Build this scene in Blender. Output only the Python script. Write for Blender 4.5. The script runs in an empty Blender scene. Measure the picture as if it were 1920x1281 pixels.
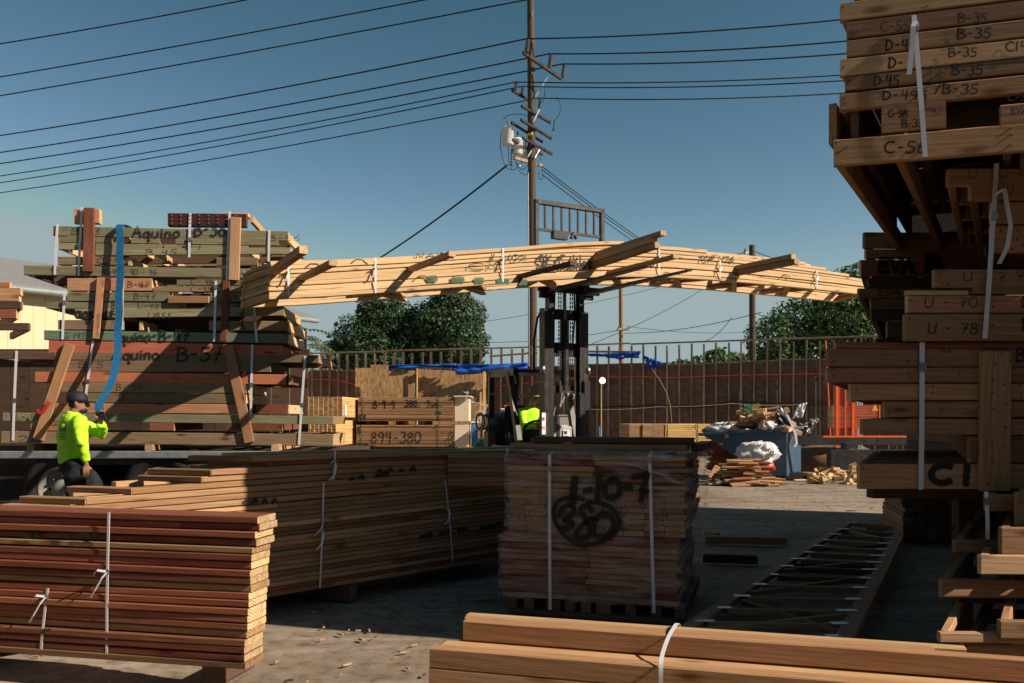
import bpy, bmesh, math, random
from mathutils import Vector, Matrix, noise
R = math.radians
rnd = random.Random(11)
C = bpy.context.scene.collection
scene = bpy.context.scene

# ---------------------------------------------------------------- camera, sky, sun, exposure
F = 1600.0; CX = 960.0; HY = 780.0; H = 1.4          # focal length in photo pixels, horizon row, eye height
cam_d = bpy.data.cameras.new('camera'); cam = bpy.data.objects.new('camera', cam_d); C.objects.link(cam)
cam.location = (0, 0, H); cam.rotation_euler = (R(90), 0, 0)
cam_d.sensor_width = 36; cam_d.lens = 36 * F / 1920; cam_d.shift_y = (HY - 640.5) / 1920
cam_d.clip_end = 3000; cam_d.clip_start = .05
scene.camera = cam
SUN_AZ = R(20); SUN_EL = R(34)                        # sun to the right and a little behind the camera
w = bpy.data.worlds.new('World'); scene.world = w; w.use_nodes = True
nt = w.node_tree; bg = nt.nodes['Background']
sky = nt.nodes.new('ShaderNodeTexSky'); sky.sky_type = 'NISHITA'; sky.sun_disc = False
sky.sun_elevation = SUN_EL; sky.sun_rotation = R(90) + SUN_AZ
sky.air_density = 1.0; sky.dust_density = 0.5; sky.ozone_density = 1.6; sky.altitude = 100
sep = nt.nodes.new('ShaderNodeSeparateColor'); cmb = nt.nodes.new('ShaderNodeCombineColor'); nt.links.new(sky.outputs[0], sep.inputs[0])
for ch, (pw, kk, top_) in enumerate(((1.96, .56, 2.9), (1.55, .67, 4.0), (1.8, .33, 5.0))):       # the photograph's steep, teal-graded sky contrast
    last = sep.outputs[ch]
    for op, val in (('MINIMUM', top_), ('POWER', pw), ('MULTIPLY', kk)):
        mn = nt.nodes.new('ShaderNodeMath'); mn.operation = op; mn.inputs[1].default_value = val; nt.links.new(last, mn.inputs[0]); last = mn.outputs[0]
    nt.links.new(last, cmb.inputs[ch])
nt.links.new(cmb.outputs[0], bg.inputs[0]); bg.inputs[1].default_value = .05
sd = bpy.data.lights.new('sun', 'SUN'); so = bpy.data.objects.new('sun', sd); C.objects.link(so)
sd.energy = 5.0; sd.angle = R(.5); sd.color = (1, .85, .68)
S = Vector((math.cos(SUN_AZ) * math.cos(SUN_EL), -math.sin(SUN_AZ) * math.cos(SUN_EL), math.sin(SUN_EL)))
so.rotation_euler = S.to_track_quat('Z', 'Y').to_euler(); so.location = (20, -10, 30)
scene.view_settings.view_transform = 'Standard'; scene.view_settings.look = 'None'
scene.view_settings.exposure = 0.58; scene.view_settings.gamma = 1

# ---------------------------------------------------------------- placing helpers
V = Vector
def P(px, py, Y): return V(((px - CX) / F * Y, Y, H - (py - HY) / F * Y))
def G(px, py, z=0.0):
    Y = (H - z) * F / (py - HY); return V(((px - CX) / F * Y, Y, z))
def plane(p0, d):
    """the point of the upright plane through p0 along d that is seen at a photo pixel"""
    nx, ny = -d[1], d[0]
    def f(px, py):
        u = (px - CX) / F; t = (p0[0] * nx + p0[1] * ny) / (u * nx + ny)
        return V((u * t, t, H - (py - HY) / F * t))
    return f

# ---------------------------------------------------------------- materials
MATS = {}
def new_mat(name):
    m = bpy.data.materials.new(name); m.use_nodes = True; MATS[name] = m
    n = m.node_tree.nodes; l = m.node_tree.links
    return m, n, l, n['Principled BSDF']
def ramp(n, stops):
    r = n.new('ShaderNodeValToRGB'); e = r.color_ramp.elements
    while len(e) < len(stops): e.new(.5)
    for k, (p, c) in enumerate(stops):
        e[k].position = p; e[k].color = (*c, 1) if len(c) == 3 else c
    return r
def mul(c, f): return tuple(min(1, x * f) for x in c)
def coords(n, l, scale, rand=True):
    """object coordinates, shifted per object so that no two boards share a grain"""
    tc = n.new('ShaderNodeTexCoord'); oi = n.new('ShaderNodeObjectInfo')
    mp = n.new('ShaderNodeMapping'); mp.inputs['Scale'].default_value = scale
    ad = n.new('ShaderNodeVectorMath'); ad.operation = 'ADD'
    sc = n.new('ShaderNodeVectorMath'); sc.operation = 'SCALE'; sc.inputs['Scale'].default_value = 37.0 if rand is True else rand
    cb = n.new('ShaderNodeCombineXYZ')
    for k in range(3): l.new(oi.outputs['Random'], cb.inputs[k])
    l.new(cb.outputs[0], sc.inputs[0]); l.new(tc.outputs['Object'], ad.inputs[0]); l.new(sc.outputs[0], ad.inputs[1])
    l.new(ad.outputs[0], mp.inputs[0])
    return mp, oi, ad
def wood(name, c, var=.25, grain=.35, knots=True, rough=.75, stain=None, stain_amt=.5, hue=.012, sc3=(1.3, 28, 28)):
    m, n, l, b = new_mat(name)
    mp, oi, ad = coords(n, l, sc3)
    n1 = n.new('ShaderNodeTexNoise'); n1.inputs['Scale'].default_value = 2.2; n1.inputs['Detail'].default_value = 7; n1.inputs['Roughness'].default_value = .65
    n1.inputs['Distortion'].default_value = .6
    l.new(mp.outputs[0], n1.inputs['Vector'])
    r1 = ramp(n, [(.28, mul(c, 1 - grain)), (.52, c), (.75, mul(c, 1 + grain * .55))])
    l.new(n1.outputs['Fac'], r1.inputs[0])
    # growth rings: wide wavy bands
    mp2 = n.new('ShaderNodeMapping'); mp2.inputs['Scale'].default_value = (.5, 9, 9); l.new(ad.outputs[0], mp2.inputs[0])
    wv = n.new('ShaderNodeTexWave'); wv.bands_direction = 'DIAGONAL'; wv.inputs['Scale'].default_value = 2.3; wv.inputs['Distortion'].default_value = 6
    wv.inputs['Detail'].default_value = 3; wv.inputs['Detail Scale'].default_value = .7
    l.new(mp2.outputs[0], wv.inputs['Vector'])
    mx = n.new('ShaderNodeMixRGB'); mx.blend_type = 'MULTIPLY'; mx.inputs[0].default_value = grain * .9
    r2 = ramp(n, [(.15, (.62, .55, .5)), (.6, (1, 1, 1))]); l.new(wv.outputs['Fac'], r2.inputs[0])
    l.new(r1.outputs[0], mx.inputs[1]); l.new(r2.outputs[0], mx.inputs[2])
    last = mx.outputs[0]
    if knots:
        mp3 = n.new('ShaderNodeMapping'); mp3.inputs['Scale'].default_value = (1.7, 5.5, 5.5); l.new(ad.outputs[0], mp3.inputs[0])
        vo = n.new('ShaderNodeTexVoronoi'); vo.inputs['Scale'].default_value = 1.4; l.new(mp3.outputs[0], vo.inputs['Vector'])
        r3 = ramp(n, [(.07, (.20, .12, .08)), (.12, (.55, .45, .38)), (.22, (1, 1, 1))]); l.new(vo.outputs['Distance'], r3.inputs[0])
        mk = n.new('ShaderNodeMixRGB'); mk.blend_type = 'MULTIPLY'; mk.inputs[0].default_value = .85
        l.new(last, mk.inputs[1]); l.new(r3.outputs[0], mk.inputs[2]); last = mk.outputs[0]
    # stains and dirt
    n4 = n.new('ShaderNodeTexNoise'); n4.inputs['Scale'].default_value = 1.6; n4.inputs['Detail'].default_value = 6
    mp4 = n.new('ShaderNodeMapping'); mp4.inputs['Scale'].default_value = (1.2, 5, 5); l.new(ad.outputs[0], mp4.inputs[0]); l.new(mp4.outputs[0], n4.inputs['Vector'])
    r4 = ramp(n, [(.36, (0, 0, 0)), (.66, (1, 1, 1))]); l.new(n4.outputs['Fac'], r4.inputs[0])
    ms = n.new('ShaderNodeMixRGB'); ms.blend_type = 'MIX'
    sm = n.new('ShaderNodeMath'); sm.operation = 'MULTIPLY'; sm.inputs[1].default_value = stain_amt; l.new(r4.outputs[0], sm.inputs[0]); l.new(sm.outputs[0], ms.inputs[0])
    l.new(last, ms.inputs[1]); ms.inputs[2].default_value = (*(stain or mul(c, .55)), 1); last = ms.outputs[0]
    # per-board shade
    hs = n.new('ShaderNodeHueSaturation'); l.new(last, hs.inputs['Color'])
    mr = n.new('ShaderNodeMapRange'); mr.inputs[3].default_value = 1 - var; mr.inputs[4].default_value = 1 + var * .7; l.new(oi.outputs['Random'], mr.inputs[0]); l.new(mr.outputs[0], hs.inputs['Value'])
    m7 = n.new('ShaderNodeMath'); m7.operation = 'MULTIPLY'; m7.inputs[1].default_value = 7.31; l.new(oi.outputs['Random'], m7.inputs[0])
    fr = n.new('ShaderNodeMath'); fr.operation = 'FRACT'; l.new(m7.outputs[0], fr.inputs[0])
    mh = n.new('ShaderNodeMapRange'); mh.inputs[3].default_value = .5 - hue; mh.inputs[4].default_value = .5 + hue * .6; l.new(fr.outputs[0], mh.inputs[0]); l.new(mh.outputs[0], hs.inputs['Hue'])
    l.new(hs.outputs[0], b.inputs['Base Color'])
    b.inputs['Roughness'].default_value = rough; b.inputs['Specular IOR Level'].default_value = .25
    bp = n.new('ShaderNodeBump'); bp.inputs['Strength'].default_value = .35; bp.inputs['Distance'].default_value = .004
    l.new(n1.outputs['Fac'], bp.inputs['Height']); l.new(bp.outputs[0], b.inputs['Normal'])
    return m
def end_grain(name, c):
    m, n, l, b = new_mat(name)
    mp, oi, ad = coords(n, l, (1, 1, 1), .12)
    wv = n.new('ShaderNodeTexWave'); wv.wave_type = 'RINGS'; wv.rings_direction = 'X'; wv.inputs['Scale'].default_value = 22; wv.inputs['Distortion'].default_value = 1.5; wv.inputs['Detail'].default_value = 2
    l.new(mp.outputs[0], wv.inputs['Vector'])
    n1 = n.new('ShaderNodeTexNoise'); n1.inputs['Scale'].default_value = 30; n1.inputs['Detail'].default_value = 5; l.new(mp.outputs[0], n1.inputs['Vector'])
    r = ramp(n, [(.1, mul(c, .55)), (.6, c), (.9, mul(c, 1.1))]); l.new(wv.outputs['Fac'], r.inputs[0])
    r2 = ramp(n, [(.3, (.6, .5, .42)), (.6, (1, 1, 1))]); l.new(n1.outputs['Fac'], r2.inputs[0])
    mx = n.new('ShaderNodeMixRGB'); mx.blend_type = 'MULTIPLY'; mx.inputs[0].default_value = .8; l.new(r.outputs[0], mx.inputs[1]); l.new(r2.outputs[0], mx.inputs[2])
    hs = n.new('ShaderNodeHueSaturation'); l.new(mx.outputs[0], hs.inputs['Color'])
    mr = n.new('ShaderNodeMapRange'); mr.inputs[3].default_value = .7; mr.inputs[4].default_value = 1.15; l.new(oi.outputs['Random'], mr.inputs[0]); l.new(mr.outputs[0], hs.inputs['Value'])
    l.new(hs.outputs[0], b.inputs['Base Color']); b.inputs['Roughness'].default_value = .9
    return m
def plain(name, c, rough=.6, metal=0, noise_amt=.25, scale=6, bump=0, spec=.4, stain=None, stain_amt=0., emit=None):
    m, n, l, b = new_mat(name)
    mp, oi, ad = coords(n, l, (1, 1, 1))
    n1 = n.new('ShaderNodeTexNoise'); n1.inputs['Scale'].default_value = scale; n1.inputs['Detail'].default_value = 8; n1.inputs['Roughness'].default_value = .6
    l.new(mp.outputs[0], n1.inputs['Vector'])
    r = ramp(n, [(.25, mul(c, 1 - noise_amt)), (.55, c), (.8, mul(c, 1 + noise_amt * .6))]); l.new(n1.outputs['Fac'], r.inputs[0]); last = r.outputs[0]
    if stain:
        n2 = n.new('ShaderNodeTexNoise'); n2.inputs['Scale'].default_value = scale * .45; n2.inputs['Detail'].default_value = 9; n2.inputs['Roughness'].default_value = .7; l.new(mp.outputs[0], n2.inputs['Vector'])
        r2 = ramp(n, [(.5, (0, 0, 0)), (.66, (1, 1, 1))]); l.new(n2.outputs['Fac'], r2.inputs[0])
        mm = n.new('ShaderNodeMath'); mm.operation = 'MULTIPLY'; mm.inputs[1].default_value = stain_amt; l.new(r2.outputs[0], mm.inputs[0])
        mx = n.new('ShaderNodeMixRGB'); l.new(mm.outputs[0], mx.inputs[0]); l.new(last, mx.inputs[1]); mx.inputs[2].default_value = (*stain, 1); last = mx.outputs[0]
    l.new(last, b.inputs['Base Color']); b.inputs['Roughness'].default_value = rough; b.inputs['Metallic'].default_value = metal; b.inputs['Specular IOR Level'].default_value = spec
    if bump:
        bp = n.new('ShaderNodeBump'); bp.inputs['Strength'].default_value = bump; bp.inputs['Distance'].default_value = .02; l.new(n1.outputs['Fac'], bp.inputs['Height']); l.new(bp.outputs[0], b.inputs['Normal'])
    if emit:
        b.inputs['Emission Color'].default_value = (*emit[0], 1); b.inputs['Emission Strength'].default_value = emit[1]
    return m
def paint(name, c, alpha=.92):
    """spray paint: the ribbon's soft edge attribute and a speckle decide what is covered"""
    m, n, l, b = new_mat(name)
    at = n.new('ShaderNodeAttribute'); at.attribute_name = 'soft'
    tc = n.new('ShaderNodeTexCoord'); n1 = n.new('ShaderNodeTexNoise'); n1.inputs['Scale'].default_value = 60; n1.inputs['Detail'].default_value = 4; l.new(tc.outputs['Object'], n1.inputs['Vector'])
    ad = n.new('ShaderNodeMath'); ad.operation = 'ADD'; l.new(at.outputs['Fac'], ad.inputs[0]); l.new(n1.outputs['Fac'], ad.inputs[1])
    mr = n.new('ShaderNodeMapRange'); mr.inputs[1].default_value = .62; mr.inputs[2].default_value = 1.15; mr.inputs[4].default_value = alpha; l.new(ad.outputs[0], mr.inputs[0])
    l.new(mr.outputs[0], b.inputs['Alpha']); b.inputs['Base Color'].default_value = (*c, 1); b.inputs['Roughness'].default_value = .7
    return m

wood('fir_pale', (.63, .455, .25), var=.14, grain=.22, stain=(.6, .38, .18), stain_amt=.35)
wood('fir_tan', (.46, .30, .16), var=.36, grain=.3, stain=(.34, .17, .07), stain_amt=.5)
wood('fir_red', (.28, .108, .06), var=.35, grain=.45, stain=(.17, .045, .022), stain_amt=.6, hue=.01)
wood('fir_brown', (.31, .19, .10), var=.36, grain=.4, stain=(.24, .115, .045), stain_amt=.5)
wood('fir_orange', (.40, .23, .12), var=.28, grain=.4, stain=(.34, .15, .055), stain_amt=.4)
wood('treated_green', (.26, .235, .15), var=.3, grain=.4, stain=(.15, .15, .075), stain_amt=.5, hue=.025)
wood('treated_teal', (.15, .22, .145), var=.1, grain=.35, stain=(.12, .19, .13), stain_amt=.5)
wood('treated_brown', (.24, .17, .10), var=.2, grain=.4, stain=(.15, .11, .07), stain_amt=.5)
wood('fir_crimson', (.42, .15, .08), var=.15, grain=.3, stain=(.36, .09, .05), stain_amt=.5, hue=.01)
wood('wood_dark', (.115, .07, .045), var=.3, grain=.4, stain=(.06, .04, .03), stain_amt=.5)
wood('wood_maroon', (.085, .028, .018), var=.2, grain=.3)
wood('weathered', (.24, .145, .10), var=.35, grain=.5, stain=(.07, .045, .035), stain_amt=.6, knots=False, sc3=(16, 16, .9))
wood('stud_grey', (.48, .35, .25), var=.3, grain=.35, stain=(.15, .10, .07), stain_amt=.6, knots=False)
wood('arm_wood', (.05, .036, .028), var=.15, grain=.4, knots=False)
wood('pole_wood', (.085, .058, .04), var=.15, grain=.45, stain=(.06, .045, .035), stain_amt=.5, knots=False)
wood('lumber_yellow', (.60, .40, .16), var=.15, grain=.25, stain=(.5, .3, .1), stain_amt=.3)
wood('plywood_pale', (.74, .62, .47), var=.1, grain=.12, knots=False, stain=(.66, .52, .36), stain_amt=.3)
wood('bark', (.10, .075, .05), var=.2, grain=.5, knots=False)
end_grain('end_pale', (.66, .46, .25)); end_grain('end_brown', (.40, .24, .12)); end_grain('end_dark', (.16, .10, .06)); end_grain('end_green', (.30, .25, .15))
plain('ink_black', (.012, .011, .01), .6)
paint('spray_black', (.008, .008, .008)); paint('spray_red', (.5, .012, .015)); paint('pencil', (.05, .035, .025), .75); paint('spray_green', (.03, .10, .05))
plain('strap_white', (.62, .62, .66), .4, noise_amt=.08); plain('steel', (.32, .33, .35), .35, .8, noise_amt=.3, scale=20)
plain('galvanised', (.42, .44, .47), .4, .6, noise_amt=.25, scale=15)
plain('black_metal', (.016, .016, .017), .45, 0, .4, 9, stain=(.06, .045, .035), stain_amt=.5)
plain('dark_steel', (.03, .03, .032), .45, .3, .4, 12, stain=(.10, .08, .06), stain_amt=.4)
plain('mast_grey', (.022, .021, .021), .45, .2, .35, 14, stain=(.15, .14, .13), stain_amt=.3)
plain('rubber', (.014, .014, .015), .85, bump=.2, scale=30)
plain('machine_grey', (.36, .36, .37), .5, 0, .2, 8, stain=(.16, .13, .11), stain_amt=.6)
plain('rim_grey', (.19, .18, .16), .6, 0, .2, 8, stain=(.08, .07, .06), stain_amt=.5); plain('tank_steel', (.16, .17, .185), .3, .7, .2, 10)
plain('hivis', (.45, .82, .03), .8, noise_amt=.07, scale=14, bump=.12, emit=None); plain('trousers', (.010, .010, .012), .85, bump=.15, scale=18)
plain('cap_black', (.010, .010, .012), .7); plain('hair', (.012, .009, .008), .6); plain('skin', (.30, .15, .10), .55, noise_amt=.12, scale=30)
plain('straw', (.42, .33, .16), .8, noise_amt=.3, scale=40); plain('boot', (.03, .02, .015), .7)
plain('webbing_blue', (.008, .105, .24), .6, noise_amt=.45, scale=22)
plain('dumpster_blue', (.036, .082, .138), .5, 0, .3, 5, stain=(.10, .085, .075), stain_amt=.55, bump=.08)
plain('tarp_blue', (.015, .085, .42), .45, noise_amt=.25, scale=12, bump=.35)
plain('bag_white', (.52, .53, .54), .4, noise_amt=.12, scale=14, bump=.5); plain('bag_black', (.018, .018, .02), .35, bump=.3)
plain('red_plastic', (.55, .03, .03), .45); plain('green_plastic', (.01, .13, .07), .4, noise_amt=.3); plain('blue_plastic', (.02, .14, .42), .45)
plain('white_paint', (.72, .72, .70), .5, noise_amt=.1, stain=(.4, .36, .3), stain_amt=.4); plain('orange_paint', (.75, .10, .015), .5, noise_amt=.15)
plain('yellow_paint', (.65, .38, .03), .5); plain('cable_black', (.008, .008, .009), .6); plain('cable_red', (.42, .035, .03), .6); plain('rope_tan', (.36, .29, .19), .8)
plain('ceramic', (.12, .125, .13), .35, noise_amt=.15); plain('transformer_grey', (.62, .64, .66), .4, noise_amt=.08, stain=(.4, .36, .3), stain_amt=.3)
plain('roof_grey', (.2, .2, .205), .85, noise_amt=.3, scale=9, bump=.3); plain('siding_cream', (.60, .50, .32), .6, noise_amt=.05)
plain('trim_grey', (.22, .26, .27), .5); plain('dirt_heap', (.16, .085, .045), .95, noise_amt=.4, bump=.6)
plain('lamp_glass', (.8, .8, .76), .3, emit=((1, .97, .9), 1.3)); plain('label_white', (.7, .7, .7), .5)
def osb():
    m, n, l, b = new_mat('osb')
    mp, oi, ad = coords(n, l, (1, 1, 1))
    vo = n.new('ShaderNodeTexVoronoi'); vo.inputs['Scale'].default_value = 26; vo.inputs['Randomness'].default_value = 1
    mp2 = n.new('ShaderNodeMapping'); mp2.inputs['Rotation'].default_value = (0, .9, .3); mp2.inputs['Scale'].default_value = (1, 1, .35); l.new(ad.outputs[0], mp2.inputs[0]); l.new(mp2.outputs[0], vo.inputs['Vector'])
    r = ramp(n, [(.1, (.24, .13, .055)), (.5, (.40, .235, .105)), (.9, (.52, .33, .15))]); l.new(vo.outputs['Color'], r.inputs[0])
    hs = n.new('ShaderNodeHueSaturation'); mr = n.new('ShaderNodeMapRange'); mr.inputs[3].default_value = .8; mr.inputs[4].default_value = 1.1; l.new(oi.outputs['Random'], mr.inputs[0]); l.new(mr.outputs[0], hs.inputs['Value'])
    l.new(r.outputs[0], hs.inputs['Color']); l.new(hs.outputs[0], b.inputs['Base Color']); b.inputs['Roughness'].default_value = .7
osb()
def leafmat(name, c1, c2):
    m, n, l, b = new_mat(name)
    g = n.new('ShaderNodeNewGeometry'); r = ramp(n, [(0, c1), (.6, c2), (1, mul(c2, 1.5))]); l.new(g.outputs['Random Per Island'], r.inputs[0])
    l.new(r.outputs[0], b.inputs['Base Color']); b.inputs['Roughness'].default_value = .5; b.inputs['Specular IOR Level'].default_value = .35
    tr = n.new('ShaderNodeBsdfTranslucent'); tr.inputs[0].default_value = (*mul(c2, 1.6), 1); mx = n.new('ShaderNodeMixShader'); mx.inputs[0].default_value = .22
    l.new(b.outputs[0], mx.inputs[1]); l.new(tr.outputs[0], mx.inputs[2]); l.new(mx.outputs[0], n['Material Output'].inputs[0])
leafmat('leaf_dark', (.012, .030, .010), (.030, .064, .02)); leafmat('leaf_light', (.028, .058, .016), (.066, .12, .032)); leafmat('leaf_palm', (.05, .08, .035), (.10, .14, .06))
def groundmat():
    m, n, l, b = new_mat('yard_dirt')
    tc = n.new('ShaderNodeTexCoord')
    def nz(s, d=9, ro=.62, sc=(1, 1, 1)):
        mp = n.new('ShaderNodeMapping'); mp.inputs['Scale'].default_value = sc; l.new(tc.outputs['Object'], mp.inputs[0])
        t = n.new('ShaderNodeTexNoise'); t.inputs['Scale'].default_value = s; t.inputs['Detail'].default_value = d; t.inputs['Roughness'].default_value = ro; l.new(mp.outputs[0], t.inputs['Vector']); return t
    a = nz(.5); r = ramp(n, [(.3, (.20, .165, .13)), (.5, (.30, .255, .21)), (.7, (.36, .31, .26))]); l.new(a.outputs['Fac'], r.inputs[0])
    d2 = nz(9, 10, .7); r2 = ramp(n, [(.34, (.45, .4, .35)), (.5, (.92, .9, .88)), (.72, (1.15, 1.13, 1.1))]); l.new(d2.outputs['Fac'], r2.inputs[0])
    mx = n.new('ShaderNodeMixRGB'); mx.blend_type = 'MULTIPLY'; mx.inputs[0].default_value = .85; l.new(r.outputs[0], mx.inputs[1]); l.new(r2.outputs[0], mx.inputs[2])
    d3 = nz(1.1, 8, .6, (.35, 1.6, 1)); r3 = ramp(n, [(.42, (.62, .55, .48)), (.52, (1, 1, 1)), (.60, (.50, .42, .36)), (.66, (1, 1, 1))]); l.new(d3.outputs['Fac'], r3.inputs[0])
    m3 = n.new('ShaderNodeMixRGB'); m3.blend_type = 'MULTIPLY'; m3.inputs[0].default_value = .6; l.new(mx.outputs[0], m3.inputs[1]); l.new(r3.outputs[0], m3.inputs[2])
    # hairline cracks and worn, oily patches of the slab
    wn = nz(2.2, 4); va = n.new('ShaderNodeVectorMath'); va.operation = 'ADD'; l.new(tc.outputs['Object'], va.inputs[0]); sc_ = n.new('ShaderNodeVectorMath'); sc_.operation = 'SCALE'; sc_.inputs['Scale'].default_value = .35; l.new(wn.outputs['Color'], sc_.inputs[0]); l.new(sc_.outputs[0], va.inputs[1])
    vc = n.new('ShaderNodeTexVoronoi'); vc.feature = 'DISTANCE_TO_EDGE'; vc.inputs['Scale'].default_value = .17; l.new(va.outputs[0], vc.inputs['Vector'])
    rc = ramp(n, [(.0, (.35, .3, .26)), (.002, (.6, .55, .5)), (.005, (1, 1, 1))]); l.new(vc.outputs['Distance'], rc.inputs[0])
    m4 = n.new('ShaderNodeMixRGB'); m4.blend_type = 'MULTIPLY'; m4.inputs[0].default_value = .45; l.new(m3.outputs[0], m4.inputs[1]); l.new(rc.outputs[0], m4.inputs[2])
    d5 = nz(.9, 6, .55, (1, 1, 1)); r5 = ramp(n, [(.60, (1, 1, 1)), (.70, (.48, .44, .41))]); l.new(d5.outputs['Fac'], r5.inputs[0])
    m5 = n.new('ShaderNodeMixRGB'); m5.blend_type = 'MULTIPLY'; m5.inputs[0].default_value = .7; l.new(m4.outputs[0], m5.inputs[1]); l.new(r5.outputs[0], m5.inputs[2])
    l.new(m5.outputs[0], b.inputs['Base Color']); b.inputs['Roughness'].default_value = .92; b.inputs['Specular IOR Level'].default_value = .2
    d4 = nz(26, 8, .7)
    ah = n.new('ShaderNodeMath'); ah.operation = 'ADD'; l.new(d2.outputs['Fac'], ah.inputs[0]); l.new(d4.outputs['Fac'], ah.inputs[1])
    bp = n.new('ShaderNodeBump'); bp.inputs['Strength'].default_value = .3; bp.inputs['Distance'].default_value = .02; l.new(ah.outputs[0], bp.inputs['Height']); l.new(bp.outputs[0], b.inputs['Normal'])
groundmat()
def wrapmat():
    m, n, l, b = new_mat('stretch_wrap')
    tc = n.new('ShaderNodeTexCoord'); mp = n.new('ShaderNodeMapping'); mp.inputs['Scale'].default_value = (2.2, 2.2, 16); mp.inputs['Rotation'].default_value = (.06, .1, 0); l.new(tc.outputs['Object'], mp.inputs[0])
    t = n.new('ShaderNodeTexNoise'); t.inputs['Scale'].default_value = 1.7; t.inputs['Detail'].default_value = 8; t.inputs['Roughness'].default_value = .62; t.inputs['Distortion'].default_value = .5; l.new(mp.outputs[0], t.inputs['Vector'])
    mr = n.new('ShaderNodeMapRange'); mr.inputs[1].default_value = .42; mr.inputs[2].default_value = .78; mr.inputs[3].default_value = .0; mr.inputs[4].default_value = .46; l.new(t.outputs['Fac'], mr.inputs[0])
    tr = n.new('ShaderNodeBsdfTransparent'); mx = n.new('ShaderNodeMixShader'); l.new(mr.outputs[0], mx.inputs[0]); l.new(tr.outputs[0], mx.inputs[1]); l.new(b.outputs[0], mx.inputs[2]); l.new(mx.outputs[0], n['Material Output'].inputs[0])
    b.inputs['Base Color'].default_value = (.70, .68, .68, 1); b.inputs['Roughness'].default_value = .18  # streaky sheen of the film is put into its whitish colour
    bp = n.new('ShaderNodeBump'); bp.inputs['Strength'].default_value = .7; bp.inputs['Distance'].default_value = .02; l.new(t.outputs['Fac'], bp.inputs['Height']); l.new(bp.outputs[0], b.inputs['Normal'])
wrapmat()

# ---------------------------------------------------------------- objects
LOC = {}
def prop(o, label, cat, group=None, kind=None):
    if label: o['label'] = label
    if cat: o['category'] = cat
    if group: o['group'] = group
    if kind: o['kind'] = kind
def thing(name, label, cat, loc, group=None):
    o = bpy.data.objects.new(name, None); C.objects.link(o); o.location = loc; o.empty_display_size = .2
    prop(o, label, cat, group); LOC[o] = V(loc); return o
def link(name, me, parent, M=None, label=None):
    """a mesh in world coordinates (M=None) or local ones placed by the world matrix M"""
    o = bpy.data.objects.new(name, me); C.objects.link(o)
    root = LOC.get(parent, V((0, 0, 0)))
    if M is None:
        me.transform(Matrix.Translation(-root))
        LOC[o] = root
    else: o.matrix_basis = Matrix.Translation(-root) @ M
    o.parent = parent
    if label: o['label'] = label
    return o
def top(name, me, loc, label, cat, group=None, kind=None, M=None):
    o = bpy.data.objects.new(name, me); C.objects.link(o)
    if M is not None: o.matrix_basis = M
    else: me.transform(Matrix.Translation(-V(loc))); o.location = loc
    LOC[o] = V(loc) if loc is not None else M.translation
    prop(o, label, cat, group, kind); return o
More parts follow.
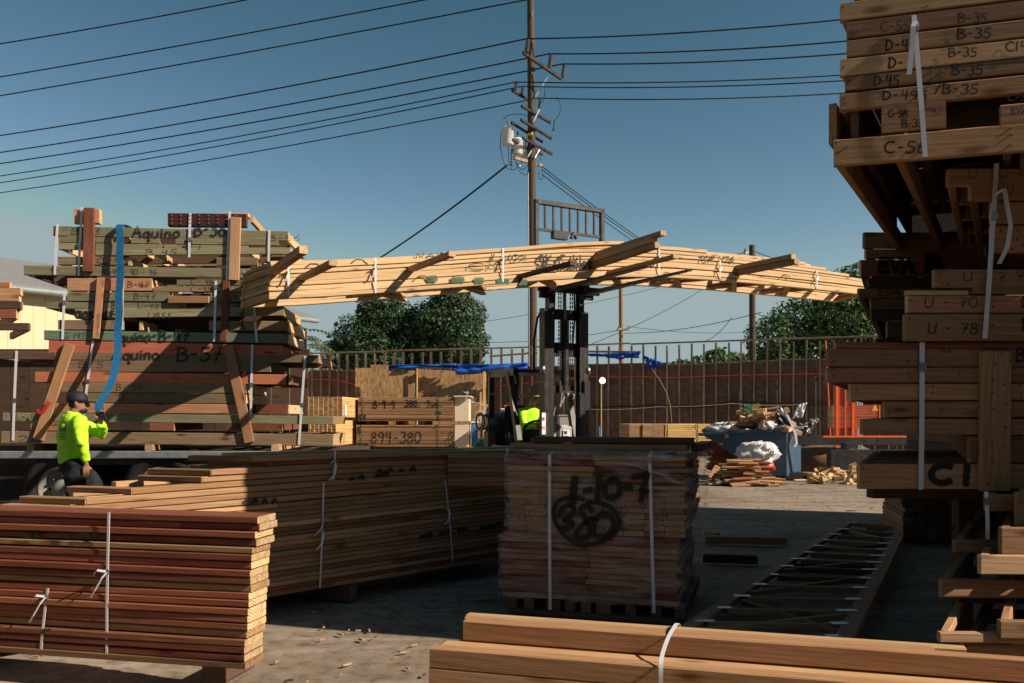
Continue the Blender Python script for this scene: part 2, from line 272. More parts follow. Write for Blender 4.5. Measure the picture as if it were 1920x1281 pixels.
class MB:
    """collects shapes into one mesh"""
    def __init__(s): s.v = []; s.f = []; s.m = []; s.sm = []
    def add(s, vs, fs, mat=0, smooth=False):
        k = len(s.v); s.v += [tuple(v) for v in vs]
        for f in fs: s.f.append([i + k for i in f]); s.m.append(mat); s.sm.append(smooth)
    def box(s, c, size, rot=None, mat=0, bev=0):
        hx, hy, hz = [d / 2 for d in size]; M = (rot.to_3x3() if rot is not None else Matrix.Identity(3)); c = V(c)
        if bev:
            bm = bmesh.new(); bmesh.ops.create_cube(bm, size=1)
            for v in bm.verts: v.co = V((v.co.x * size[0], v.co.y * size[1], v.co.z * size[2]))
            bmesh.ops.bevel(bm, geom=bm.edges[:], offset=bev, segments=1, affect='EDGES')
            bm.verts.index_update(); s.add([M @ v.co + c for v in bm.verts], [[v.index for v in f.verts] for f in bm.faces], mat); bm.free(); return
        vs = [M @ V((x * hx, y * hy, z * hz)) + c for x in (-1, 1) for y in (-1, 1) for z in (-1, 1)]
        s.add(vs, [(0, 1, 3, 2), (4, 6, 7, 5), (0, 4, 5, 1), (2, 3, 7, 6), (0, 2, 6, 4), (1, 5, 7, 3)], mat)
    def bar(s, a, b, wx, wz, mat=0, up=V((0, 0, 1)), bev=0):
        a = V(a); b = V(b); x = (b - a); L = x.length; x = x / L; y = up.cross(x)
        if y.length < 1e-4: y = V((0, 1, 0)).cross(x)
        y.normalize(); z = x.cross(y)
        s.box((a + b) / 2, (L, wx, wz), Matrix((x, y, z)).transposed(), mat, bev)
    def tube(s, pts, r, n=8, mat=0, cap=True, smooth=True, closed=False):
        pts = [V(p) for p in pts]; rs = r if isinstance(r, (list, tuple)) else [r] * len(pts); k = len(pts); rings = []; prev = None
        for i, p in enumerate(pts):
            if closed: t = pts[(i + 1) % k] - pts[i - 1]
            else: t = pts[min(i + 1, k - 1)] - pts[max(i - 1, 0)]
            t.normalize()
            if prev is None:
                u = t.cross(V((0, 0, 1)))
                if u.length < 1e-3: u = t.cross(V((1, 0, 0)))
            else: u = prev - t * prev.dot(t)
            u.normalize(); prev = u; v2 = t.cross(u)
            rings.append([p + (u * math.cos(2 * math.pi * j / n) + v2 * math.sin(2 * math.pi * j / n)) * rs[i] for j in range(n)])
        vs = [q for rg in rings for q in rg]; fs = []
        for i in range(k if closed else k - 1):
            i2 = (i + 1) % k
            for j in range(n): fs.append((i * n + j, i * n + (j + 1) % n, i2 * n + (j + 1) % n, i2 * n + j))
        s.add(vs, fs, mat, smooth)
        if cap and not closed: s.add(rings[0][::-1], [tuple(range(n))], mat); s.add(rings[-1], [tuple(range(n))], mat)
    def lathe(s, prof, M, n=20, mat=0, smooth=True):
        vs = [M @ V((r * math.cos(2 * math.pi * j / n), r * math.sin(2 * math.pi * j / n), z)) for r, z in prof for j in range(n)]; fs = []
        for i in range(len(prof) - 1):
            for j in range(n): fs.append((i * n + j, i * n + (j + 1) % n, (i + 1) * n + (j + 1) % n, (i + 1) * n + j))
        s.add(vs, fs, mat, smooth)
    def strip(s, pts, wv, mat=0, th=.0015):
        """flat band along pts, width vector wv"""
        pts = [V(p) for p in pts]; k = len(pts); wv = V(wv); vs = []
        for i, p in enumerate(pts):
            t = pts[min(i + 1, k - 1)] - pts[max(i - 1, 0)]; nn = t.cross(wv); nn.normalize(); nn *= th
            vs += [p - wv / 2 + nn, p + wv / 2 + nn, p + wv / 2 - nn, p - wv / 2 - nn]
        fs = []
        for i in range(k - 1):
            for j in range(4): fs.append((i * 4 + j, i * 4 + (j + 1) % 4, i * 4 + 4 + (j + 1) % 4, i * 4 + 4 + j))
        fs += [(3, 2, 1, 0), tuple(4 * (k - 1) + j for j in range(4))]; s.add(vs, fs, mat)
    def mesh(s, name, mats):
        me = bpy.data.meshes.new(name); me.from_pydata(s.v, [], s.f)
        for m in (mats if isinstance(mats, (list, tuple)) else [mats]): me.materials.append(MATS[m])
        me.polygons.foreach_set('material_index', s.m); me.polygons.foreach_set('use_smooth', s.sm); me.update(); return me
    def part(s, name, mats, parent, label=None): return link(name, s.mesh(name, mats), parent, None, label)
    def top(s, name, mats, loc, label, cat, group=None, kind=None): return top(name, s.mesh(name, mats), loc, label, cat, group, kind)

ENDS = {'fir_pale': 'end_pale', 'fir_tan': 'end_pale', 'fir_red': 'end_pale', 'fir_brown': 'end_brown', 'fir_orange': 'end_pale', 'treated_green': 'end_green', 'treated_teal': 'end_green',
        'treated_brown': 'end_green', 'fir_crimson': 'end_pale', 'wood_dark': 'end_dark', 'wood_maroon': 'end_dark', 'weathered': 'end_dark', 'stud_grey': 'end_brown', 'pole_wood': 'end_dark', 'arm_wood': 'end_dark', 'lumber_yellow': 'end_pale', 'plywood_pale': 'end_pale'}
def board_mesh(name, loc, h, wd, mat, end=None, ch=.005):
    """rectangular timber along a local path, chamfered long edges, end grain on its two ends"""
    ch = min(ch, h * .2, wd * .2); a, b = wd / 2, h / 2
    sec = [(-a + ch, -b), (a - ch, -b), (a, -b + ch), (a, b - ch), (a - ch, b), (-a + ch, b), (-a, b - ch), (-a, -b + ch)]
    k = len(loc); vs = []
    for i, p in enumerate(loc):
        t = (loc[min(i + 1, k - 1)] - loc[max(i - 1, 0)]).normalized(); y = V((0, 0, 1)).cross(t).normalized(); z = t.cross(y)
        vs += [p + y * s1 + z * s2 for s1, s2 in sec]
    fs = [(i * 8 + j, i * 8 + (j + 1) % 8, i * 8 + 8 + (j + 1) % 8, i * 8 + 8 + j) for i in range(k - 1) for j in range(8)]
    ne = len(fs); fs += [tuple(range(7, -1, -1)), tuple(8 * (k - 1) + j for j in range(8))]
    me = bpy.data.meshes.new(name); me.from_pydata([tuple(v) for v in vs], [], fs)
    me.materials.append(MATS[mat]); me.materials.append(MATS[end or ENDS[mat]])
    for i in (ne, ne + 1): me.polygons[i].material_index = 1
    me.update(); return me
def frame_of(p0, p1, up=V((0, 0, 1))):
    x = (p1 - p0).normalized(); y = up.cross(x)
    if y.length < 1e-3: y = V((0, 1, 0)).cross(x)
    y.normalize(); z = x.cross(y)
    M = Matrix((x, y, z)).transposed().to_4x4(); M.translation = p0; return M
def board(parent, pts, h, wd, mat, name='board', warp=.004, up=V((0, 0, 1)), label=None, end=None, meta=None):
    """pts: centre line in the world (2 or more points). parent=None makes it a thing of its own (meta=(label, category, group))"""
    pts = [V(p) for p in pts]; M = frame_of(pts[0], pts[-1], V(up)); Mi = M.inverted()
    if len(pts) == 2:
        L = (pts[1] - pts[0]).length; n = max(2, min(7, int(L / .6) + 1)); by, bz = rnd.uniform(-warp, warp) * L, rnd.uniform(-warp, warp) * L * .5
        loc = [V((L * i / n, by * math.sin(math.pi * i / n), bz * math.sin(math.pi * i / n))) for i in range(n + 1)]
    else: loc = [Mi @ p for p in pts]
    me = board_mesh(name, loc, h, wd, mat, end)
    if parent is None:
        o = top(name, me, None, meta[0], meta[1], meta[2] if len(meta) > 2 else None, M=M); return o
    return link(name, me, parent, M, label)
def frame2(parent, fl, fr, h, back, mat, th=.04, webs=(), endmat=None, backmat=None, inset=.0, splits=None, web_h=None):
    """one lying wall panel / truss: front board(s) fl->fr (centre line), back board, two end boards, webs at fractions"""
    fl = V(fl); fr = V(fr); back = V(back); endmat = endmat or mat; d = (fr - fl).normalized(); bd = back.normalized()
    g = .003
    for a, b in (splits or [(0, 1)]): board(parent, [fl.lerp(fr, a), fl.lerp(fr, b)], h, th, mat)
    board(parent, [fl + back, fr + back], h, th, backmat or mat)
    for q in (fl + d * (th / 2 + inset), fr - d * (th / 2 + inset)):
        board(parent, [q + bd * (th / 2 + g), q + back - bd * (th / 2 + g)], h * .98, th, endmat)
    for t in webs:
        q = fl.lerp(fr, t); board(parent, [q + bd * (th / 2 + g), q + back - bd * (th / 2 + g)], (web_h or h) * .97, th, endmat)
def strap(parent, p_top, p_bot, wd=.019, d=V((1, 0, 0)), buckle=None, tail=False, over=None, off=.006, name='strap'):
    """steel-blue white plastic band hanging on a face, with a crimped seal and a loose tail"""
    p_top = V(p_top); p_bot = V(p_bot); d = V(d).normalized(); nrm = V((d.y, -d.x, 0)); mb = MB()
    a = p_top + nrm * off; b = p_bot + nrm * off; pts = []
    if over is not None: pts.append(a + V(over))
    pts += [a, a.lerp(b, .33) + nrm * .004, a.lerp(b, .66) + nrm * .005, b]
    mb.strip(pts, d * wd)
    if buckle is not None:
        c = a.lerp(b, buckle) + nrm * .008; mb.box(c, (wd * 1.5, .012, wd * 1.7), Matrix((d, nrm, V((0, 0, 1)))).transposed(), 1)
        if tail:
            s = rnd.choice((-1, 1)); mb.strip([c, c + nrm * .03 - d * .01 - V((0, 0, .03)), c + nrm * .05 - d * .035 - V((0, 0, .09)), c + nrm * .035 - d * .07 - V((0, 0, .13))], d * wd * .9 + nrm * .006)
            mb.strip([c, c + nrm * .035 - d * .03 + V((0, 0, .012)), c + nrm * .03 - d * .055 - V((0, 0, .01))], d * .004 + V((0, 0, wd * .8)))
    return mb.part(name, ['strap_white', 'steel'], parent)

# ---------------------------------------------------------------- handwriting
def arc(cx, cy, rx, ry, a0, a1, n=12): return [(cx + rx * math.cos(R(a0 + (a1 - a0) * i / n)), cy + ry * math.sin(R(a0 + (a1 - a0) * i / n))) for i in range(n + 1)]
O_ = arc(.3, .5, .3, .5, 100, 465, 18)
GL = {
 'A': (.7, [[(0, 0), (.32, 1), (.62, -.05)], [(.1, .38), (.58, .42)]]), 'B': (.65, [[(.05, 0), (.08, 1)], [(.0, .95)] + arc(.12, .76, .4, .22, 80, -80, 8) + arc(.12, .27, .5, .28, 80, -95, 9)]),
 'C': (.65, [arc(.38, .5, .38, .5, 55, 310, 14)]), 'D': (.65, [[(.05, 0), (.08, 1)], [(-.02, .95)] + arc(.08, .5, .5, .48, 85, -92, 10)]), 'E': (.6, [[(.5, .95), (.05, .98), (.05, .02), (.55, .05)], [(.05, .52), (.42, .55)]]),
 'G': (.7, [arc(.38, .5, .38, .5, 55, 320, 14) + [(.66, .42), (.4, .44)]]), 'H': (.6, [[(.05, 0), (.05, 1)], [(.5, 0), (.5, 1)], [(.05, .5), (.5, .5)]]), 'I': (.25, [[(.1, 0), (.1, 1)]]), 'K': (.6, [[(.05, 0), (.08, 1)], [(.52, .95), (.08, .45), (.58, 0)]]),
 'L': (.55, [[(.05, 1), (.05, 0), (.5, .03)]]), 'N': (.65, [[(.05, 0), (.08, 1), (.5, 0), (.55, 1)]]), 'P': (.6, [[(.05, 0), (.08, 1)], [(.0, .95)] + arc(.12, .74, .42, .24, 80, -95, 8)]), 'S': (.55, [[(.5, .85)] + arc(.27, .74, .24, .24, 60, 250, 8) + arc(.26, .25, .27, .25, 75, -160, 10)]),
 'W': (.8, [[(0, 1), (.2, 0), (.36, .6), (.52, 0), (.72, 1)]]),
 'T': (.6, [[(0, .97), (.58, 1)], [(.3, .98), (.28, 0)]]), 'U': (.6, [[(.03, 1)] + arc(.28, .3, .25, .3, 180, 360, 8) + [(.55, 1)]]), 'V': (.55, [[(0, 1), (.26, 0), (.55, 1)]]), 'X': (.55, [[(0, 0), (.5, 1)], [(.02, 1), (.52, 0)]]), 'O': (.7, [O_]), 'M': (.8, [[(.02, 0), (.1, 1), (.35, .3), (.62, 1), (.7, 0)]]),
 'a': (.5, [arc(.22, .25, .2, .26, 40, 400, 12), [(.42, .5), (.44, .02)]]), 'b': (.5, [[(.05, 1), (.05, 0)], arc(.22, .25, .19, .25, 180, -170, 12)]), 'e': (.5, [[(.05, .28), (.42, .3)] + arc(.23, .26, .2, .25, 10, 320, 10)]), 'i': (.22, [[(.1, .5), (.1, 0)], [(.09, .68), (.12, .74)]]), 'l': (.22, [[(.1, 1), (.1, 0)]]),
 'n': (.5, [[(.05, .5), (.06, 0)], [(.06, .3)] + arc(.24, .3, .18, .2, 170, 0, 7) + [(.43, 0)]]), 'o': (.5, [arc(.24, .25, .21, .26, 90, 450, 14)]), 'q': (.5, [arc(.22, .25, .2, .25, 40, 400, 12), [(.42, .52), (.42, -.42), (.52, -.3)]]), 's': (.42, [[(.36, .45)] + arc(.2, .37, .15, .13, 70, 250, 6) + arc(.19, .12, .16, .12, 75, -150, 8)]),
 'u': (.5, [[(.04, .5)] + arc(.22, .2, .18, .2, 180, 350, 7), [(.42, .52), (.44, 0)]]), 'v': (.42, [[(0, .5), (.18, 0), (.4, .52)]]), 'x': (.42, [[(0, 0), (.36, .5)], [(.02, .5), (.38, 0)]]),
 '0': (.62, [arc(.28, .5, .27, .5, 95, 460, 18)]), '1': (.3, [[(.12, 1), (.1, 0)]]), '2': (.58, [arc(.25, .72, .24, .27, 160, -30, 10) + [(.02, .02), (.52, .04)]]), '3': (.55, [[(.03, .95)] + arc(.22, .76, .24, .23, 90, -80, 8) + arc(.2, .26, .29, .27, 75, -140, 10)]), '4': (.58, [[(.12, 1), (.04, .45), (.5, .5)], [(.42, 1), (.38, -.05)]]),
 '5': (.55, [[(.5, .98), (.1, .95), (.07, .55)] + arc(.2, .3, .28, .29, 95, -140, 11)]), '6': (.55, [[(.42, 1), (.14, .6)] + arc(.26, .25, .22, .26, 165, -195, 14)]), '7': (.55, [[(0, .93), (.48, 1), (.22, 0)], [(.15, .5), (.5, .52)]]), '8': (.55, [arc(.26, .26, .24, .26, 90, 450, 12) + arc(.26, .76, .19, .23, 270, -90, 12)]), '9': (.55, [arc(.24, .72, .21, .26, 20, 380, 12) + [(.42, .4), (.36, -.02)]]),
 '-': (.5, [[(.08, .48), (.36, .5)]]), '.': (.25, [[(.08, .4), (.14, .42)]]), '_': (.2, [[(.08, .02), (.12, .03)]]), '/': (.4, [[(0, 0), (.35, 1)]]), ' ': (.4, []), '#': (.5, [[(.1, 0), (.2, 1)], [(.3, 0), (.4, 1)]])}
def ribbon(mb, soft, pts, wd, nrm, k):
    pts = [V(p) for p in pts]; n = len(pts); base = len(mb.v)
    t0 = (pts[1] - pts[0]).normalized(); t1 = (pts[-1] - pts[-2]).normalized()
    pts = [pts[0] - t0 * wd * .45, pts[0] - t0 * wd * .15] + pts[1:-1] + [pts[-1] + t1 * wd * .15, pts[-1] + t1 * wd * .45]; n = len(pts); vs = []
    for i, p in enumerate(pts):
        t = (pts[min(i + 1, n - 1)] - pts[max(i - 1, 0)]).normalized(); s = nrm.cross(t).normalized(); q = p + nrm * (.0025 + .0006 * k)
        e = .55 if i in (0, n - 1) else 1.0
        vs += [q - s * wd * .75 * e, q - s * wd * .3 * e, q + s * wd * .3 * e, q + s * wd * .75 * e]
        soft += [0, 0 if e < 1 else 1, 0 if e < 1 else 1, 0]
    mb.add(vs, [(i * 4 + j, i * 4 + 4 + j, i * 4 + 5 + j, i * 4 + 1 + j) for i in range(n - 1) for j in range(3)])
def write(parent, text, origin, d, height, wd=None, mat='spray_black', slant=.06, jitter=.03, stretch=1.0, name='lettering', up=V((0, 0, 1)), polylines=None, grow=0.0):
    """text written with a brush or a can on the plane through origin, along d"""
    d = V(d).normalized(); up = V(up); nrm = d.cross(up).normalized(); wd = wd or height * .12; mb = MB(); soft = []; x = 0; k = 0
    for i, c in enumerate(text):
        adv, strokes = GL[c]; jy = rnd.uniform(-jitter, jitter); sc = 1 + rnd.uniform(-jitter, jitter)
        for st in strokes:
            pts = [origin + (d * ((x + p[0] * sc + p[1] * slant) * stretch) + up * (p[1] * sc + jy)) * height for p in st]
            ribbon(mb, soft, pts, wd, nrm, k % 5); k += 1
        x += adv + .12
    for st in (polylines or []):
        ribbon(mb, soft, [origin + d * p[0] + up * p[1] for p in st], wd, nrm, k % 5); k += 1
    me = mb.mesh(name, mat); a = me.attributes.new('soft', 'FLOAT', 'POINT'); a.data.foreach_set('value', soft)
    return link(name, me, parent)
def write_fit(parent, text, plane_f, px0, py, px1, hpx, d, wd_px=None, **kw):
    """writes text from pixel px0 to px1 with its baseline at py"""
    o = plane_f(px0, py); e = plane_f(px1, py); h = (plane_f(px0, py - hpx) - o).length
    w0 = sum(GL[c][0] + .12 for c in text) * h; st = (e - o).length / w0
    return write(parent, text, o, (e - o) if abs((e - o).z) < 1 else d, h, wd=(h * wd_px / hpx if wd_px else None), stretch=st, **kw)

# ================================================================ SETTING
def ground():
    bm = bmesh.new(); n = 150
    xs = [-420, -200, -90, -45] + [-24 + .4 * i for i in range(121)] + [45, 90, 200, 420]
    ys = [-60, -20, -6] + [-2 + .33 * i for i in range(121)] + [50, 70, 100, 170, 300, 700, 1500]
    g = [[bm.verts.new((x, y, (noise.noise(V((x * .5, y * .5, 0))) * .012 + noise.noise(V((x * 1.9, y * 1.9, 4))) * .007 - .012) if abs(x) < 24 and -2 < y < 38 else -.02)) for y in ys] for x in xs]
    for i in range(len(xs) - 1):
        for j in range(len(ys) - 1): bm.faces.new((g[i][j], g[i + 1][j], g[i + 1][j + 1], g[i][j + 1]))
    me = bpy.data.meshes.new('ground'); bm.to_mesh(me); bm.free(); me.materials.append(MATS['yard_dirt'])
    me.polygons.foreach_set('use_smooth', [True] * len(me.polygons)); top('ground', me, (0, 0, 0), None, None, None, 'structure')
ground()

# ================================================================ STUD WALL AT THE BACK
WA = V((-8.2, 34.5, 0)); WD = V((18.5, -7.0, 0)).normalized(); WN = V((WD.y, -WD.x, 0))
wallp = plane(WA, WD)
def stud_wall():
    t = thing('stud_wall', 'long weathered plywood fence with open wooden studs showing above its boards', 'fence', WA)
    n = 0; s = -6.0
    while s < 26.5:
        q = WA + WD * s; ht = 3.86 + rnd.uniform(-.04, .03)
        board(t, [q + V((0, 0, .05)), q + V((rnd.uniform(-.02, .02), 0, ht))], .13, .05, 'stud_grey', 'stud', up=V((WN.x, WN.y, 0)), warp=.002)
        s += .41 + rnd.uniform(-.012, .012); n += 1
    s = -6.0
    while s < 26.5:
        L = 4.8; a = WA + WD * s; b = WA + WD * min(26.5, s + L - .01)
        board(t, [a + V((0, 0, 3.92 + rnd.uniform(-.02, .02))), b + V((0, 0, 3.92 + rnd.uniform(-.02, .02)))], .05, .12, 'stud_grey', 'top_plate', warp=.001); s += L
    s = -6.0
    while s < 26.5:
        ph = 3.2 + rnd.uniform(-.04, .05) + (.3 if s > 20.3 else 0); mb = MB(); c = WA - WN * .07 + WD * (s + .6)
        mb.box(c + V((0, 0, ph / 2 + .02)), (1.2, .018, ph), Matrix((WD, WN, V((0, 0, 1)))).transposed()); mb.part('plywood_sheet', 'weathered', t)
        q = c - WN * .03
        board(t, [q - WD * .61 + V((0, 0, ph)), q + WD * .6 + V((0, 0, ph + rnd.uniform(-.02, .02)))], .04, .09, 'stud_grey', 'ledger', warp=.001)
        s += 1.205
stud_wall()
def wire(name, pts, r, mat, label, cat, group=None, sag=0, n=14):
    out = []
    for a, b in zip(pts[:-1], pts[1:]):
        a, b = V(a), V(b)
        for i in range(n): u = i / n; out.append(a.lerp(b, u) - V((0, 0, sag * 4 * u * (1 - u))))
    out.append(V(pts[-1])); mb = MB(); mb.tube(out, r, 6); return mb.top(name, mat, out[0], label, cat, group)
def wallrun(pxs, off=.07): return [wallp(x, y) + WN * off for x, y in pxs]
wire('hose', wallrun([(560, 716), (600, 712), (640, 714), (668, 722), (760, 735), (900, 728), (1110, 707), (1150, 708), (1205, 707), (1260, 709), (1330, 706), (1395, 704), (1470, 703), (1550, 701)], .09), .015, 'cable_red', 'red hose strung along the upper part of the stud fence', 'hose', n=6)
wire('cable', wallrun([(1110, 762), (1152, 762), (1235, 758), (1297, 765), (1372, 752), (1480, 756), (1560, 757)], .1), .02, 'cable_black', 'black cable sagging along the middle of the stud fence', 'cable', n=6, sag=.03)
wire('rope', wallrun([(1110, 768), (1235, 763), (1372, 757), (1500, 759)], .13), .014, 'rope_tan', 'tan rope tied along the stud fence just below the black cable', 'rope', n=6, sag=.04)
wire('cord', wallrun([(1222, 690), (1238, 712), (1252, 738), (1258, 760), (1262, 800)], .15), .009, 'rope_tan', 'pale loose cord hanging from the small blue tarp scrap on the fence', 'cord', n=6)
wire('cable', wallrun([(1548, 640), (1552, 720), (1556, 800), (1558, 838)], .2), .03, 'orange_paint', 'orange upright conduit at the right end of the stud fence', 'conduit', n=3)

def tarp(name, pf, rows, label, folds=14, depth=.06):
    """cloth through pixel rows: list of (px, y_top, y_bottom)"""
    mb = MB(); n = 44; k = 7; vs = []
    for i in range(n + 1):
        t = i / n * (len(rows) - 1); j = min(int(t), len(rows) - 2); u = t - j
        x, a, b = [rows[j][q] * (1 - u) + rows[j + 1][q] * u for q in range(3)]
        for m in range(k + 1):
            v = m / k; ph = noise.noise(V((i * .23, v * 1.4, 3))) * 5 + i * folds / n * 2.2 + v * 3.0
            q = pf(x, a * (1 - v) + b * v + 1.3 * math.sin(ph) * v)
            vs.append(q + WN * (depth * math.sin(ph) + .25 + .05 * math.sin(v * 9 + i * .3)))
    fs = [(i * (k + 1) + m, (i + 1) * (k + 1) + m, (i + 1) * (k + 1) + m + 1, i * (k + 1) + m + 1) for i in range(n) for m in range(k)]
    mb.add(vs, fs, 0, True); o = mb.top(name, 'tarp_blue', vs[0], label, 'tarp')
    md = o.modifiers.new('thick', 'SOLIDIFY'); md.thickness = .012; return o
shed = plane((0, 22.5), (1, -.05))
tarp('tarp', shed, [(728, 687, 696), (760, 685, 693), (820, 684, 691), (860, 683, 692), (866, 684, 702), (920, 684, 701), (960, 683, 699), (996, 681, 691)], 'blue tarp draped along the top of the chipboard shed')
tarp('tarp', wallp, [(1105, 664, 668), (1135, 664, 671), (1170, 663, 674), (1202, 659, 671)], 'narrow blue tarp strip hung under a rail on the stud fence', 5)
tarp('tarp', wallp, [(1210, 667, 672), (1222, 672, 696), (1232, 676, 690), (1243, 680, 684)], 'small blue tarp scrap knotted to the fence beside its strip', 3)
board(None, [wallp(1100, 660) + WN * .2, wallp(1204, 661) + WN * .2], .07, .05, 'stud_grey', 'rail', meta=('grey wooden rail above the narrow blue tarp strip on the fence', 'rail'))
board(None, [wallp(922, 669) + WN * .2, wallp(1012, 662) + WN * .2], .07, .05, 'fir_tan', 'rail', meta=('tan rail tied to the fence studs left of the forklift mast', 'rail'))

# ---- chipboard shed in front of the fence
def sheet(x0, y0, x1, Y, label, mat='osb', lean=0, y1=None):
    mb = MB(); a = P(x0, y0, Y); b = P(x1, y1 if y1 else y0, Y); hz = a.z
    q = [V((a.x, Y, .02)), V((b.x, Y, .02)), V((b.x, Y + lean, b.z)), V((a.x, Y + lean, a.z))]
    vs = [p + V((0, dy, 0)) for dy in (0, .02) for p in q]
    mb.add(vs, [(0, 1, 2, 3), (7, 6, 5, 4), (0, 4, 5, 1), (1, 5, 6, 2), (2, 6, 7, 3), (3, 7, 4, 0)]); return mb.top('chipboard_sheet', mat, (a.x, Y, 0), label, 'board', 'chipboard sheets of the makeshift shed')
sheet(666, 690, 696, 22.2, 'narrow chipboard sheet at the left end of the makeshift shed')
sheet(695, 684, 728, 21.9, 'tallest chipboard sheet standing proud of the shed front')
sheet(728, 696, 765, 22.4, 'shaded chipboard sheet just right of the tallest one', y1=697)
sheet(765, 695, 778, 22.55, 'sliver of chipboard sheet left of the pale post')
sheet(784, 692, 912, 22.6, 'broad chipboard sheet between the pale post and the right shed post', y1=698)
def post(px, y0, Y, wd, mat, label, name='post'):
    a = P(px, y0, Y); return board(None, [V((a.x, Y, -.01)), a], wd, wd * .5, mat, name, up=V((0, -1, 0)), meta=(label, 'post'))
post(782, 691, 22.3, .07, 'lumber_yellow', 'pale upright post at the middle of the chipboard shed')
post(908, 697, 22.0, .13, 'lumber_yellow', 'pale double post at the right end of the chipboard shed')
post(901, 735, 21.6, .08, 'fir_tan', 'short tan board leaning beside the right shed post')

# ================================================================ HOUSE, SHED WALL
def house():
    a = P(-260, 520, 20.0); b = P(125, 549, 23.6)
    d = V((b.x - a.x, b.y - a.y, 0)).normalized(); nrm = V((d.y, -d.x, 0)); ez = 4.75; end = V((a.x, a.y, 0)) + d * 12.5; s0 = V((a.x, a.y, 0)); rz = 6.3; dep = 5.2
    t = thing('house', 'cream sided house with a shallow grey roof behind the lumber truck', 'house', s0)
    mb = MB(); L = 12.5; k = 40
    for i in range(k):                      # vertical siding battens in one mesh
        c = s0 + d * (L * (i + .5) / k); mb.box(c + V((0, 0, ez / 2)), (L / k - .006, .10, ez), Matrix((d, nrm, V((0, 0, 1)))).transposed())
    bc = s0 + d * L / 2 - nrm * (dep + .06); mb.box(bc + V((0, 0, ez / 2)), (L, 2 * dep, ez - .01), Matrix((d, nrm, V((0, 0, 1)))).transposed())
    mb.part('wall', 'siding_cream', t)
    mb = MB(); o = .35; z0 = ez - .02
    A = [s0 - d * .4 + nrm * o, end + d * .4 + nrm * o]; Rg = [s0 - d * .4 - nrm * dep, end + d * .4 - nrm * dep]; Bk = [s0 - d * .4 - nrm * (2 * dep + o), end + d * .4 - nrm * (2 * dep + o)]
    vs = [A[0] + V((0, 0, z0)), A[1] + V((0, 0, z0)), Rg[1] + V((0, 0, rz)), Rg[0] + V((0, 0, rz)), Bk[1] + V((0, 0, z0)), Bk[0] + V((0, 0, z0))]
    vs2 = [v + V((0, 0, .12)) for v in vs]
    mb.add(vs + vs2, [(0, 3, 2, 1), (3, 5, 4, 2), (6, 7, 8, 9), (9, 8, 10, 11), (0, 1, 7, 6), (1, 2, 8, 7), (2, 4, 10, 8), (4, 5, 11, 10), (5, 3, 9, 11), (3, 0, 6, 9)]); mb.part('roof', 'roof_grey', t)
    mb = MB(); mb.tube([A[0] + V((0, 0, z0 - .02)) + nrm * .07, A[1] + V((0, 0, z0 - .02)) + nrm * .07], .085, 8); mb.part('gutter', 'trim_grey', t)
house()
def dark_shed():
    t = thing('board_wall', 'weathered board wall behind the left end of the truck, shade put into its dark colour', 'fence', P(-150, 840, 14) * 1)
    for i in range(22):
        x0 = -9.9 + i * .305; mb = MB(); mb.box((x0, 14, 1.25), (.295, .03, 2.46 + rnd.uniform(-.03, .03))); mb.part('plank', 'wood_dark', t)  # shade on this wall is put into the dark plank colour
    board(t, [V((-10.1, 13.93, 2.42)), V((-3.3, 13.93, 2.42))], .14, .05, 'wood_dark', 'rail', warp=0)
dark_shed()

# ================================================================ TREES
def leaf_crown(blobs, n, size, seed, squash=.8):
    r = random.Random(seed); vs = []; fs = []; tot = sum(b[3] ** 2 for b in blobs)
    for bx, by, bz, br in blobs:
        for _ in range(int(n * br * br / tot)):
            while True:
                p = V((r.uniform(-1, 1), r.uniform(-1, 1), r.uniform(-1, 1)))
                if .05 < p.length <= 1: break
            rad = (.55 + .45 * r.random() ** .5) if r.random() < .85 else r.random(); p = p.normalized() * rad
            lump = 1 + .28 * noise.noise(V((bx, by, bz)) * 3 + p * 2.6)
            c = V((bx, by, bz)) + V((p.x, p.y, p.z * squash)) * br * lump; s = size * r.choice((.5, .7, .9, 1.0, 1.25, 1.6))
            nn = (p + V((r.gauss(0, .6), r.gauss(0, .6), r.gauss(.35, .6)))).normalized(); u = nn.cross(V((r.gauss(0, 1), r.gauss(0, 1), r.gauss(0, 1)))).normalized(); v2 = nn.cross(u); k = len(vs)
            vs += [c - u * s, c + v2 * s * .5 + nn * s * .12, c + u * s, c - v2 * s * .5 + nn * s * .12]; fs.append((k, k + 1, k + 2, k + 3))
    return vs, fs
def tree(loc, blobs, n, size, mat, label, seed, name='leafy_tree', trunk_r=.22, group=None):
    t = thing(name, label, 'tree', loc, group); L = V(loc); mb = MB()
    zb = min(b[2] - b[3] * .4 for b in blobs); fork = L + V((.1, 0, zb * .75))
    mb.tube([L - V((0, 0, .1)), L + V((.05, 0, zb * .4)), fork], [trunk_r * 1.25, trunk_r, trunk_r * .8], 10)
    for b in blobs:
        e = V((L.x + b[0], L.y + b[1], b[2])); mb.tube([fork, fork.lerp(e, .5) + V((0, 0, .15)), e], [trunk_r * .6, trunk_r * .35, .04], 6)
    mb.part('trunk', 'bark', t)
    vs, fs = leaf_crown([(L.x + b[0], L.y + b[1], b[2], b[3]) for b in blobs], n, size, seed); m2 = MB(); m2.add(vs, fs); m2.part('crown', mat, t)
tree((-7.7, 48, 0), [(2.0, .2, 6.2, 1.5), (-1.9, .1, 4.9, 1.2), (-.7, 0, 5.6, 1.9), (.6, .3, 6.5, 1.9), (.2, -.6, 4.6, 2.1), (1.3, .4, 5.2, 1.7), (-1.0, .4, 4.2, 1.6), (.2, 0, 7.4, 1.3)], 32000, .088, 'leaf_dark', 'dense dark green tree behind the fence, left of its taller neighbour', 1)
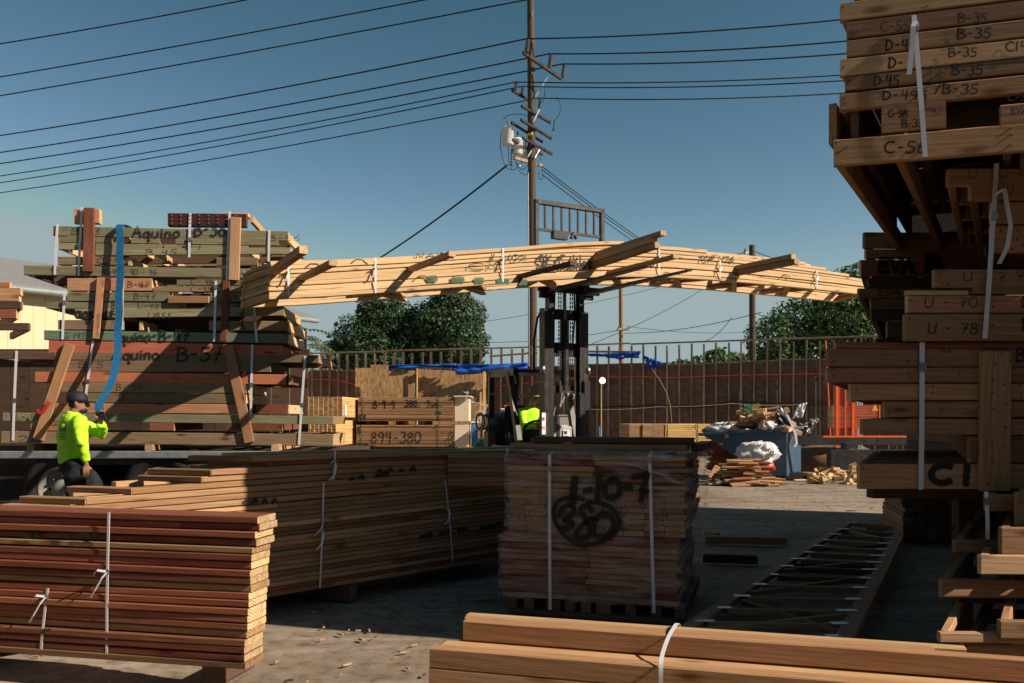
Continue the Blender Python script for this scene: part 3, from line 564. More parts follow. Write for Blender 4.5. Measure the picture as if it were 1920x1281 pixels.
tree((-3.6, 47.5, 0), [(-1.7, .2, 5.6, 1.6),(-.6, 0, 6.4, 1.9), (.5, .3, 7.0, 1.7), (.7, -.5, 5.4, 1.7), (-.5, .3, 4.7, 2.0), (.9, .2, 4.0, 1.3), (.1, -.2, 7.8, 1.2)], 32000, .088, 'leaf_dark', 'dense dark green tree behind the fence, nearer the big utility pole', 2)
tree((17.0, 45, 0), [(-3.2, 0, 5.4, 1.6), (-1.4, .3, 6.3, 1.9), (.5, -.3, 7.0, 2.0), (-.4, .4, 4.9, 2.0), (1.6, .2, 8.1, 1.8), (2.6, 0, 7.6, 1.9), (2.2, 0, 5.2, 2.0), (.2, .3, 7.7, 1.2), (-2.6, .2, 4.1, 1.5), (3.6, .2, 6.2, 1.8)], 30000, .105, 'leaf_light', 'bright green sunlit tree behind the right end of the fence', 3)
tree((15.0, 62, 0), [(-1.3, 0, 4.9, 1.1), (0, 0, 5.4, 1.2), (1.4, 0, 5.2, 1.1), (-.5, .2, 4.2, 1.3), (1, .2, 4.2, 1.3)], 3500, .17, 'leaf_light', 'low far tree showing over the fence left of the thin right pole', 4)
tree((12.3, 64, 0), [(-.3, 0, 4.7, .9), (.6, 0, 4.9, .9), (0, 0, 3.9, 1.0)], 1800, .16, 'leaf_light', 'smallest far tree just showing above the middle of the fence', 6)
def palm():
    L = V(((566 - CX) / F * 36, 36, 0)); t = thing('feathery_tree', 'small tree with feathery drooping fronds beside the truck load', 'tree', L); mb = MB(); topz = 5.1
    mb.tube([L - V((0, 0, .1)), L + V((.1, 0, 2.5)), L + V((.15, 0, topz))], [.14, .1, .07], 8); mb.part('trunk', 'bark', t); r = random.Random(5); m2 = MB()
    for q in range(46):
        a = r.uniform(0, 2 * math.pi); ln = r.uniform(.9, 1.5); st = L + V((.15, 0, topz - r.uniform(0, 2.4))); pts = [st + V((math.cos(a), math.sin(a), 0)) * ln * u + V((0, 0, .35 * u - .75 * u * u)) for u in [i / 9 for i in range(10)]]
        for i in range(1, 10):
            for s in (-1, 1):
                tdir = (pts[i] - pts[i - 1]).normalized(); sd2 = tdir.cross(V((0, 0, 1))).normalized() * s; tip = pts[i] + sd2 * .3 + tdir * .12 - V((0, 0, .1)); m2.add([pts[i] - tdir * .05, tip, pts[i] + tdir * .05], [(0, 1, 2)])
    m2.part('crown', 'leaf_palm', t)
palm()

# ================================================================ UTILITY POLES AND LINES
def main_pole():
    Y0 = 35.0; X0 = (999 - CX) / F * Y0; L = V((X0, Y0, 0)); t = thing('utility_pole', 'tall dark wooden utility pole with transformers and crossarms behind the forklift', 'utility pole', L)
    mb = MB(); mb.tube([L - V((0, 0, .3)), L + V((-.02, 0, 8)), L + V((-.10, 0, 20.5))], [.19, .175, .14], 16); mb.part('shaft', 'pole_wood', t)
    def ends(x0, y0, x1, y1):
        r = (HY - y0) / (HY - y1); YL = 2 * Y0 / (1 + r); return P(x0, y0, YL), P(x1, y1, 2 * Y0 - YL)
    def arm(x0, y0, x1, y1, wd=.11, mat='arm_wood'):
        a, b = ends(x0, y0, x1, y1); m = MB(); m.bar(a, b, wd * .8, wd, bev=.01); m.part('crossarm', mat, t); return a, b
    def insul(px, y0, y1, Y, r=.085, tilt=0.0):
        b = P(px, y1, Y); tp = P(px, y0, Y); h = tp.z - b.z; m = MB(); n = 9; prof = [(.0, 0), (.03, 0)]
        for i in range(n): prof += [(r * .55, h * (i + .15) / n), (r, h * (i + .45) / n), (r * .55, h * (i + .8) / n)]
        prof += [(.035, h), (0, h + .04)]; m.lathe(prof, Matrix.Translation(b) @ Matrix.Rotation(tilt, 4, 'Y'), 12); m.part('insulator', 'ceramic', t); return tp
    arm(981, 99, 1052, 148, .13)
    for a in ((987, 74, 99, 33.8), (1030, 102, 128, 35.6), (1055, 121, 147, 36.35)): insul(*a, r=.10, tilt=.12)
    arm(960, 169, 989, 187, .11)
    for a in ((966.5, 155, 170, 34.4), (979, 163, 177, 34.9)): insul(*a, r=.07, tilt=.1)
    arm(978, 199, 1032, 230); insul(1011, 185, 203, 35.6, .075, .1); insul(1037, 228, 246, 35.9, .05, .2)
    for a in ((977, 225, 1034, 260), (959, 230, 1017, 266), (980, 259, 1035, 289), (960, 262, 1017, 290)): arm(*a)
    arm(964, 296, 1019, 312, .12, 'stud_grey')
    for a, b in (((1030, 140), (1004, 182)), ((1012, 205), (998, 232)), ((1004, 270), (990, 294)), ((1012, 280), (1003, 296)), ((981, 185), (990, 200)), ((985, 296), (974, 312))):
        m = MB(); m.bar(P(*a, Y0 - .1), P(*b, Y0 - .2), .02, .05); m.part('brace', 'galvanised', t)
    for cx, y0, y1, Y, rr in ((951.5, 241, 273, 34.2, .25), (969.5, 262, 291, 34.6, .235), (985, 277, 296, 35.3, .22)):
        b = P(cx, y1, Y); h = (y1 - y0) * Y / F; m = MB(); m.lathe([(0, 0), (rr * .85, 0), (rr, .05), (rr, h - .06), (rr * 1.06, h - .05), (rr * 1.06, h), (rr * .7, h + .05), (0, h + .07)], Matrix.Translation(b), 24); tr = m.part('transformer', 'transformer_grey', t)
        m = MB(); m.lathe([(0, 0), (.045, 0), (.03, .06), (.05, .1), (.03, .16), (.045, .2), (.02, .3), (0, .31)], Matrix.Translation(b + V((.03, 0, h + .04))), 10); m.part('bushing', 'ceramic', tr)
        m = MB(); m.box(b + V((rr + .04, 0, h * .6)), (.1, .06, .09)); m.box(b + V((rr + .04, 0, h * .25)), (.1, .06, .09)); m.part('bracket', 'galvanised', tr)
    m = MB(); zb = P(999, 254, Y0).z; m.lathe([(.163, 0), (.168, 0), (.168, .13), (.163, .13)], Matrix.Translation(V((X0 - .07, Y0, zb - .06))), 18); m.part('band', 'yellow_paint', t)
    m = MB(); zz = [P(0, y, Y0).z for y in (30, 140, 328)]
    m.box((X0 - .03, Y0 - .17, zz[0]), (.06, .01, .2)); m.box((X0 - .03, Y0 - .17, zz[1]), (.06, .01, .12)); m.part('tag', 'galvanised', t)
    m = MB()
    for q in range(6):
        yy = 283 + q * 5.5; c = P(960, yy, 34.4); m.lathe([(0, 0), (.05, 0), (.06, .04), (.05, .08), (0, .08)], Matrix.Translation(c), 8)
    m.part('fuse_rack', 'ceramic', t)
    m = MB(); m.tube([V((X0 - .15, Y0 - .17, .2)), V((X0 - .16, Y0 - .17, 6)), V((X0 - .2, Y0 - .15, 11.4))], .025, 6); m.part('conduit', 'galvanised', t)
    for pts in ([(940, 246), (938, 275), (945, 305), (952, 316), (966, 318), (972, 305)], [(944, 225), (951, 217), (975, 214), (990, 218)], [(953, 276), (954, 300), (960, 318)], [(967, 305), (975, 322), (988, 328), (992, 312)], [(1042, 181), (1050, 196), (1049, 214), (1038, 228)], [(1000, 262), (1006, 285), (1015, 300)], [(1022, 165), (1020, 185), (1012, 196)], [(1015, 318), (1018, 334), (1011, 336), (1010, 322)], [(970, 285), (966, 300), (978, 318), (990, 310)]):
        m = MB(); pp = [P(x, y, 34.4) for x, y in pts]; out = []
        for i in range(len(pp) - 1):
            for u in (0, .33, .66): 
                p0 = pp[max(i - 1, 0)]; p1 = pp[i]; p2 = pp[i + 1]; p3 = pp[min(i + 2, len(pp) - 1)]
                out.append(.5 * ((2 * p1) + (p2 - p0) * u + (2 * p0 - 5 * p1 + 4 * p2 - p3) * u * u + (3 * p1 - p0 - 3 * p2 + p3) * u ** 3))
        out.append(pp[-1]); m.tube(out, .014, 5); m.part('jumper_wire', 'cable_black', t)
main_pole()
def line3(A, B, Cc, label, r=.024, sag=.35):
    a, b, c = P(*A), P(*B), P(*Cc); a2 = a + (a - b) * .4; c2 = c + (c - b) * .6
    return wire('power_line', [a2, b, c2], r, 'cable_black', label, 'power line', 'overhead wires on the big utility pole', sag, 24)
line3((0, 244, 44), (987, 73, 33.8), (1575, 21, 32.5), 'power line on the insulator at the left end of the top crossarm', .03)
line3((0, 276, 45), (1030, 101, 35.6), (1580, 62, 33), 'power line on the middle insulator of the top crossarm', .03)
line3((0, 297, 46), (1055, 120, 36.35), (1590, 85, 34), 'power line on the right end insulator of the top crossarm', .03)
line3((0, 320, 45), (966.5, 154, 34.4), (1580, 125, 33), 'thin power line on the outer insulator of the short left bracket')
line3((0, 333, 46), (979, 162, 34.9), (1575, 136, 33), 'thin power line on the inner insulator of the short left bracket')
line3((0, 352, 47), (1011, 184, 35.6), (1575, 160, 34), 'lowest thin power line, on the single insulator of the second crossarm')
def line2(A, B, label, r=.028, ext=(0, .4), sag=.3, group='overhead wires crossing the upper left sky', name='power_line', cat='power line'):
    a, b = P(*A), P(*B); return wire(name, [a + (a - b) * ext[0], b + (b - a) * ext[1]], r, 'cable_black', label, cat, group, sag, 24)
line2((0, 75, 40), (395, 0, 37), 'uppermost wire, cutting the top left corner of the sky', ext=(.5, 1.2))
line2((0, 138, 41), (728, 0, 36), 'second wire from the top in the left sky', ext=(.4, 1.0))
line2((0, 173, 42), (920, 0, 35), 'third wire from the top in the left sky', ext=(.4, .8))
line2((952, 309, 34.4), (690, 492, 46), 'thick twisted service cable running down left from the transformers', .04, (0, .25), .25, None, 'service_cable', 'cable')
for dy, nm in ((0, 'upper'), (6, 'middle'), (15, 'lower')):
    line2((1016, 312 + dy, 34.9), (1203, 447 + dy * .9, 44), nm + ' of the three thin cables running down right from the pole', .02, (0, .3), .1, 'three cables down right of the pole', 'service_cable', 'cable')
def far_pole(px, ytop, Y, r, label, arms, mat='pole_wood'):
    L = V(((px - CX) / F * Y, Y, 0)); t = thing('utility_pole', label, 'utility pole', L); tp = P(px - 2, ytop, Y); m = MB(); m.tube([L - V((0, 0, .2)), L.lerp(tp, .5), tp], [r * 1.15, r, r * .9], 10); m.part('shaft', mat, t)
    for x0, y0, x1, y1 in arms: m = MB(); m.bar(P(x0, y0, Y - .3), P(x1, y1, Y + .3), .1, .12); m.part('crossarm', 'stud_grey', t)
    for x0, y0, x1, y1 in arms:
        for q in (.1, .9): m = MB(); c = P(x0, y0, Y - .3).lerp(P(x1, y1, Y + .3), q); m.lathe([(0, .06), (.05, .06), (.06, .12), (.03, .2), (0, .2)], Matrix.Translation(c), 8); m.part('insulator', 'ceramic', t)
far_pole(1166, 528, 52, .14, 'thin rust brown utility pole behind the fence, seen under the lifted lumber', [(1158, 617, 1181, 619), (1160, 531, 1184, 528)], 'fir_brown')
far_pole(1412, 460, 40, .15, 'dark utility pole rising behind the right half of the lifted lumber', [(1396, 474, 1411, 473)])
for A, B, lb in [((903, 604, 50), (1300, 520, 60), 'far wire climbing right under the lifted lumber, left of the forklift mast'), ((1096, 650, 45), (1320, 540, 60), 'far wire climbing steeply from the fence to the right of the mast'),
                 ((895, 642, 60), (1160, 618, 52), 'far wire ending at the crossarm of the thin brown pole'), ((1170, 625, 52), (1412, 588, 40), 'far wire between the thin brown pole and the dark right pole'),
                 ((1175, 612, 60), (1400, 622, 70), 'faint level far wire right of the thin brown pole'), ((1320, 640, 48), (1370, 596, 48), 'short slanting wire dropping from the junction left of the dark right pole'),
                 ((1416, 472, 40), (1640, 520, 36), 'wire falling right from the top of the dark right pole'), ((1395, 474, 40), (1180, 500, 52), 'wire running left from the top of the dark right pole'),
                 ((1420, 588, 40), (1600, 640, 30), 'pale guy wire falling right across the bright tree'), ((1428, 600, 40), (1458, 672, 34), 'short pale guy wire beside the dark right pole')]:
    line2(A, B, lb, .018 if 'pale' not in lb else .016, (0, .05), .25, 'far wires behind the fence')

# ================================================================ TRAILER AND ITS LOAD
TP = plane(P(300, 700, 10.9), (1, .09)); TD = V((1, .09, 0)).normalized()
def T(zx, zy): return TP(zx * .3903, 350 + zy * .3903)
BK = V((-.09, 1.25, 0))
def row(parent, zy0, zy1, spans, mat, full=None, endmat='fir_pale', webs=(.35, .7), out=0.0, slope=0.0, backmat=None, ends=True, slots=()):
    """one layer of wall panels: spans are (x0, x1[, material]) of the boards of its front"""
    zc = (zy0 + zy1) / 2; x0, x1 = full or (spans[0][0], spans[-1][1]); s = lambda x: zc + slope * (x - 250) / 1100
    h = abs(T(x0, zy0).z - T(x0, zy1).z) - .004; nrm = V((TD.y, -TD.x, 0)) * out; bd = BK.normalized(); g = .003
    for sp in spans: board(parent, [T(sp[0], s(sp[0])) + nrm, T(sp[1], s(sp[1])) + nrm], h, .04, sp[2] if len(sp) > 2 else mat, warp=.0015)
    a, b = T(x0, s(x0)) + nrm, T(x1, s(x1)) + nrm; board(parent, [a + BK, b + BK], h, .04, backmat or 'treated_brown', warp=.0015)
    board(parent, [a.lerp(b, .03) + BK * .5, a.lerp(b, .97) + BK * .5], h, .035, 'wood_dark', warp=.0015)  # dark middle boards added: shade of the gaps put into their colour
    pos = ([.02 / (b - a).length, 1 - .02 / (b - a).length] if ends else []) + list(webs)[:1]
    for u in pos:
        q = a.lerp(b, u); board(parent, [q + bd * (.02 + g), q + BK - bd * (.02 + g)], h * .97, .04, endmat, warp=.001)
def truck_load():
    g = 'strapped wall panel bundles stacked on the trailer'
    # lower bundle
    t = thing('lumber_bundle', 'lowest bundle on the trailer, red and brown boards with two slanted planks', 'lumber bundle', T(600, 1245), g)
    row(t, 740, 802, [(237, 1355)], 'fir_crimson', slope=22, endmat='fir_red')
    row(t, 793, 833, [(0, 262, 'wood_dark'), (265, 1530)], 'treated_brown', slope=14, endmat='fir_tan', webs=(.2, .55, .8))
    row(t, 836, 893, [(265, 1300)], 'treated_brown', endmat='wood_dark')
    row(t, 890, 941, [(172, 1370)], 'fir_crimson', slope=12, endmat='fir_red', full=(172, 1400))
    row(t, 940, 988, [(300, 1180)], 'treated_brown', webs=(.3, .6), slope=8)
    row(t, 989, 1038, [(330, 1180)], 'treated_brown', slope=8); row(t, 1040, 1088, [(270, 1180, 'fir_orange'), (1232, 1385, 'fir_red')], 'fir_orange', slope=6)
    row(t, 1088, 1130, [(18, 1600)], 'treated_green', slope=12, endmat='fir_tan', webs=(.3, .55, .8))
    for x0, x1, m in ((150, 300, 'fir_orange'), (722, 838, 'fir_red'), (1088, 1358, 'fir_red')): row(t, 1132, 1174, [(x0, x1)], m, webs=(), endmat='fir_red')
    row(t, 1176, 1236, [(10, 1600)], 'treated_brown', slope=10, endmat='fir_tan', webs=(.25, .5, .75))
    nrm = V((TD.y, -TD.x, 0))
    for (x0, y0), (x1, y1) in (((344, 760), (193, 1212)), ((1102, 768), (1203, 1228))):
        a, b = T(x0, y0) + nrm * .05, T(x1, y1) + nrm * .05; board(t, [a, b], .04, .125, 'fir_orange', 'slanted_plank', up=nrm, warp=.001)
    f = lambda x, y: TP(x, y) + nrm * .082
    write(t, '', T(197, 1085) + nrm * .092, TD, .2, wd=.035, mat='spray_red', polylines=[[(0, .03), (.025, -.005), (.06, -.005), (.10, .05), (.135, .12)]], name='check_mark')
    for x0, y0, x1, y1 in ((85, 790, 68, 1220), (452, 742, 405, 1095), (1214, 760, 1207, 1110), (1468, 815, 1438, 1240)): strap(t, T(x0, y0), T(x1, y1), .03, TD, .55, off=.03)
    write_fit(t, 'Aquino', lambda x, y: T(x, y) + nrm * .025, 545, 830, 775, 55, TD, 8); write_fit(t, 'B-57', lambda x, y: T(x, y) + nrm * .025, 850, 840, 1075, 66, TD, 9)
    for tx, x, y in (('B- 57', 560, 978), ('B- 51', 575, 1030), ('L- 42', 80, 1120), ('26', 85, 1225), ('B 5', 380, 870)): write_fit(t, tx, lambda a, b: T(a, b) + nrm * .022, x, y, x + 130, 30, TD, 3, mat='pencil')
    # middle bundle
    t = thing('lumber_bundle', 'middle bundle on the trailer with a teal bottom board reading B-47', 'lumber bundle', T(600, 740), g)
    row(t, 441, 503, [(327, 732)], 'fir_orange', webs=(.4,)); row(t, 448, 478, [(852, 1190)], 'treated_green', webs=(.5,)); row(t, 480, 508, [(740, 1190)], 'treated_brown', webs=())
    row(t, 506, 552, [(327, 815), (1012, 1190)], 'treated_green', endmat='wood_dark', slope=4)
    row(t, 528, 564, [(817, 1008)], 'fir_orange', webs=(), ends=True, out=.05)
    row(t, 555, 588, [(225, 868), (987, 1275)], 'treated_green', slope=8); row(t, 590, 636, [(365, 1365)], 'treated_green', slope=-14, webs=(.2, .5, .8))
    row(t, 640, 688, [(282, 595), (1006, 1385)], 'treated_brown', slope=6); row(t, 690, 738, [(215, 1385)], 'treated_teal', slope=16, webs=(.3, .6), endmat='fir_pale')
    for (x0, y0), (x1, y1), m in (((492, 440), (470, 732), 'fir_orange'), ((1093, 455), (1078, 745), 'fir_red')):
        board(t, [T(x0, y0) + nrm * .05, T(x1, y1) + nrm * .05], .04, .085, m, 'upright_plank', up=nrm, warp=.001)
    for x0, y0, x1, y1, bk in ((316, 500, 305, 735, .25), (595, 442, 590, 690, None), (1040, 455, 1032, 745, .1), (1222, 565, 1236, 750, .4)): strap(t, T(x0, y0), T(x1, y1), .03, TD, bk, off=.03)
    write_fit(t, 'quino-B-47', lambda x, y: T(x, y) + nrm * .025, 580, 745, 915, 55, TD, 8); write_fit(t, 'aqunu', lambda x, y: T(x, y) + nrm * .025, 365, 633, 548, 62, TD, 11)
    for tx, x, y in (('B-47', 615, 485), ('L - 48', 920, 470), ('B-47', 645, 540), ('C-48', 920, 505), ('L-48', 665, 585), ('L 49 S 4', 715, 635), ('G 192', 310, 730), ('B-47', 1120, 545)): write_fit(t, tx, lambda a, b: T(a, b) + nrm * .022, x, y, x + 110, 28, TD, 3, mat='pencil')
    write(t, '', T(1165, 680) + nrm * .022, TD, .2, wd=.018, polylines=[[(.03, -.02), (0, .02), (.01, .1), (-.01, .17), (.03, .25), (.06, .28)]], name='paint_swirl')
    # top bundle
    t = thing('lumber_bundle', 'top bundle on the trailer with grey green boards reading B-56', 'lumber bundle', T(600, 440), g)
    row(t, 190, 238, [(258, 1384)], 'treated_green', slope=24, webs=(.3, .6)); row(t, 240, 270, [(285, 540), (632, 770), (846, 1340)], 'treated_green', slope=16, webs=(.25,)); row(t, 271, 304, [(285, 458), (462, 780), (790, 1195)], 'treated_green', slope=16, webs=(.4,))
    row(t, 303, 336, [(462, 1395)], 'treated_green', slope=-10, webs=(.3, .6)); row(t, 337, 378, [(282, 592), (1042, 1238)], 'treated_brown', slope=4); row(t, 380, 428, [(118, 1200)], 'treated_green', slope=16, webs=(.22, .5, .8), endmat='wood_dark')
    board(t, [T(808, 160) + nrm * .0 + BK * .02, T(1185, 164) + BK * .02], .165, .09, 'wood_maroon', 'nailed_beam'); board(t, [T(1045, 128) + BK * .12, T(1185, 129) + BK * .12], .05, .15, 'fir_tan', 'loose_board')
    b0 = T(1185, 165); board(t, [b0 + V((.03, .1, .05)), b0 + V((.06, 1.2, -.12))], .09, .045, 'fir_tan', 'loose_board')
    board(t, [T(355, 142) + BK * .03, T(478, 142) + BK * .03], .185, .09, 'fir_tan', 'block'); m = MB()
    for y in (142, 160, 178):
        for x in range(830, 1180, 44): m.box(T(x, y) + nrm * .035, (.012, .006, .012))
    m.part('nail_head', 'galvanised', t)
    for (x0, y0), (x1, y1), m in (((437, 108), (432, 410), 'fir_red'), ((1138, 152), (1128, 452), 'fir_tan')): board(t, [T(x0, y0) + nrm * .05, T(x1, y1) + nrm * .05], .04, .13, m, 'upright_plank', up=nrm, warp=.001)
    for x0, y0, x1, y1, bk in ((281, 182, 268, 425, None), (398, 102, 382, 430, .55), (917, 130, 912, 342, .6), (1107, 122, 1092, 450, None), (1296, 212, 1293, 362, None)): strap(t, T(x0, y0), T(x1, y1), .03, TD, bk, off=.03)
    write_fit(t, 'Aquino', lambda x, y: T(x, y) + nrm * .025, 640, 245, 875, 52, TD, 7.5); write_fit(t, 'B-56', lambda x, y: T(x, y) + nrm * .025, 935, 238, 1095, 60, TD, 8)
    for tx, x, y in (('B-3', 345, 228), ('71', 860, 305), ('C-45', 470, 370), ('85-46 . 90 - 46', 490, 425), ('B 45', 700, 330), ('B-56', 1290, 262)): write_fit(t, tx, lambda a, b: T(a, b) + nrm * .022, x, y, x + 120 + 10 * len(tx), 28, TD, 3, mat='pencil')
    write(t, '', T(905, 300) + nrm * .022, TD, .1, wd=.02, polylines=[[(-.06, .02), (-.02, .03), (.02, -.03), (.0, -.07)], [(-.02, .09), (.05, .1), (.03, .04), (-.02, .0)]], name='paint_swirl')
truck_load()
def trailer():
    L = P(110, 0, 10.6); L.z = 0; t = thing('flatbed_trailer', 'grey flatbed trailer under the lumber load, one big wheel showing', 'trailer', L); zt = .952; x0, x1 = -8.2, -2.1
    m = MB(); m.box(((x0 + x1) / 2, 11.8, zt - .035), (x1 - x0, 2.28, .07)); m.part('deck', 'wood_dark', t)
    m = MB(); m.box(((x0 + x1) / 2, 10.61, zt - .035), (x1 - x0, .06, .09), bev=.008); m.part('side_rail', 'galvanised', t)
    m = MB(); m.box(((x0 + x1) / 2, 10.66, zt - .125), (x1 - x0, .05, .075)); m.part('lower_rail', 'dark_steel', t)
    m = MB(); [m.box(((x0 + x1) / 2, y, .72), (x1 - x0, .1, .25)) for y in (11.4, 12.3)]; m.part('chassis', 'black_metal', t)
    def wheel(cx, cy):
        m = MB(); M = Matrix.Translation((cx, cy, .48)) @ Matrix.Rotation(R(90), 4, 'X')
        m.lathe([(.29, -.02), (.30, .03), (.40, .05), (.46, .03), (.485, -.02), (.485, -.2), (.46, -.24), (.3, -.24)], M, 40); w_ = m.part('wheel', 'rubber', t)
        m = MB(); m.lathe([(.30, -.0), (.29, .02), (.265, .02), (.255, -.03), (.24, -.08), (.20, -.1), (.13, -.05), (.11, .02), (.07, .05), (0, .055)], M, 32); m.part('rim', 'rim_grey', w_)
        m = MB(); [m.lathe([(0, .02), (.016, .02), (.016, -.05)], M @ Matrix.Translation((.165 * math.cos(a), .165 * math.sin(a), -.03)), 6) for a in [k * math.pi / 4 for k in range(8)]]; m.part('lug_nut', 'dark_steel', w_)
    wheel(L.x, 10.66); wheel(L.x + 1.25, 10.66); wheel(L.x, 12.6)
    m = MB(); m.box((L.x, 11.6, .48), (.12, 1.9, .12)); m.part('axle', 'black_metal', t)
trailer()
for x, lb in ((-6.1, 'left end'), (-4.6, 'middle'), (-3.0, 'right end')):
    board(None, [V((x, 10.8, .996)), V((x - .1, 12.3, .996))], .082, .09, 'fir_tan', 'dunnage_block', meta=('timber block between trailer deck and load, ' + lb, 'timber block'))
# stub of a bundle at the left frame edge
def left_stub():
    Pf = plane(P(0, 600, 8.6), (1, .1)); d = V((1, .1, 0)).normalized(); t = thing('lumber_bundle', 'bundle reaching in at the left edge with board ends over the cream house', 'lumber bundle', V((-6.2, 8.5, 1.9)))
    for x, y0, y1, m in ((40, 540, 554, 'fir_tan'), (37, 552, 566, 'fir_orange'), (20, 530, 540, 'fir_crimson'), (40, 566, 580, 'wood_dark'), (32, 580, 598, 'fir_red'), (55, 606, 620, 'wood_dark')):
        b = Pf(x, (y0 + y1) / 2); h = (y1 - y0) * b.y / F; board(t, [b - d * 2.6, b], h, .04, m); board(t, [b - d * .02 + V((0, .03, 0)), b - d * .1 + V((-.66, 1.0, 0))], h, .04, 'fir_tan')
left_stub()

# ================================================================ PEOPLE
def loft(mb, pts, rad, n=16, hint=V((1, 0, 0)), mat=0):
    """closed limb or trunk: pts centre line, rad (a, b) half widths along hint and across it"""
    pts = [V(p) for p in pts]; k = len(pts); vs = []
    for i, p in enumerate(pts):
        t = (pts[min(i + 1, k - 1)] - pts[max(i - 1, 0)]).normalized(); u = (hint - t * hint.dot(t)).normalized(); v = t.cross(u); a, b = rad[i] if isinstance(rad[i], tuple) else (rad[i], rad[i])
        vs += [p + u * a * math.cos(2 * math.pi * j / n) + v * b * math.sin(2 * math.pi * j / n) for j in range(n)]
    fs = [(i * n + j, i * n + (j + 1) % n, i * n + n + (j + 1) % n, i * n + n + j) for i in range(k - 1) for j in range(n)]
    c0 = len(vs); vs += [pts[0], pts[-1]]; fs += [(c0, (j + 1) % n, j) for j in range(n)] + [(c0 + 1, (k - 1) * n + j, (k - 1) * n + (j + 1) % n) for j in range(n)]
    mb.add(vs, fs, mat, True)
def skinned(mb, name, mat, parent, vox, smooth=4, wrinkle=0, wscale=.12):
    o = mb.part(name, mat, parent); r = o.modifiers.new('join', 'REMESH'); r.mode = 'VOXEL'; r.voxel_size = vox; r.use_smooth_shade = True
    s = o.modifiers.new('smooth', 'SMOOTH'); s.factor = .5; s.iterations = smooth
    if wrinkle:
        tx = bpy.data.textures.new(name + '_fold', 'CLOUDS'); tx.noise_scale = wscale; tx.noise_depth = 2; d = o.modifiers.new('folds', 'DISPLACE'); d.texture = tx; d.strength = wrinkle; d.mid_level = .5; d.texture_coords = 'LOCAL'
    return o
def hand(mb, wrist, tip_dir, palm_n, thumb_side, curl, s=1.0):
    """palm, four unequal fingers bent by curl (radians per joint) towards palm_n, and a thumb"""
    f = V(tip_dir).normalized(); pn = V(palm_n); pn = (pn - f * pn.dot(f)).normalized(); sd = f.cross(pn) * thumb_side; w0 = V(wrist)
    loft(mb, [w0 - f * .03, w0, w0 + f * .04 * s, w0 + f * .085 * s], [(.026, .02), (.029, .018), (.041 * s, .016), (.039 * s, .013)], 12, sd)
    for i, ln in enumerate((.072, .082, .076, .06)):
        b = w0 + f * .08 * s + sd * (.028 - .019 * i) * s; d = f.copy(); pts = [b - f * .015, b]; q = b
        for j, fr in enumerate((.45, .32, .25)):
            a = curl * (j + .6) * .8 + .06 * i; dd = f * math.cos(a) + pn * math.sin(a); q = q + dd * ln * fr * s; pts.append(q)
        loft(mb, pts, [.0098 * s, .0096 * s, .009 * s, .0082 * s, .006 * s], 8, sd)
    b = w0 + f * .025 * s + sd * .03 * s; t1 = (f * .6 + sd * .75 + pn * .25).normalized(); t2 = (f * .9 + sd * .25 + pn * .35).normalized(); loft(mb, [b - t1 * .02, b, b + t1 * .035 * s, b + t1 * .035 * s + t2 * .032 * s], [.012 * s, .0125 * s, .011 * s, .008 * s], 8, pn)
def head(mb, c, fwd, s=1.0):
    """skull, jaw, nose, ears, lips and neck along fwd"""
    f = V(fwd).normalized(); r = f.cross(V((0, 0, 1))).normalized(); u = V((0, 0, 1)); c = V(c)
    loft(mb, [c - u * .125 * s + f * .03 * s, c - u * .10 * s + f * .022 * s, c - u * .05 * s + f * .008 * s, c + u * .01 * s, c + u * .06 * s - f * .006 * s, c + u * .1 * s - f * .008 * s, c + u * .118 * s - f * .008 * s],
         [(.03 * s, .03 * s), (.052 * s, .06 * s), (.066 * s, .084 * s), (.075 * s, .094 * s), (.074 * s, .092 * s), (.052 * s, .064 * s), (.02 * s, .024 * s)], 20, r)
    loft(mb, [c + f * .085 * s + u * .02 * s, c + f * .106 * s - u * .012 * s, c + f * .112 * s - u * .03 * s, c + f * .09 * s - u * .04 * s], [.008 * s, .012 * s, .016 * s, .012 * s], 8, r)
    loft(mb, [c + f * .082 * s - u * .066 * s - r * .022 * s, c + f * .095 * s - u * .065 * s, c + f * .082 * s - u * .066 * s + r * .022 * s], [.006, .011, .006], 8, u)
    for q in (-1, 1): loft(mb, [c + r * q * .07 * s + u * .03 * s - f * .01 * s, c + r * q * .086 * s + u * .02 * s - f * .018 * s, c + r * q * .085 * s - u * .01 * s - f * .015 * s, c + r * q * .07 * s - u * .032 * s - f * .004 * s], [(.008, .012), (.008, .02), (.007, .018), (.007, .01)], 8, r)
def eyes(parent, c, fwd):
    f = V(fwd).normalized(); r = f.cross(V((0, 0, 1))).normalized(); m = MB()
    for q in (-1, 1):
        M = Matrix.Translation(V(c) + f * .078 + r * q * .032 + V((0, 0, .008))); m.lathe([(0, -.012), (.009, -.008), (.012, 0), (.009, .008), (0, .012)], M, 10)
    m.part('eyes', 'hair', parent)
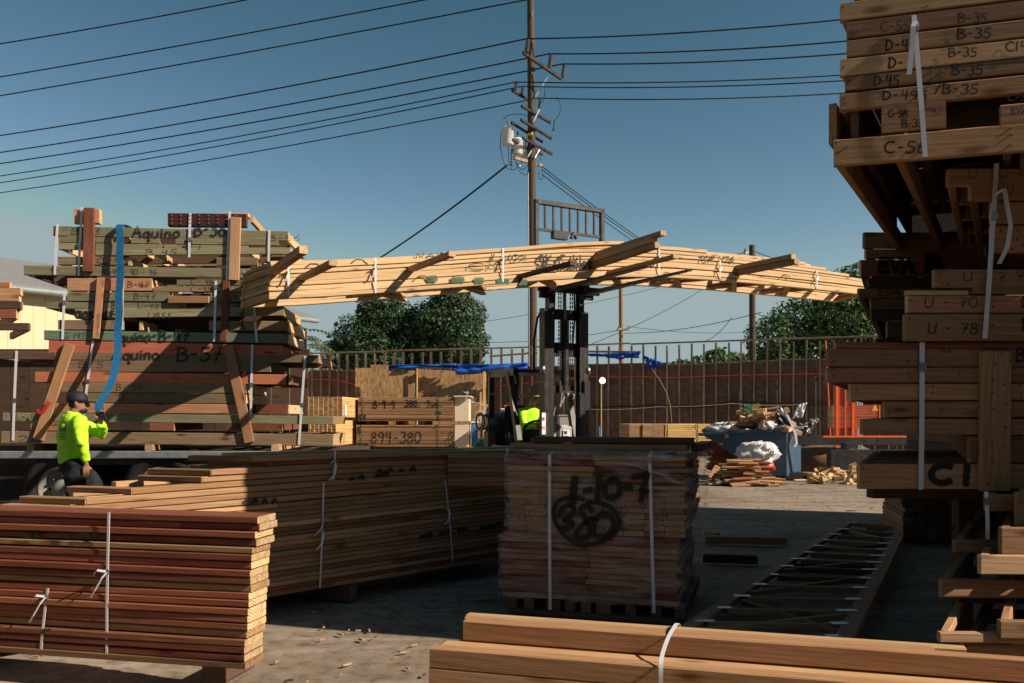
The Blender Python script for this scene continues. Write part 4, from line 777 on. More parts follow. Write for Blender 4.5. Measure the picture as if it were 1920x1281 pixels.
def worker():
    bx = (137 - CX) / F * 9.2; B = V((bx, 9.2, 0)); t = thing('person', 'worker in a bright yellow green shirt and black cap holding the blue strap', 'person', B, None)
    Q = lambda x, y, z: B + V((x, y, z)); fw = V((.6, .8, 0)).normalized(); rt = V((fw.y, -fw.x, 0))
    hc = Q(.045, .02, 1.535); hf = V((.93, .36, .05)).normalized()
    body = MB(); head(body, hc, hf, .98); loft(body, [Q(.0, -.0, 1.36), Q(.012, .005, 1.42), Q(.03, .015, 1.47), hc], [(.07, .075), (.062, .066), (.058, .062), (.05, .055)], 14, rt)
    loft(body, [Q(0, 0, .82), Q(0, 0, .95), Q(-.01, -.01, 1.1), Q(-.005, -.005, 1.3), Q(0, 0, 1.39)], [(.15, .11), (.14, .105), (.13, .1), (.15, .1), (.08, .06)], 16, rt)
    shR, shL = Q(.135, -.125, 1.345), Q(-.10, .15, 1.355); elR, wrR = Q(.185, -.19, 1.10), Q(.20, -.12, .88); elL, wrL = Q(.16, .36, 1.20), Q(.235, .14, 1.345)
    for a, b, c in ((shR, elR, wrR), (shL, elL, wrL)): loft(body, [Q(0, 0, 1.33).lerp(a, .6), a, a.lerp(b, .5), b, b.lerp(c, .5), c], [.05, .05, .044, .038, .034, .026], 12, V((0, 1, .2)))
    hand(body, wrR, V((-.05, .08, -1)), V((-.75, .6, 0)), 1, .22, 1.05); hand(body, wrL, V((.12, -.25, .85)), V((.5, -.7, .1)), -1, .75, 1.05)
    legs = ((Q(.07, -.06, .88), Q(.06, -.10, .47), Q(-.05, -.10, .09), V((.2, .1, 0))), (Q(-.06, .06, .88), Q(.06, .16, .49), Q(.12, .2, .09), V((.2, .13, 0))))
    for h, k, a, ft in legs:
        loft(body, [h, h.lerp(k, .5), k, k.lerp(a, .4), a], [.085, .075, .055, .052, .038], 12, rt); loft(body, [a - V((0, 0, .04)) - ft * .2, a - V((0, 0, .055)) + ft * .3, a - V((0, 0, .07)) + ft], [(.035, .035), (.04, .03), (.03, .018)], 10, V((0, 0, 1)))
    skinned(body, 'body', 'skin', t, .011, 2)
    m = MB(); loft(m, [Q(-.01, 0, .885), Q(-.01, 0, .95), Q(-.02, -.01, 1.02), Q(-.025, -.015, 1.15), Q(-.012, -.012, 1.28), Q(0, -.0, 1.37), Q(.008, .003, 1.415), Q(.012, .005, 1.435)], [(.165, .122), (.168, .126), (.155, .12), (.165, .12), (.19, .118), (.175, .10), (.10, .085), (.072, .078)], 22, rt)
    for a, b, c in ((shR, elR, wrR + V((0, 0, .035))), (shL, elL, wrL - V((0, 0, .03)))): loft(m, [Q(0, 0, 1.32).lerp(a, .5), a, a.lerp(b, .5), b, b.lerp(c, .5), c], [.075, .083, .074, .066, .054, .043], 14, V((0, 1, .2)))
    sh = skinned(m, 'shirt', 'hivis', t, .011, 3, .034, .075)
    # printing on the back of the shirt
    bd = rt; c0 = Q(-.02, -.015, 1.245) - fw * .128 + rt * .02; lean = V((0, 0, 1)) - fw * -.06
    write(t, 'ALIAH', c0 + V((0, 0, -.01)), bd, .062, wd=.012, mat='spray_black', stretch=.75, name='shirt_print', up=V((0, 0, 1)) + fw * .06)
    write(t, '', c0, bd, .06, wd=.006, name='shirt_print', polylines=[[(.0, .05), (.04, .085), (.1, .1), (.17, .085)]] + [[(.0, -.03 - .017 * q), (.10 + .02 * (q % 2), -.03 - .017 * q)] for q in range(1)])
    for q, ln in enumerate((.13, .15, .11, .13)): write(t, '', c0 - V((0, 0, .034 + .019 * q)) + fw * .004, bd, .05, wd=.008, name='shirt_print', polylines=[[(u * ln, 0), (u * ln + .012 + .006 * ((i + q) % 3), 0)] for i, u in enumerate((0, .17, .36, .52, .74, .88))])
    m = MB(); loft(m, [Q(0, 0, .80), Q(0, 0, .87), Q(0, 0, .955)], [(.165, .13), (.17, .132), (.165, .125)], 20, rt)
    for h, k, a, ft in legs: loft(m, [h + V((0, 0, .03)), h.lerp(k, .35), h.lerp(k, .7), k, k.lerp(a, .35), k.lerp(a, .7), a + V((0, 0, -.02))], [.112, .108, .092, .082, .08, .076, .078], 16, rt)
    skinned(m, 'trousers', 'trousers', t, .012, 3, .035, .08)
    for h, k, a, ft in legs:
        m = MB(); loft(m, [a + V((0, 0, .06)), a - V((0, 0, .03)) - ft * .15, a - V((0, 0, .05)) + ft * .35, a - V((0, 0, .062)) + ft * 1.12], [(.05, .05), (.05, .052), (.048, .04), (.036, .026)], 12, rt); skinned(m, 'boot', 'boot', t, .012, 3)
    # hair, beard and cap
    u = V((0, 0, 1)); r_ = hf.cross(u).normalized(); m = MB(); loft(m, [hc - u * .055 - hf * .045, hc - hf * .024, hc + u * .06 - hf * .012], [(.055, .05), (.08, .085), (.079, .09)], 18, r_); loft(m, [hc - u * .115 + hf * .035, hc - u * .08 + hf * .03, hc - u * .045 + hf * .022], [(.045, .05), (.061, .07), (.05, .052)], 14, r_); skinned(m, 'hair', 'hair', t, .011, 2)
    m = MB(); loft(m, [hc + u * .012 - hf * .01, hc + u * .05 - hf * .008, hc + u * .095 - hf * .012, hc + u * .125 - hf * .014, hc + u * .135 - hf * .014], [(.087, .106), (.087, .106), (.074, .092), (.042, .055), (.01, .012)], 20, r_)
    c1 = hc + u * .022 + hf * .09; vs = []; fs = []
    for i in range(9):
        a = -1.25 + 2.5 * i / 8; di = r_ * math.sin(a) * .082 + hf * (math.cos(a) * .02); do = r_ * math.sin(a) * .08 + hf * (.03 + math.cos(a) * .055) - u * .012
        vs += [c1 + di, c1 + do - u * .008 * math.cos(a) * 0, c1 + do - u * .008, c1 + di - u * .008]
    for i in range(8): fs += [(i * 4 + j, i * 4 + (j + 1) % 4, i * 4 + 4 + (j + 1) % 4, i * 4 + 4 + j) for j in range(4)]
    m.add(vs, fs, 0, True); m.part('cap', 'cap_black', t)
    return wrL
WR = worker()
def blue_strap():
    nrm = V((TD.y, -TD.x, 0)); pts = [T(600, 186) + BK, T(598, 184) + BK * .3, T(595, 186) + nrm * .03, T(585, 205) + nrm * .09]; S_ = lambda zx, zy, o: P(zx * .3903, 350 + zy * .3903, T(zx, zy).y - o)
    for zx, zy, o in ((578, 245, .1), (574, 330, .11), (579, 420, .11), (571, 520, .12), (573, 600, .14), (566, 690, .18), (566, 760, .28), (560, 830, .42), (545, 910, .7), (512, 985, 1.05), (486, 1030, 1.35)): pts.append(S_(zx, zy, o))
    h = WR + V((.03, -.03, .06)); pts += [P(474 * .3903, 350 + 1062 * .3903, h.y), h + V((-.0, .005, -.05))]
    # smooth it
    out = []
    for i in range(len(pts) - 1):
        p0 = pts[max(i - 1, 0)]; p1 = pts[i]; p2 = pts[i + 1]; p3 = pts[min(i + 2, len(pts) - 1)]
        for q in range(5): s = q / 5; out.append(.5 * ((2 * p1) + (p2 - p0) * s + (2 * p0 - 5 * p1 + 4 * p2 - p3) * s * s + (3 * p1 - p0 - 3 * p2 + p3) * s ** 3))
    out.append(pts[-1]); m = MB(); vs = []; wd = .088
    t = thing('webbing_strap', 'wide blue webbing strap hanging over the truck load into the worker hand', 'strap', out[-1])
    m.strip(out, TD * wd, 0, .003); st = m.part('webbing', 'webbing_blue', t)
    m = MB(); m.strip([out[-8] - nrm * -.006, out[-4] + nrm * .006, out[-1] + nrm * .006], TD * wd * 1.02, 0, .003); m.part('strap_end', 'rubber', t)
    for tx, i0, hh in (('KEE', 24, .12), ):
        o = T(562, 520) + nrm * .128; write(t, 'XTEE', o + V((.0, 0, -.28)) + TD * .04, V((0, 0, 1)), .06, wd=.011, mat='spray_black', up=-TD, name='strap_print', slant=0)
        write(t, 'WLL 3600 LBS', T(560, 645) + nrm * .165 + TD * .03 + V((0, 0, -.05)), V((-.0, 0, 1)), .035, wd=.005, mat='spray_black', up=-TD, name='strap_print', slant=0)
blue_strap()

# ================================================================ FORKLIFT WITH ITS LIFTED LUMBER
AX = V((.866, .5, 0)); FD = V((.5, -.866, 0)); MC = V((.83, 13.6, 0))
BC = V((.8, 12.2, 0)); bp_ = plane(BC, AX)
def s_of(px): u = (px - CX) / F; return (BC.y * u - BC.x) / (AX.x - AX.y * u)
KZ = [(s_of(x), bp_(x, y).z) for x, y in ((470, 573), (505, 563), (700, 552), (850, 541), (1000, 527), (1100, 521), (1200, 519), (1350, 527), (1500, 541), (1608, 553), (1680, 561))]
def zbot(s): return sum(zraw(s + q * .3) for q in (-3, -2, -1, 0, 1, 2, 3)) / 7
def zraw(s):
    if s <= KZ[0][0]: return KZ[0][1]
    for (a, za), (b, zb) in zip(KZ[:-1], KZ[1:]):
        if s <= b: return za + (zb - za) * (s - a) / (b - a)
    return KZ[-1][1] - .02 * (s - KZ[-1][0])
def lifted_bundle():
    t = thing('lumber_bundle', 'long sagging bundle of bright pale timber lifted on the forklift forks', 'lumber bundle', V((BC.x, BC.y, 3.6)))
    LH = .053; D = .85; N = 9; s0, s1 = s_of(505), s_of(1625); bk = -FD
    pt = lambda s, z, d: BC + AX * s + bk * d + V((0, 0, z))
    for k in range(N):
        a = s0 + rnd.uniform(-.03, .03); b = s1 + rnd.uniform(-.1, .1) - max(0, k - 5) * .55; off = rnd.uniform(-.025, .02); n = 14; wob = rnd.uniform(-.012, .012)
        lift = lambda s: LH * (k + .5) * (1 - .012 * abs(s)) + wob * math.sin(s * 1.3 + k)
        def path(s_a, s_b, d): return [pt(s_a + (s_b - s_a) * i / n, zbot(s_a + (s_b - s_a) * i / n) + lift(s_a + (s_b - s_a) * i / n), d) for i in range(n + 1)]
        if k in (2, 4, 7): c = a + (b - a) * rnd.uniform(.3, .7); board(t, path(a, c - .003, off), LH - .006, .09, 'fir_pale'); board(t, path(c + .003, b, off + .01), LH - .006, .09, 'fir_pale')
        else: board(t, path(a, b, off), LH - .006, .09, 'fir_pale')
        a2 = a - .12; b2 = b + .3; board(t, path(a2, b2, D), LH - .006, .09, 'fir_pale')
        for sa, sb in ((a + .05, a2 + .06), (b - .05, b2 - .06)): board(t, [pt(sa, zbot(sa) + lift(sa), off + .05), pt(sb, zbot(sb) + lift(sb), D - .05)], LH - .008, .088, 'fir_tan')
        if k in (0, 1, 5):
            s = a + .7; q = 0
            while s < b - .9:
                board(t, [pt(s, zbot(s) + lift(s), off + .05), pt(s + (.75 if q % 2 else -.4), zbot(s + .3) + lift(s + .3), D - .05)], LH - .01, .085, 'fir_tan'); s += .62; q += 1
    for s_a, s_b, d in ((-.1 - 1.9, .95, -.02), (-2.6, .2, .35), (1.4, 2.6, -.01), (3.2, 5.1, .12)):     # loose boards on top
        z0 = LH * N * .97; pts = [pt(s_a + (s_b - s_a) * i / 8, zbot(s_a + (s_b - s_a) * i / 8) + z0 * (1 - .012 * abs(s_a + (s_b - s_a) * i / 8)) + (.05 * max(0, i - 3) / 5 if s_a < 0 else 0), d) for i in range(9)]; board(t, pts, .05, .09, 'fir_pale', 'loose_board')
    for px, yt, yb in ((538, 492, 556), (700, 485, 551), (938, 467, 534), (1230, 466, 518), (1344, 490, 524), (1525, 507, 543)): strap(t, bp_(px, yt) + FD * .06, bp_(px, yb) + FD * .06, .024, AX, .3, True, off=.014)
    def stick(px, py, L, h, mat, n=1, tw=0.0, rise=0.0, wd=.09):
        b = bp_(px, py)
        for q in range(n):
            z = V((0, 0, q * (h + .008))); board(t, [b - FD * .15 + z, b + FD * (L - .06 * q) + AX * tw + V((0, 0, rise)) + z], h, wd, mat, 'protruding_stick')
    stick(512, 511, 1.25, .085, 'fir_orange', rise=.06); stick(565, 522, 1.2, .06, 'fir_tan'); stick(768, 506, 1.25, .06, 'fir_tan'); stick(972, 519, 1.35, .05, 'wood_dark', rise=-.02)
    stick(1112, 500, 1.45, .075, 'fir_tan', 2, rise=.06); stick(1118, 478, 1.5, .06, 'fir_tan', rise=.04); stick(1140, 512, 1.5, .05, 'fir_tan'); stick(1380, 513, 1.25, .075, 'fir_tan', 2, wd=.1)
    pf = lambda x, y: bp_(x, y) + FD * .072
    write_fit(t, 'SK-Gables', pf, 1004, 505, 1106, 25, AX, 3.8, grow=0); write_fit(t, '# W02', pf, 912, 490, 984, 11, AX, 1.6); write_fit(t, 'CN', pf, 872, 508, 940, 12, AX, 1.6); write_fit(t, 'NAVA', pf, 775, 486, 850, 9, AX, 1.8); write_fit(t, 'TOP W26', pf, 1305, 491, 1372, 9, AX, 1.8)
    o = pf(800, 520); write(t, '', o, AX, .2, wd=.07, mat='spray_green', name='paint_marks', polylines=[[(.34 * i, .03 * (i - 2) * .5), (.34 * i + .10 + .05 * (i % 2), .03 * (i - 2) * .5 + .01)] for i in range(5)])
    for px, py in ((588, 502), (672, 494), (790, 524), (1468, 520)): write(t, '', pf(px, py), AX, .2, wd=.014, name='paint_swirl', polylines=[[(-.12, -.02), (-.06, .03), (.02, .035), (.09, -.01)]])
lifted_bundle()
def forklift():
    t = thing('forklift', 'black and grey forklift with raised mast carrying the long timber bundle', 'forklift', MC)
    sq = lambda v: v if v > -.4 else -.4 + (v + .4) * .62
    W = lambda u, v, z: MC + AX * u + FD * sq(v) + V((0, 0, z)); rot = Matrix((AX, -FD, V((0, 0, 1)))).transposed()
    def bx(m, u, v, z, su, sv, sz, bev=0, mat=0): m.box(W(u, v, z), (su, sv * (.62 if v < -.45 else 1), sz), rot, mat, bev)
    zt = lambda py: H + (HY - py) * 13.6 / F
    for sg in (-1, 1):
        m = MB(); zz = zt(584)                      # outer channel: web and two flanges
        bx(m, sg * .40, 0, (zz + .12) / 2, .03, .16, zz - .12); bx(m, sg * .355, .07, (zz + .12) / 2, .08, .025, zz - .12); bx(m, sg * .355, -.07, (zz + .12) / 2, .08, .025, zz - .12); m.part('outer_mast', 'mast_grey', t)
        m = MB(); zi = zt(520); bx(m, sg * .315, .02, (zi + .9) / 2, .028, .13, zi - .9); bx(m, sg * .28, .075, (zi + .9) / 2, .06, .02, zi - .9); bx(m, sg * .28, -.035, (zi + .9) / 2, .06, .02, zi - .9); m.part('inner_mast', 'black_metal', t)
        m = MB(); M0 = Matrix.Translation(W(sg * .43, .05, zt(695))) @ Matrix.Rotation(R(90), 4, 'Y'); m.lathe([(0, -.03), (.07, -.03), (.07, .03), (0, .03)], M0, 14); m.part('roller', 'steel', t)
    m = MB(); [bx(m, 0, -.05, z, .82, .07, .16) for z in (zt(590), .35)]; bx(m, 0, -.03, zt(656), .62, .06, .22); bx(m, 0, -.02, zt(525), .62, .06, .14); bx(m, 0, .0, zt(730), .6, .05, .1); m.part('mast_crossbar', 'black_metal', t)
    m = MB(); m.tube([W(.02, -.02, zt(733)), W(.02, -.02, zt(600))], .075, 16); m.part('lift_cylinder', 'mast_grey', t)
    m = MB(); m.tube([W(.02, -.02, zt(600)), W(.02, -.02, zt(515))], .032, 10); m.part('piston_rod', 'steel', t)
    m = MB(); bx(m, -.12, .02, zt(727), .03, .12, .2); bx(m, .16, .02, zt(727), .03, .12, .2); bx(m, .02, .02, zt(735), .3, .1, .03); m.part('cylinder_bracket', 'mast_grey', t)
    for u in (-.12, -.08, .1, .14):
        m = MB()
        z = zt(690)
        while z < zt(525): bx(m, u, .03, z, .018, .012, .05); z += .065
        m.part('chain', 'dark_steel', t)
    for u, c in ((-.17, -.05), (.19, .04)):
        m = MB(); m.tube([W(u, -.04, zt(650)), W(u + c * .4, 0, zt(590)), W(u, .0, zt(530))], .014, 6); m.part('hose', 'rubber', t)
    m = MB(); m.tube([W(-.5, -.1, zt(700)), W(-.53, -.05, zt(640)), W(-.5, 0, zt(600)), W(-.44, 0, zt(590))], .018, 6); m.part('hose', 'rubber', t)
    # carriage, backrest and forks
    fz = 3.335; m = MB(); bx(m, 0, .14, fz + .52, 1.15, .05, .1); bx(m, 0, .14, fz + .06, 1.15, .05, .12); [bx(m, u, .1, fz + .3, .1, .06, .55) for u in (-.3, .3)]; bx(m, -.44, .13, fz + .0, .2, .06, .2); bx(m, .36, .13, fz + .02, .2, .06, .2); m.part('carriage', 'dark_steel', t)
    m = MB(); tz = zt(388); z0 = fz + .56
    for u in (-.62, .62): bx(m, u, .16, (tz + z0) / 2 - .15, .07, .07, tz - z0 + .3, .008)
    bx(m, 0, .16, tz - .03, 1.31, .07, .07, .008); bx(m, .02, .16, zt(441), 1.2, .04, .04)
    for q in range(7): bx(m, -.46 + q * .155, .16, (tz + zt(441)) / 2, .03, .03, tz - zt(441) - .05)
    m.part('load_backrest', 'mast_grey', t); m = MB(); bx(m, -.22, .2, z0 + .32, .26, .1, .12); m.part('control_box', 'black_metal', t); m = MB(); m.tube([W(.0, .2, z0 + .3), W(.05, .2, z0 + .38), W(.1, .2, z0 + .3)], .03, 8); m.part('shackle', 'black_metal', t)
    for u in (-.40, .28):
        m = MB(); bx(m, u, .2, fz + .28, .12, .05, .58); L = 2.45; a = W(u, .18, fz - .0); b = W(u, .18 + L, fz + .015)
        sd = AX * .06; vs = [a - sd + V((0, 0, -.03)), a + sd + V((0, 0, -.03)), a + sd + V((0, 0, .03)), a - sd + V((0, 0, .03)), b - sd * .8 + V((0, 0, .0)), b + sd * .8 + V((0, 0, .0)), b + sd * .8 + V((0, 0, .014)), b - sd * .8 + V((0, 0, .014))]
        m.add(vs, [(0, 1, 2, 3), (7, 6, 5, 4), (0, 4, 5, 1), (1, 5, 6, 2), (2, 6, 7, 3), (3, 7, 4, 0)]); m.part('fork', 'black_metal', t)
    # truck body
    m = MB(); bx(m, 0, -1.45, .62, 1.1, 2.1, .55, .05); m.part('body', 'machine_grey', t)
    m = MB(); bx(m, 0, -2.35, .78, 1.1, .55, .85, .09); m.part('counterweight', 'dark_steel', t)
    m = MB(); bx(m, .2, -.62, 1.0, .5, .18, .5, .04); bx(m, .32, -.5, .98, .28, .1, .5, .03); m.part('dashboard', 'machine_grey', t); m = MB(); bx(m, .32, -.42, 1.12, .13, .01, .1); m.part('plate_label', 'label_white', t)
    m = MB(); m.tube([W(.30, -.45, .9), W(.42, -.35, .82), W(.56, -.3, .66)], .05, 8); m.part('step_fender', 'machine_grey', t)
    m = MB(); bx(m, -.1, -1.62, .98, .5, .5, .14, .04); bx(m, -.1, -1.86, 1.28, .48, .13, .6, .05); m.part('seat', 'rubber', t)
    gz = zt(704) + .07; m = MB()
    for u in (-.55, .55):
        m.bar(W(u + .08, -2.3, .95), W(u + .06, -2.2, gz), .09, .09); m.bar(W(u, -.55, 1.0), W(u, -1.05, gz), .09, .09); m.bar(W(u + .06, -2.25, gz), W(u, -.7, gz), .09, .12)
    for v in [-2.2 + .2 * q for q in range(8)]: m.bar(W(-.55, v, gz + .02), W(.55, v, gz + .02), .05, .05)
    m.part('overhead_guard', 'dark_steel', t)
    m = MB(); c = W(-.18, -2.42, 1.30); e = AX; m.tube([c - e * .36, c - e * .33, c - e * .29, c + e * .29, c + e * .33, c + e * .36], [.09, .135, .158, .158, .135, .07], 22); tk = m.part('gas_tank', 'tank_steel', t)
    m = MB(); ring = [c - e * .46 + (V((0, 0, 1)) * math.sin(a) - FD * math.cos(a)) * .15 for a in [k * math.pi / 10 for k in range(20)]]; m.tube(ring, .018, 6, closed=True); [m.tube([c - e * .46 + (V((0, 0, 1)) * math.sin(a) - FD * math.cos(a)) * .165, c - e * .34 + (V((0, 0, 1)) * math.sin(a) - FD * math.cos(a)) * .16], .018, 6) for a in (.8, 2.4, 4.0, 5.5)]; m.part('tank_collar', 'tank_steel', tk)
    m = MB(); [m.tube([c + e * q + (V((0, 0, 1)) * math.sin(a) - FD * math.cos(a)) * .163 for a in [k * math.pi / 10 for k in range(20)]], .016, 6, closed=True) for q in (-.02, .22)]; m.part('tank_strap', 'black_metal', tk)
    m = MB(); ctr = W(-.1, -1.0, 1.22); ax2 = (V((0, 0, 1)) * .8 - FD * .6).normalized(); u2 = AX; v2 = ax2.cross(u2); m.tube([ctr + (u2 * math.cos(a) + v2 * math.sin(a)) * .17 for a in [k * math.pi / 12 for k in range(24)]], .018, 6, closed=True); m.tube([ctr - u2 * .16, ctr + u2 * .16], .014, 6); m.tube([ctr, W(-.1, -.65, .9)], .03, 8); m.part('steering_wheel', 'rubber', t)
    for q in range(3):
        m = MB(); a = W(.12 + .07 * q, -.7, 1.1); b = a + V((0, 0, .26)) - FD * .12 - AX * .1; m.tube([a, b], .011, 6); m.lathe([(0, -.03), (.022, -.01), (.025, .01), (0, .035)], Matrix.Translation(b), 8); m.part('lever', 'rubber', t)
    m = MB(); bx(m, -.50, -1.0, gz - .34, .20, .1, .3, .04); m.part('fan', 'black_metal', t); m = MB(); m.tube([W(-.42, -1.0, gz), W(-.40, -1.0, gz - .2), W(-.46, -1.0, gz - .36)], .03, 8); m.part('bracket', 'dark_steel', t)
    m = MB(); bx(m, .27, .10, 1.32, .16, .06, .9, .03); bx(m, .36, .06, 1.72, .14, .14, .5, .02); m.part('mast_cover', 'black_metal', t)
    for u in (-.46, .46):
        for v, r in ((-.42, .34), (-2.0, .28)):
            m = MB(); M0 = Matrix.Translation(W(u, v, r)) @ Matrix.Rotation(math.atan2(AX.y, AX.x), 4, 'Z') @ Matrix.Rotation(R(90), 4, 'Y'); m.lathe([(.0, -.09), (.12, -.09), (r * .6, -.1), (r * .95, -.1), (r, -.07), (r, .07), (r * .95, .1), (r * .6, .1), (.12, .09), (0, .09)], M0, 28); wv = m.part('wheel', 'rubber', t)
            m = MB(); m.lathe([(0, -.105), (r * .5, -.105), (r * .5, .105), (0, .105)], M0, 20); m.part('rim', 'machine_grey', wv)
    for pts, z in (((-.43, .10), 1.35),): 
        m = MB(); bx(m, -.44, .09, 1.28, .07, .012, .34); m.part('warning_label', 'label_white', t)
    write(t, 'H', W(-.465, .102, 1.33), AX, .05, wd=.008, mat='spray_black', name='label_print'); write(t, 'MI', W(-.468, .102, 1.2), AX, .04, wd=.007, mat='spray_red', name='label_print')
    write(t, 'V60', W(.265, -.408, 1.1), AX, .05, wd=.01, name='label_print', stretch=.6)
    # driver
    W = lambda u, v, z: MC + AX * (u + .16) + FD * (v + .55) + V((0, 0, z))
    d = thing('person', 'forklift driver in a straw sun hat and bright yellow green shirt', 'person', W(-.12, -1.62, 1.06))
    hc = W(-.10, -1.55, 1.73); body = MB(); head(body, hc, FD, .98); U = V((0, 0, 1)); loft(body, [W(-.1, -1.66, 1.45), W(-.1, -1.62, 1.58), hc], [.07, .06, .05], 12, AX)
    loft(body, [W(-.1, -1.66, 1.06), W(-.1, -1.68, 1.2), W(-.1, -1.68, 1.4), W(-.1, -1.66, 1.52)], [(.15, .11), (.14, .1), (.16, .1), (.08, .07)], 16, AX); arms = []; legs = []
    for sg in (-1, 1):
        sh = W(-.1 + sg * .19, -1.66, 1.47); el = W(-.1 + sg * .27, -1.42, 1.22); wr = W(-.1 + sg * .17, -1.13, 1.26); arms.append((sh, el, wr)); loft(body, [W(-.1, -1.66, 1.45).lerp(sh, .6), sh, sh.lerp(el, .5), el, el.lerp(wr, .5), wr], [.05, .05, .043, .038, .033, .026], 12, U); hand(body, wr, FD * .9 - U * .15 - AX * .2 * sg, -U, -sg, .55)
        h = W(-.1 + sg * .1, -1.6, 1.12); k = W(-.1 + sg * .15, -1.1, 1.1); a = W(-.1 + sg * .14, -.95, .72); legs.append((h, k, a)); loft(body, [h, h.lerp(k, .5), k, k.lerp(a, .4), a], [.08, .072, .055, .05, .036], 12, AX)
    skinned(body, 'body', 'skin', d, .013, 2); eyes(d, hc, FD)
    m = MB(); loft(m, [W(-.1, -1.66, 1.08), W(-.1, -1.68, 1.2), W(-.1, -1.69, 1.36), W(-.1, -1.67, 1.49), W(-.1, -1.64, 1.56)], [(.185, .15), (.18, .15), (.205, .135), (.19, .115), (.075, .08)], 20, AX); [loft(m, [W(-.1, -1.66, 1.44).lerp(a, .5), a, a.lerp(b, .5), b, b.lerp(c, .6), b.lerp(c, .9)], [.075, .08, .07, .062, .05, .045], 14, U) for a, b, c in arms]; skinned(m, 'shirt', 'hivis', d, .014, 4, .02, .09)
    m = MB(); loft(m, [W(-.1, -1.7, 1.08), W(-.1, -1.55, 1.08)], [(.18, .1), (.17, .1)], 16, AX); [loft(m, [h, h.lerp(k, .5), k, k.lerp(a, .5), a], [.1, .092, .08, .075, .075], 14, AX) for h, k, a in legs]; skinned(m, 'trousers', 'trousers', d, .016, 3)
    for h, k, a in legs: m = MB(); loft(m, [a + U * .03, a - U * .03 - FD * .02, a - U * .05 + FD * .1, a - U * .055 + FD * .2], [(.045, .045), (.048, .05), (.045, .04), (.033, .026)], 12, AX); skinned(m, 'boot', 'boot', d, .014, 2)
    m = MB(); M0 = Matrix.Translation(hc + U * .065) @ Matrix.Rotation(.08, 4, 'X'); m.lathe([(.245, -.055), (.25, -.045), (.17, -.012), (.105, .012), (.10, .06), (.085, .105), (.04, .12), (0, .122)], M0, 28); m.lathe([(.245, -.056), (.16, -.022), (.10, .0)], M0, 28); m.part('sun_hat', 'straw', d)
forklift()

# ================================================================ MIDDLE OF THE YARD
def crossbundle(label, px0, px1, y0, y1, Y, n, L, mat, endw=None, endmat=None, group=None, zfill=None, ang=0.0, cols=6, bands=(.12, .84), bandmat='green_plastic', longdir=True):
    """strapped sawn stack: n layers of long boards on its front, board ends on its right side"""
    d = V((math.cos(ang), math.sin(ang), 0)); bk = V((-d.y, d.x, 0)); pf = plane(P(px0, y1, Y), d); a = pf(px0, y1); b = pf(px1, y1); ztop = pf(px0, y0).z; zb = a.z; h = (ztop - zb) / n
    t = thing('lumber_stack', label, 'lumber stack', V((a.x, a.y, zb)), group)
    for k in range(n):
        z = zb + h * (k + .5); j = rnd.uniform(-.008, .008)
        board(t, [V((a.x, a.y, z)) + d * (rnd.uniform(-.006, .006)) + bk * j, V((b.x, b.y, z)) + bk * j + d * rnd.uniform(-.008, .008)], h - .004, .09, mat, warp=.001)
    c = (a + b) / 2 + bk * (.05 + L / 2); m = MB(); m.box(V((c.x, c.y, (zb + ztop) / 2)), ((b - a).length - .015, L - .01, ztop - zb - .01), Matrix((d, bk, V((0, 0, 1)))).transposed()); m.part('core', mat, t)
    for f in bands:
        q = a.lerp(b, f); m = MB(); nn = -bk; m.strip([V((q.x, q.y, ztop + .012)) + bk * .5, V((q.x, q.y, ztop + .012)) + nn * .06, V((q.x, q.y, zb)) + nn * .06], d * .018); m.part('band', bandmat, t)
    return t, pf, d, bk, a, b, zb, ztop
